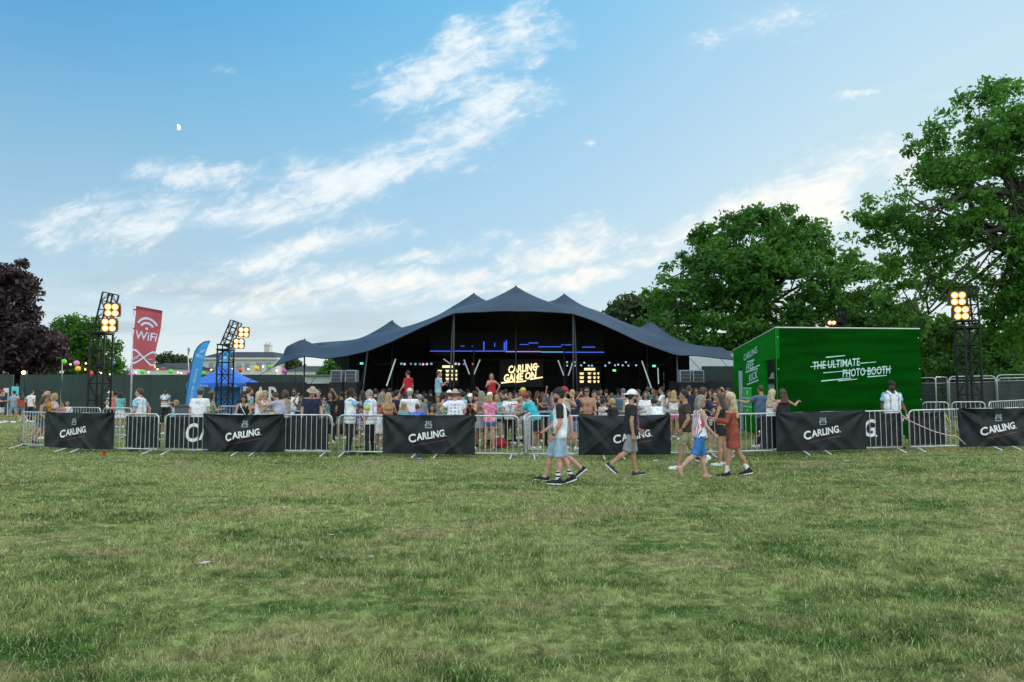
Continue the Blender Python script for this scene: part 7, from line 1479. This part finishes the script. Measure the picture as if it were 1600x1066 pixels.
P_(656, 21.8, 'person in pale grey hooded top behind the tie-dye boy', 20, 1.64, hair=('short', 'grey'), top=('long', 'grey'), bottom=('shorts', 'grey'))
P_(675, 19.4, 'dark haired girl seated low at the middle of the third banner', 190, 1.36, 'f', 'tan', ('long', 'black'), ('tank', 'black'), ('shorts', 'black'))
P_(692, 20.2, 'woman in sleeveless green patterned dress with dark hair tied up', -25, 1.70, 'f', 'fair', ('bun', 'dark'), ('dress', 'green', 'leafy'), None, armR='hold', armL='fwd')
P_(711, 19.1, 'man in yellow sun hat and white tee printed with small boats, back turned', 3, 1.78, hair=('short', 'ginger'), skin='pink', hat=('straw', 'yellow'), top=('tee', 'white', 'boats'), bottom=('shorts', 'lightblue'), armR='hold', armL='hip', wide=1.08)
P_(702, 22.4, 'person in royal blue tee and white cap left of the boat print tee', 20, 1.76, hair=('short', 'brown'), hat=('cap', 'white'), top=('tee', 'royal'), bottom=('shorts', 'black'))
P_(723, 22, 'person in plain white tee and black shorts right of the boat print tee', 20, 1.74, hair=('short', 'dark'), top=('tee', 'skyblue'), bottom=('shorts', 'black'))
P_(735, 20.6, 'woman in black vest with orange garland holding a phone to her chest', 'C', 1.66, 'f', 'fair', ('long', 'dark'), ('tank', 'black'), ('shorts', 'lightdenim'), armR='phone', armL='phone', hat=('scarf', 'white'), extra=(('lanyard', 'orange'),), item=[('phone', 'R', 'black', 'phone held by the woman with the orange garland')])
P_(752, 21.2, 'woman with long ash hair, orange crop top and white skirt, back turned', 10, 1.74, 'f', 'tan', ('longstraight', 'ash'), ('crop', 'orange'), ('miniskirt', 'white'), ('flip', 'black'), armR='hold')
P_(765, 20.4, 'woman in pink tie-dye tee, denim shorts and patterned white scarf, back turned', -15, 1.70, 'f', 'fair', ('bob', 'blond'), ('tee', 'pink', 'tiedye'), ('minishorts', 'brightdenim'), None, hat=('scarf', 'white', 'floral'), armR='hold', armL='hold', turn=-15)
P_(797, 22.4, 'person in white tee with purple lanyard facing us at the high table', 'C', 1.70, 'm', 'tan', ('short', 'brown'), ('tee', 'white'), ('trousers', 'black'), armR='table', armL='table', extra=(('lanyard', 'purple'),))
P_(822, 21.6, 'man in white tee bending back to talk, right of the lanyard', 70, 1.74, hair=('short', 'brown'), skin='pink', top=('tee', 'white'), bottom=('trousers', 'black'), lean=-8, armL='hold', armR='reach')
P_(818, 24.8, 'person in pale yellow cap and beige shirt with arms outstretched', 60, 1.84, hair=('short', 'blond'), hat=('cap', 'yellow'), top=('long', 'beige'), bottom=('shorts', 'beige'), armL='sign', armR='out')
P_(837, 20.4, 'man in red cap and turquoise tee stooping over the high table', 60, 1.76, hair=('short', 'brown'), skin='tan', hat=('capback', 'red'), top=('tee', 'turquoise'), bottom=('shorts', 'black'), lean=28, armL='table', armR='table', nod=6)
P_(829, 22.6, 'child in purple tee beside the stooping red cap', 150, 1.40, 'f', 'tan', ('long', 'dark'), ('tee', 'purple'), ('shorts', 'denim'))
P_(881, 18.7, 'bare shouldered man in red cap with one arm bent, behind the black sleeved tee', -60, 1.86, hair=('short', 'dark'), skin='tan', hat=('capback', 'red'), top=('tank', 'offwhite'), bottom=('shorts', 'lightdenim'), armR='chin', armL='hold', extra=(('beard', 'dark'), ('watch', 'R')))
P_(894, 20.3, 'bald man in navy tee and denim shorts left of the shirtless man', -30, 1.80, hair=('crew', 'blond'), skin='pink', top=('tee', 'navy'), bottom=('shorts', 'denim'), armR='hold', item=[('bag', 'R', 'yellow', 'small yellow bag carried by the bald man in navy')])
P_(917, 20.4, 'shirtless man in sunglasses with dark hair and chain', 170, 1.86, hair=('short', 'black'), skin='tan', top=None, bottom=('shorts', 'black'), armR='down', armL='fwd', extra=(('glasses',),))
P_(928, 22, 'person in black vest just right of the shirtless man', 190, 1.74, hair=('short', 'black'), skin='tan', top=('tank', 'black'), bottom=('shorts', 'black'), armR='chin')
P_(942, 20.8, 'boy in navy cap and white tee seated, facing right', -70, 1.50, hair=('short', 'dark'), skin='tan', hat=('cap', 'navy'), top=('tee', 'white'), bottom=('jeans', 'jeans'), armR='reach')
P_(963, 19.8, 'woman with curly blonde hair and black top leaning left behind the banner', 40, 1.54, 'f', 'tan', ('curly', 'blond'), ('tee', 'black'), ('shorts', 'black'), lean=16, armL='reach')
P_(974, 22.8, 'young man in dark cap and navy blue shirt facing us', 175, 1.80, hair=('short', 'dark'), skin='pink', hat=('cap', 'slate'), top=('tee', 'bluegrey'), bottom=('shorts', 'navy'), extra=(('waistcoat_', 'navy'),))
P_(984, 22, 'person in white vest just behind the man in the white backward cap', 20, 1.74, hair=('short', 'black'), skin='tan', top=('tank', 'white'), bottom=('shorts', 'white'))
P_(1009, 22.4, 'person in white patterned shirt right of the man in the white backward cap', 170, 1.72, 'f', 'tan', ('long', 'dark'), ('tee', 'white', 'floral'), ('shorts', 'white'), armR='hold')
P_(1031, 18.9, 'man in white shirt stooping, back turned, at the right end of the banner', 25, 1.60, hair=('short', 'black'), skin='tan', top=('shirt', 'white'), bottom=('shorts', 'white'), lean=26, wide=1.1, armL='table', armR='table')
P_(1035, 25, 'man in white tee with tattooed arm facing left under the tent edge', 70, 1.86, hair=('crew', 'dark'), skin='tan', top=('tee', 'white'), bottom=('shorts', 'white'), armL='drink', armR='hold')
P_(1053, 23.5, 'woman in white off-shoulder top and pink shorts, back turned', -15, 1.72, 'f', 'tan', ('long', 'blond'), ('tube', 'white'), ('minishorts', 'pink'), armR='hold', armL='hold')
P_(1045, 24.8, 'dark haired woman in white top left of the off-shoulder top', 200, 1.72, 'f', 'tan', ('long', 'dark'), ('tank', 'white'), ('shorts', 'denim'), armR='drink')
P_(1013, 26, 'man in bright teal tee, back turned, in front of the leaning rod', 10, 1.86, hair=('short', 'brown'), top=('tee', 'teal'), bottom=('shorts', 'grey'))
P_(1077, 23.4, 'man with tousled brown hair and navy tee facing right', -60, 1.88, hair=('short', 'brown'), skin='pink', top=('tee', 'navy'), bottom=('shorts', 'navy'), extra=(('beard', 'dark'),), armR='hold')
P_(1088, 23.6, 'person in sunglasses and dusky pink top below the right loudspeakers', 175, 1.78, 'f', 'tan', ('bob', 'brown'), ('tank', 'dusk'), ('shorts', 'black'), armR='drink', armL='out', extra=(('glasses',),))
P_(1190, 20.3, 'man in blue grey tee, back turned, pointing at the booth poster', 14, 1.86, hair=('crew', 'brown'), skin='tan', top=('tee', 'bluegrey'), bottom=('trousers', 'black'), armL=((.40, .28, -.08), (.3, -.4, -1)), armR='down', wide=1.05)
P_(1207, 19.6, 'woman with very long blond hair and blue patterned skirt in front of the booth', -60, 1.74, 'f', 'tan', ('longstraight', 'fairblond'), ('tank', 'white'), ('skirt', 'blue', 'floral'), ('shoe', 'white'), 'kick', armR='hold', armL='fwd')
P_(1224, 19.2, 'brown haired woman in black vest with pink straps raising a phone', 10, 1.74, 'f', 'pink', ('long', 'brown'), ('tank', 'black', None, 'coral'), ('trousers', 'black'), armR=((.44, .22, -.02), (.4, -.4, -1)), armL='hold', wide=1.08, item=[('phone', 'R', 'black', 'phone raised in front of the green booth wall')])
# people standing up on the tables
tz = .745
P_(637.5, 28.0, 'man in red tee standing on a table at the left of the tent', 60, 1.80, hair=('short', 'dark'), skin='pink', top=('tee', 'red'), bottom=('jeans', 'jeans'), armL='fwd', armR='down', loft=tz)
P_(684.5, 28.5, 'man in light blue shirt and khaki shorts standing on a table with a drink', -70, 1.80, hair=('crew', 'brown'), skin='tan', top=('shirt', 'skyblue'), bottom=('shorts', 'khaki'), armR='drink', armL='hold', loft=tz, item=[('cup', 'R', 'white', 'white cup of the man standing in the light blue shirt')])
P_(768, 29, 'woman in red top standing on a table with a drink, facing us', 'C', 1.70, 'f', 'fair', ('long', 'ginger'), ('tank', 'red'), ('shorts', 'black'), armR='drink', armL='hip', loft=tz, item=[('cup', 'R', 'white', 'white cup of the woman standing in the red top')])

# ---------------------------------------------------------------- dim crowd deep under the tent: each its own look, named by what is beside or above
DIM = [(579, 29, 'L', 'm', 'navy', 'black', 'person in dark navy deep under the tent, right of the loudspeakers'), (590, 31, 'C', 'm', 'black', 'dark', 'dark haired person in black below the left leaning rod'), (616, 30, 'A', 'f', 'slate', 'dark', 'person in slate grey between the yellow jacket and the red tee man'), (627, 32, 'R', 'm', 'dusk', 'black', 'dim figure just left of the man standing in the red tee'),
       (652, 30, 'A', 'm', 'darkgreen', 'brown', 'man in dark green tee just right of the man standing in the red tee'), (662, 33, 'A', 'f', 'dusk', 'dark', 'dim woman between the dark green tee and the light blue shirt'), (673, 32, 'A', 'm', 'black', 'dark', 'dim man in black left of the man standing in the light blue shirt'), (696, 31, 'C', 'f', 'burgundy', 'dark', 'person in burgundy under the left menu board'), (704, 33, 'A', 'm', 'black', 'black', 'dim man in black beneath the left menu board'), (713, 30, 'A', 'm', 'sand', 'brown', 'man in sandy tee beyond the yellow sun hat'),
       (719, 33, 'C', 'm', 'dusk', 'grey', 'grey haired dim figure right of the left menu board'), (731, 30.5, 'A', 'm', 'teal', 'black', 'man in dull teal beside the left pair of light rods'), (741, 33, 'R', 'm', 'brown', 'dark', 'dim figure in brown under the left pair of light rods'), (749, 30, 'A', 'm', 'coral', 'brown', 'person in dull coral shirt left of the woman standing in red'), (757, 31, 'A', 'm', 'lavender', 'black', 'person in lavender tee left of the woman standing in red'), (779, 31, 'L', 'm', 'black', 'black', 'dim figure in black right of the woman standing in red'),
       (790, 29, 'A', 'm', 'bluegrey', 'dark', 'man in blue grey shirt under the left end of the glowing letters'), (804, 29.5, 'A', 'm', 'burgundy', 'black', 'man in burgundy vest beneath the glowing letters'), (812, 33, 'C', 'm', 'black', 'dark', 'dim man in black exactly under the glowing letters'), (827, 30, 'L', 'f', 'dusk', 'dark', 'dim woman beneath the right end of the glowing letters'), (838, 29, 'R', 'f', 'brown', 'brown', 'brown haired woman right of the glowing letters, turned right'), (847, 28.5, 'R', 'f', 'orange', 'brown', 'woman in dull orange with raised arm, left of the right poles'), (856, 31, 'A', 'm', 'bluegrey', 'black', 'dim man in blue grey left of the right pair of light rods'),
       (864, 29, 'A', 'f', 'offwhite', 'ash', 'pale haired woman behind the man in black sleeves'), (871, 30, 'C', 'm', 'red', 'dark', 'man in dull red tee left of the right poles'), (879, 32, 'C', 'm', 'black', 'black', 'tall dim man at the foot of the right light rods'), (902, 29, 'R', 'f', 'brown', 'brown', 'woman in brown beneath the right menu board, arms out'), (909, 31, 'A', 'm', 'burgundy', 'brown', 'man in burgundy tee under the right menu board'), (930, 31, 'L', 'm', 'dusk', 'dark', 'dim man right of the right menu board'), (938, 30, 'C', 'm', 'black', 'black', 'dim man in black below the green exit light'),
       (948, 29, 'A', 'm', 'navy', 'dark', 'man in navy between the boy in the cap and the exit light'), (956, 32, 'C', 'f', 'lightblue', 'dark', 'woman in pale blue under the green exit light'), (966, 31, 'A', 'm', 'slate', 'black', 'dim man in slate behind the young man in the dark cap'), (996, 29, 'C', 'f', 'dusk', 'dark', 'dim woman behind the white backward cap'), (1021, 28.5, 'C', 'm', 'black', 'black', 'dim man in black beside the orange-topped rod'), (1026, 30, 'L', 'f', 'dusk', 'brown', 'dim woman left of the man with the tattooed arm'), (1063, 28, 'C', 'f', 'beige', 'dark', 'woman in beige in front of the left right-hand loudspeaker'),
       (1097, 27, 'A', 'm', 'black', 'dark', 'man in black below the right-hand loudspeakers'), (1112, 26, 'L', 'm', 'slate', 'brown', 'man in slate before the black screen beside the booth'), (1127, 26.5, 'C', 'f', 'navy', 'dark', 'woman in navy before the black screen beside the booth'), (566, 27, 'C', 'm', 'teal', 'dark', 'man in teal at the foot of the leaning left pole'), (648, 34, 'A', 'm', 'black', 'black', 'dim man under the small coloured lamps at left')]
rg = random.Random(21)
for i, (px, Y, fc, sx, cl, hr_, lab) in enumerate(DIM):
    fem = sx == 'f'; f0 = {'C': 180, 'A': 0, 'L': 90, 'R': -90}[fc]+rg.uniform(-30, 30)
    person(px, Y, lab, f0, (1.66 if fem else 1.78)+rg.uniform(-.05, .07), sx, rg.choice(['fair', 'pink', 'tan', 'tan', 'olive', 'brown']), (rg.choice(['long', 'bob', 'pony', 'longstraight']) if fem else rg.choice(['short', 'short', 'crew']), hr_), ((rg.choice(['tank', 'tee', 'crop']) if fem else rg.choice(['tee', 'tee', 'shirt', 'polo'])), cl), (('minishorts' if fem else 'shorts'), rg.choice(['black', 'denim', 'navy', 'grey'])),
           armR=rg.choice(['down', 'hold', 'drink', 'fwd', 'hip']) if 'raised arm' not in lab else 'raise', armL=rg.choice(['down', 'hold', 'fwd', 'pocket']) if 'arms out' not in lab else 'out', nod=rg.uniform(-4, 10), turn=rg.uniform(-25, 25), group='crowd deep under the tent')

def seat_bench(px, Y, label, L=1.1):
    r = empty('wooden_bench', GX(px, Y)+Vector((0, .06, 0))); tag(r, label, 'bench', 'low benches for the seated people'); wd = M('bench_wood', (.20, .14, .08), .7, .25, 5)
    MB().bbox((0, 0, .355), (L, .34, .05), .015).build('seat', wd, r)
    for s_ in (-1, 1): MB().box((s_*(L/2-.12), 0, .165), (.06, .30, .33)).build('leg', wd, r)
seat_bench(275, 27.5, 'low bench under the blonde woman with her arm over her head'); seat_bench(101.5, 30.2, 'low bench under the two small seated people at left', 1.0); seat_bench(424, 24, 'low bench under the seated blond person in yellow')

# a few more heads filling the crowd between the barriers and the tent
MID = [(471, 22.8, 200, 'f', 'slate', 'brown', 1.58, 'short woman in slate top between the phone reader and the straw hat'), (533, 24.5, 40, 'm', 'black', 'black', 1.72, 'man in black with his back to the loudspeakers, left of the dark skinned steward'), (557, 24.2, 150, 'f', 'magenta', 'dark', 1.64, 'woman in magenta right behind the dark skinned steward'), (613, 23.2, 10, 'm', 'grey', 'brown', 1.70, 'man in grey tee behind the peach top'),
       (628, 23.4, 190, 'f', 'offwhite', 'dark', 1.60, 'woman in off-white left of the plain white tee above the third banner'), (665, 22.6, 30, 'm', 'darkgreen', 'black', 1.66, 'man in dark green right of the pale hooded top'), (683, 22.4, 200, 'f', 'dusk', 'brown', 1.58, 'woman in dusky top left of the green patterned dress'), (743, 23.2, 20, 'm', 'navy', 'dark', 1.74, 'man in navy between the orange garland and the orange crop top'), (776, 23.6, 170, 'f', 'aqua', 'blond', 1.62, 'fair haired woman in aqua right of the pink tie-dye'), (786, 25.2, 60, 'm', 'brown', 'dark', 1.76, 'man in brown just behind the purple lanyard'),
       (808, 25.6, 200, 'f', 'coral', 'brown', 1.66, 'woman in coral between the purple lanyard and the yellow cap'), (850, 23.4, 210, 'f', 'navy', 'brown', 1.62, 'woman in navy between the stooping red cap and the turquoise tee'), (867, 25, 0, 'm', 'slate', 'black', 1.76, 'man in slate tee showing just above the black cap'), (906, 23.8, 200, 'f', 'lavender', 'dark', 1.60, 'woman in lavender left of the bare chest'), (936, 24.6, 30, 'm', 'olive', 'brown', 1.74, 'man in olive tee behind the black vest by the bare chest'),
       (953, 23.2, 190, 'f', 'black', 'dark', 1.60, 'woman in black between the navy capped boy and the curly blonde'), (999, 25.2, 150, 'm', 'grey', 'brown', 1.78, 'man in grey tee facing us beyond the white backward cap'), (1022, 23, 200, 'f', 'teal', 'brown', 1.60, 'woman in teal left of the tattooed arm, lower down'), (1069, 25.2, 180, 'm', 'black', 'dark', 1.78, 'man in black right behind the brown polo'), (1124, 24, 200, 'm', 'grey', 'brown', 1.76, 'man in grey tee before the black screen, behind the burgundy top')]
for i, (px, Y, f0, sx, cl, hr_, H_, lab) in enumerate(MID):
    fem = sx == 'f'; person(px, Y, lab, f0+rg.uniform(-15, 15), H_, sx, rg.choice(['fair', 'pink', 'tan', 'tan', 'olive']), ((rg.choice(['long', 'bob', 'bun', 'longstraight']) if fem else 'short'), hr_), ((rg.choice(['tank', 'tee']) if fem else 'tee'), cl), (('minishorts' if fem else 'shorts'), rg.choice(['black', 'denim', 'grey'])),
           armR=rg.choice(['hold', 'drink', 'chin', 'reach', 'up']), armL=rg.choice(['down', 'hold', 'hip']), lean=rg.uniform(-4, 12), side=rg.uniform(-6, 6), nod=rg.uniform(-4, 14), turn=rg.uniform(-35, 35), group='crowd between the barriers and the tent')
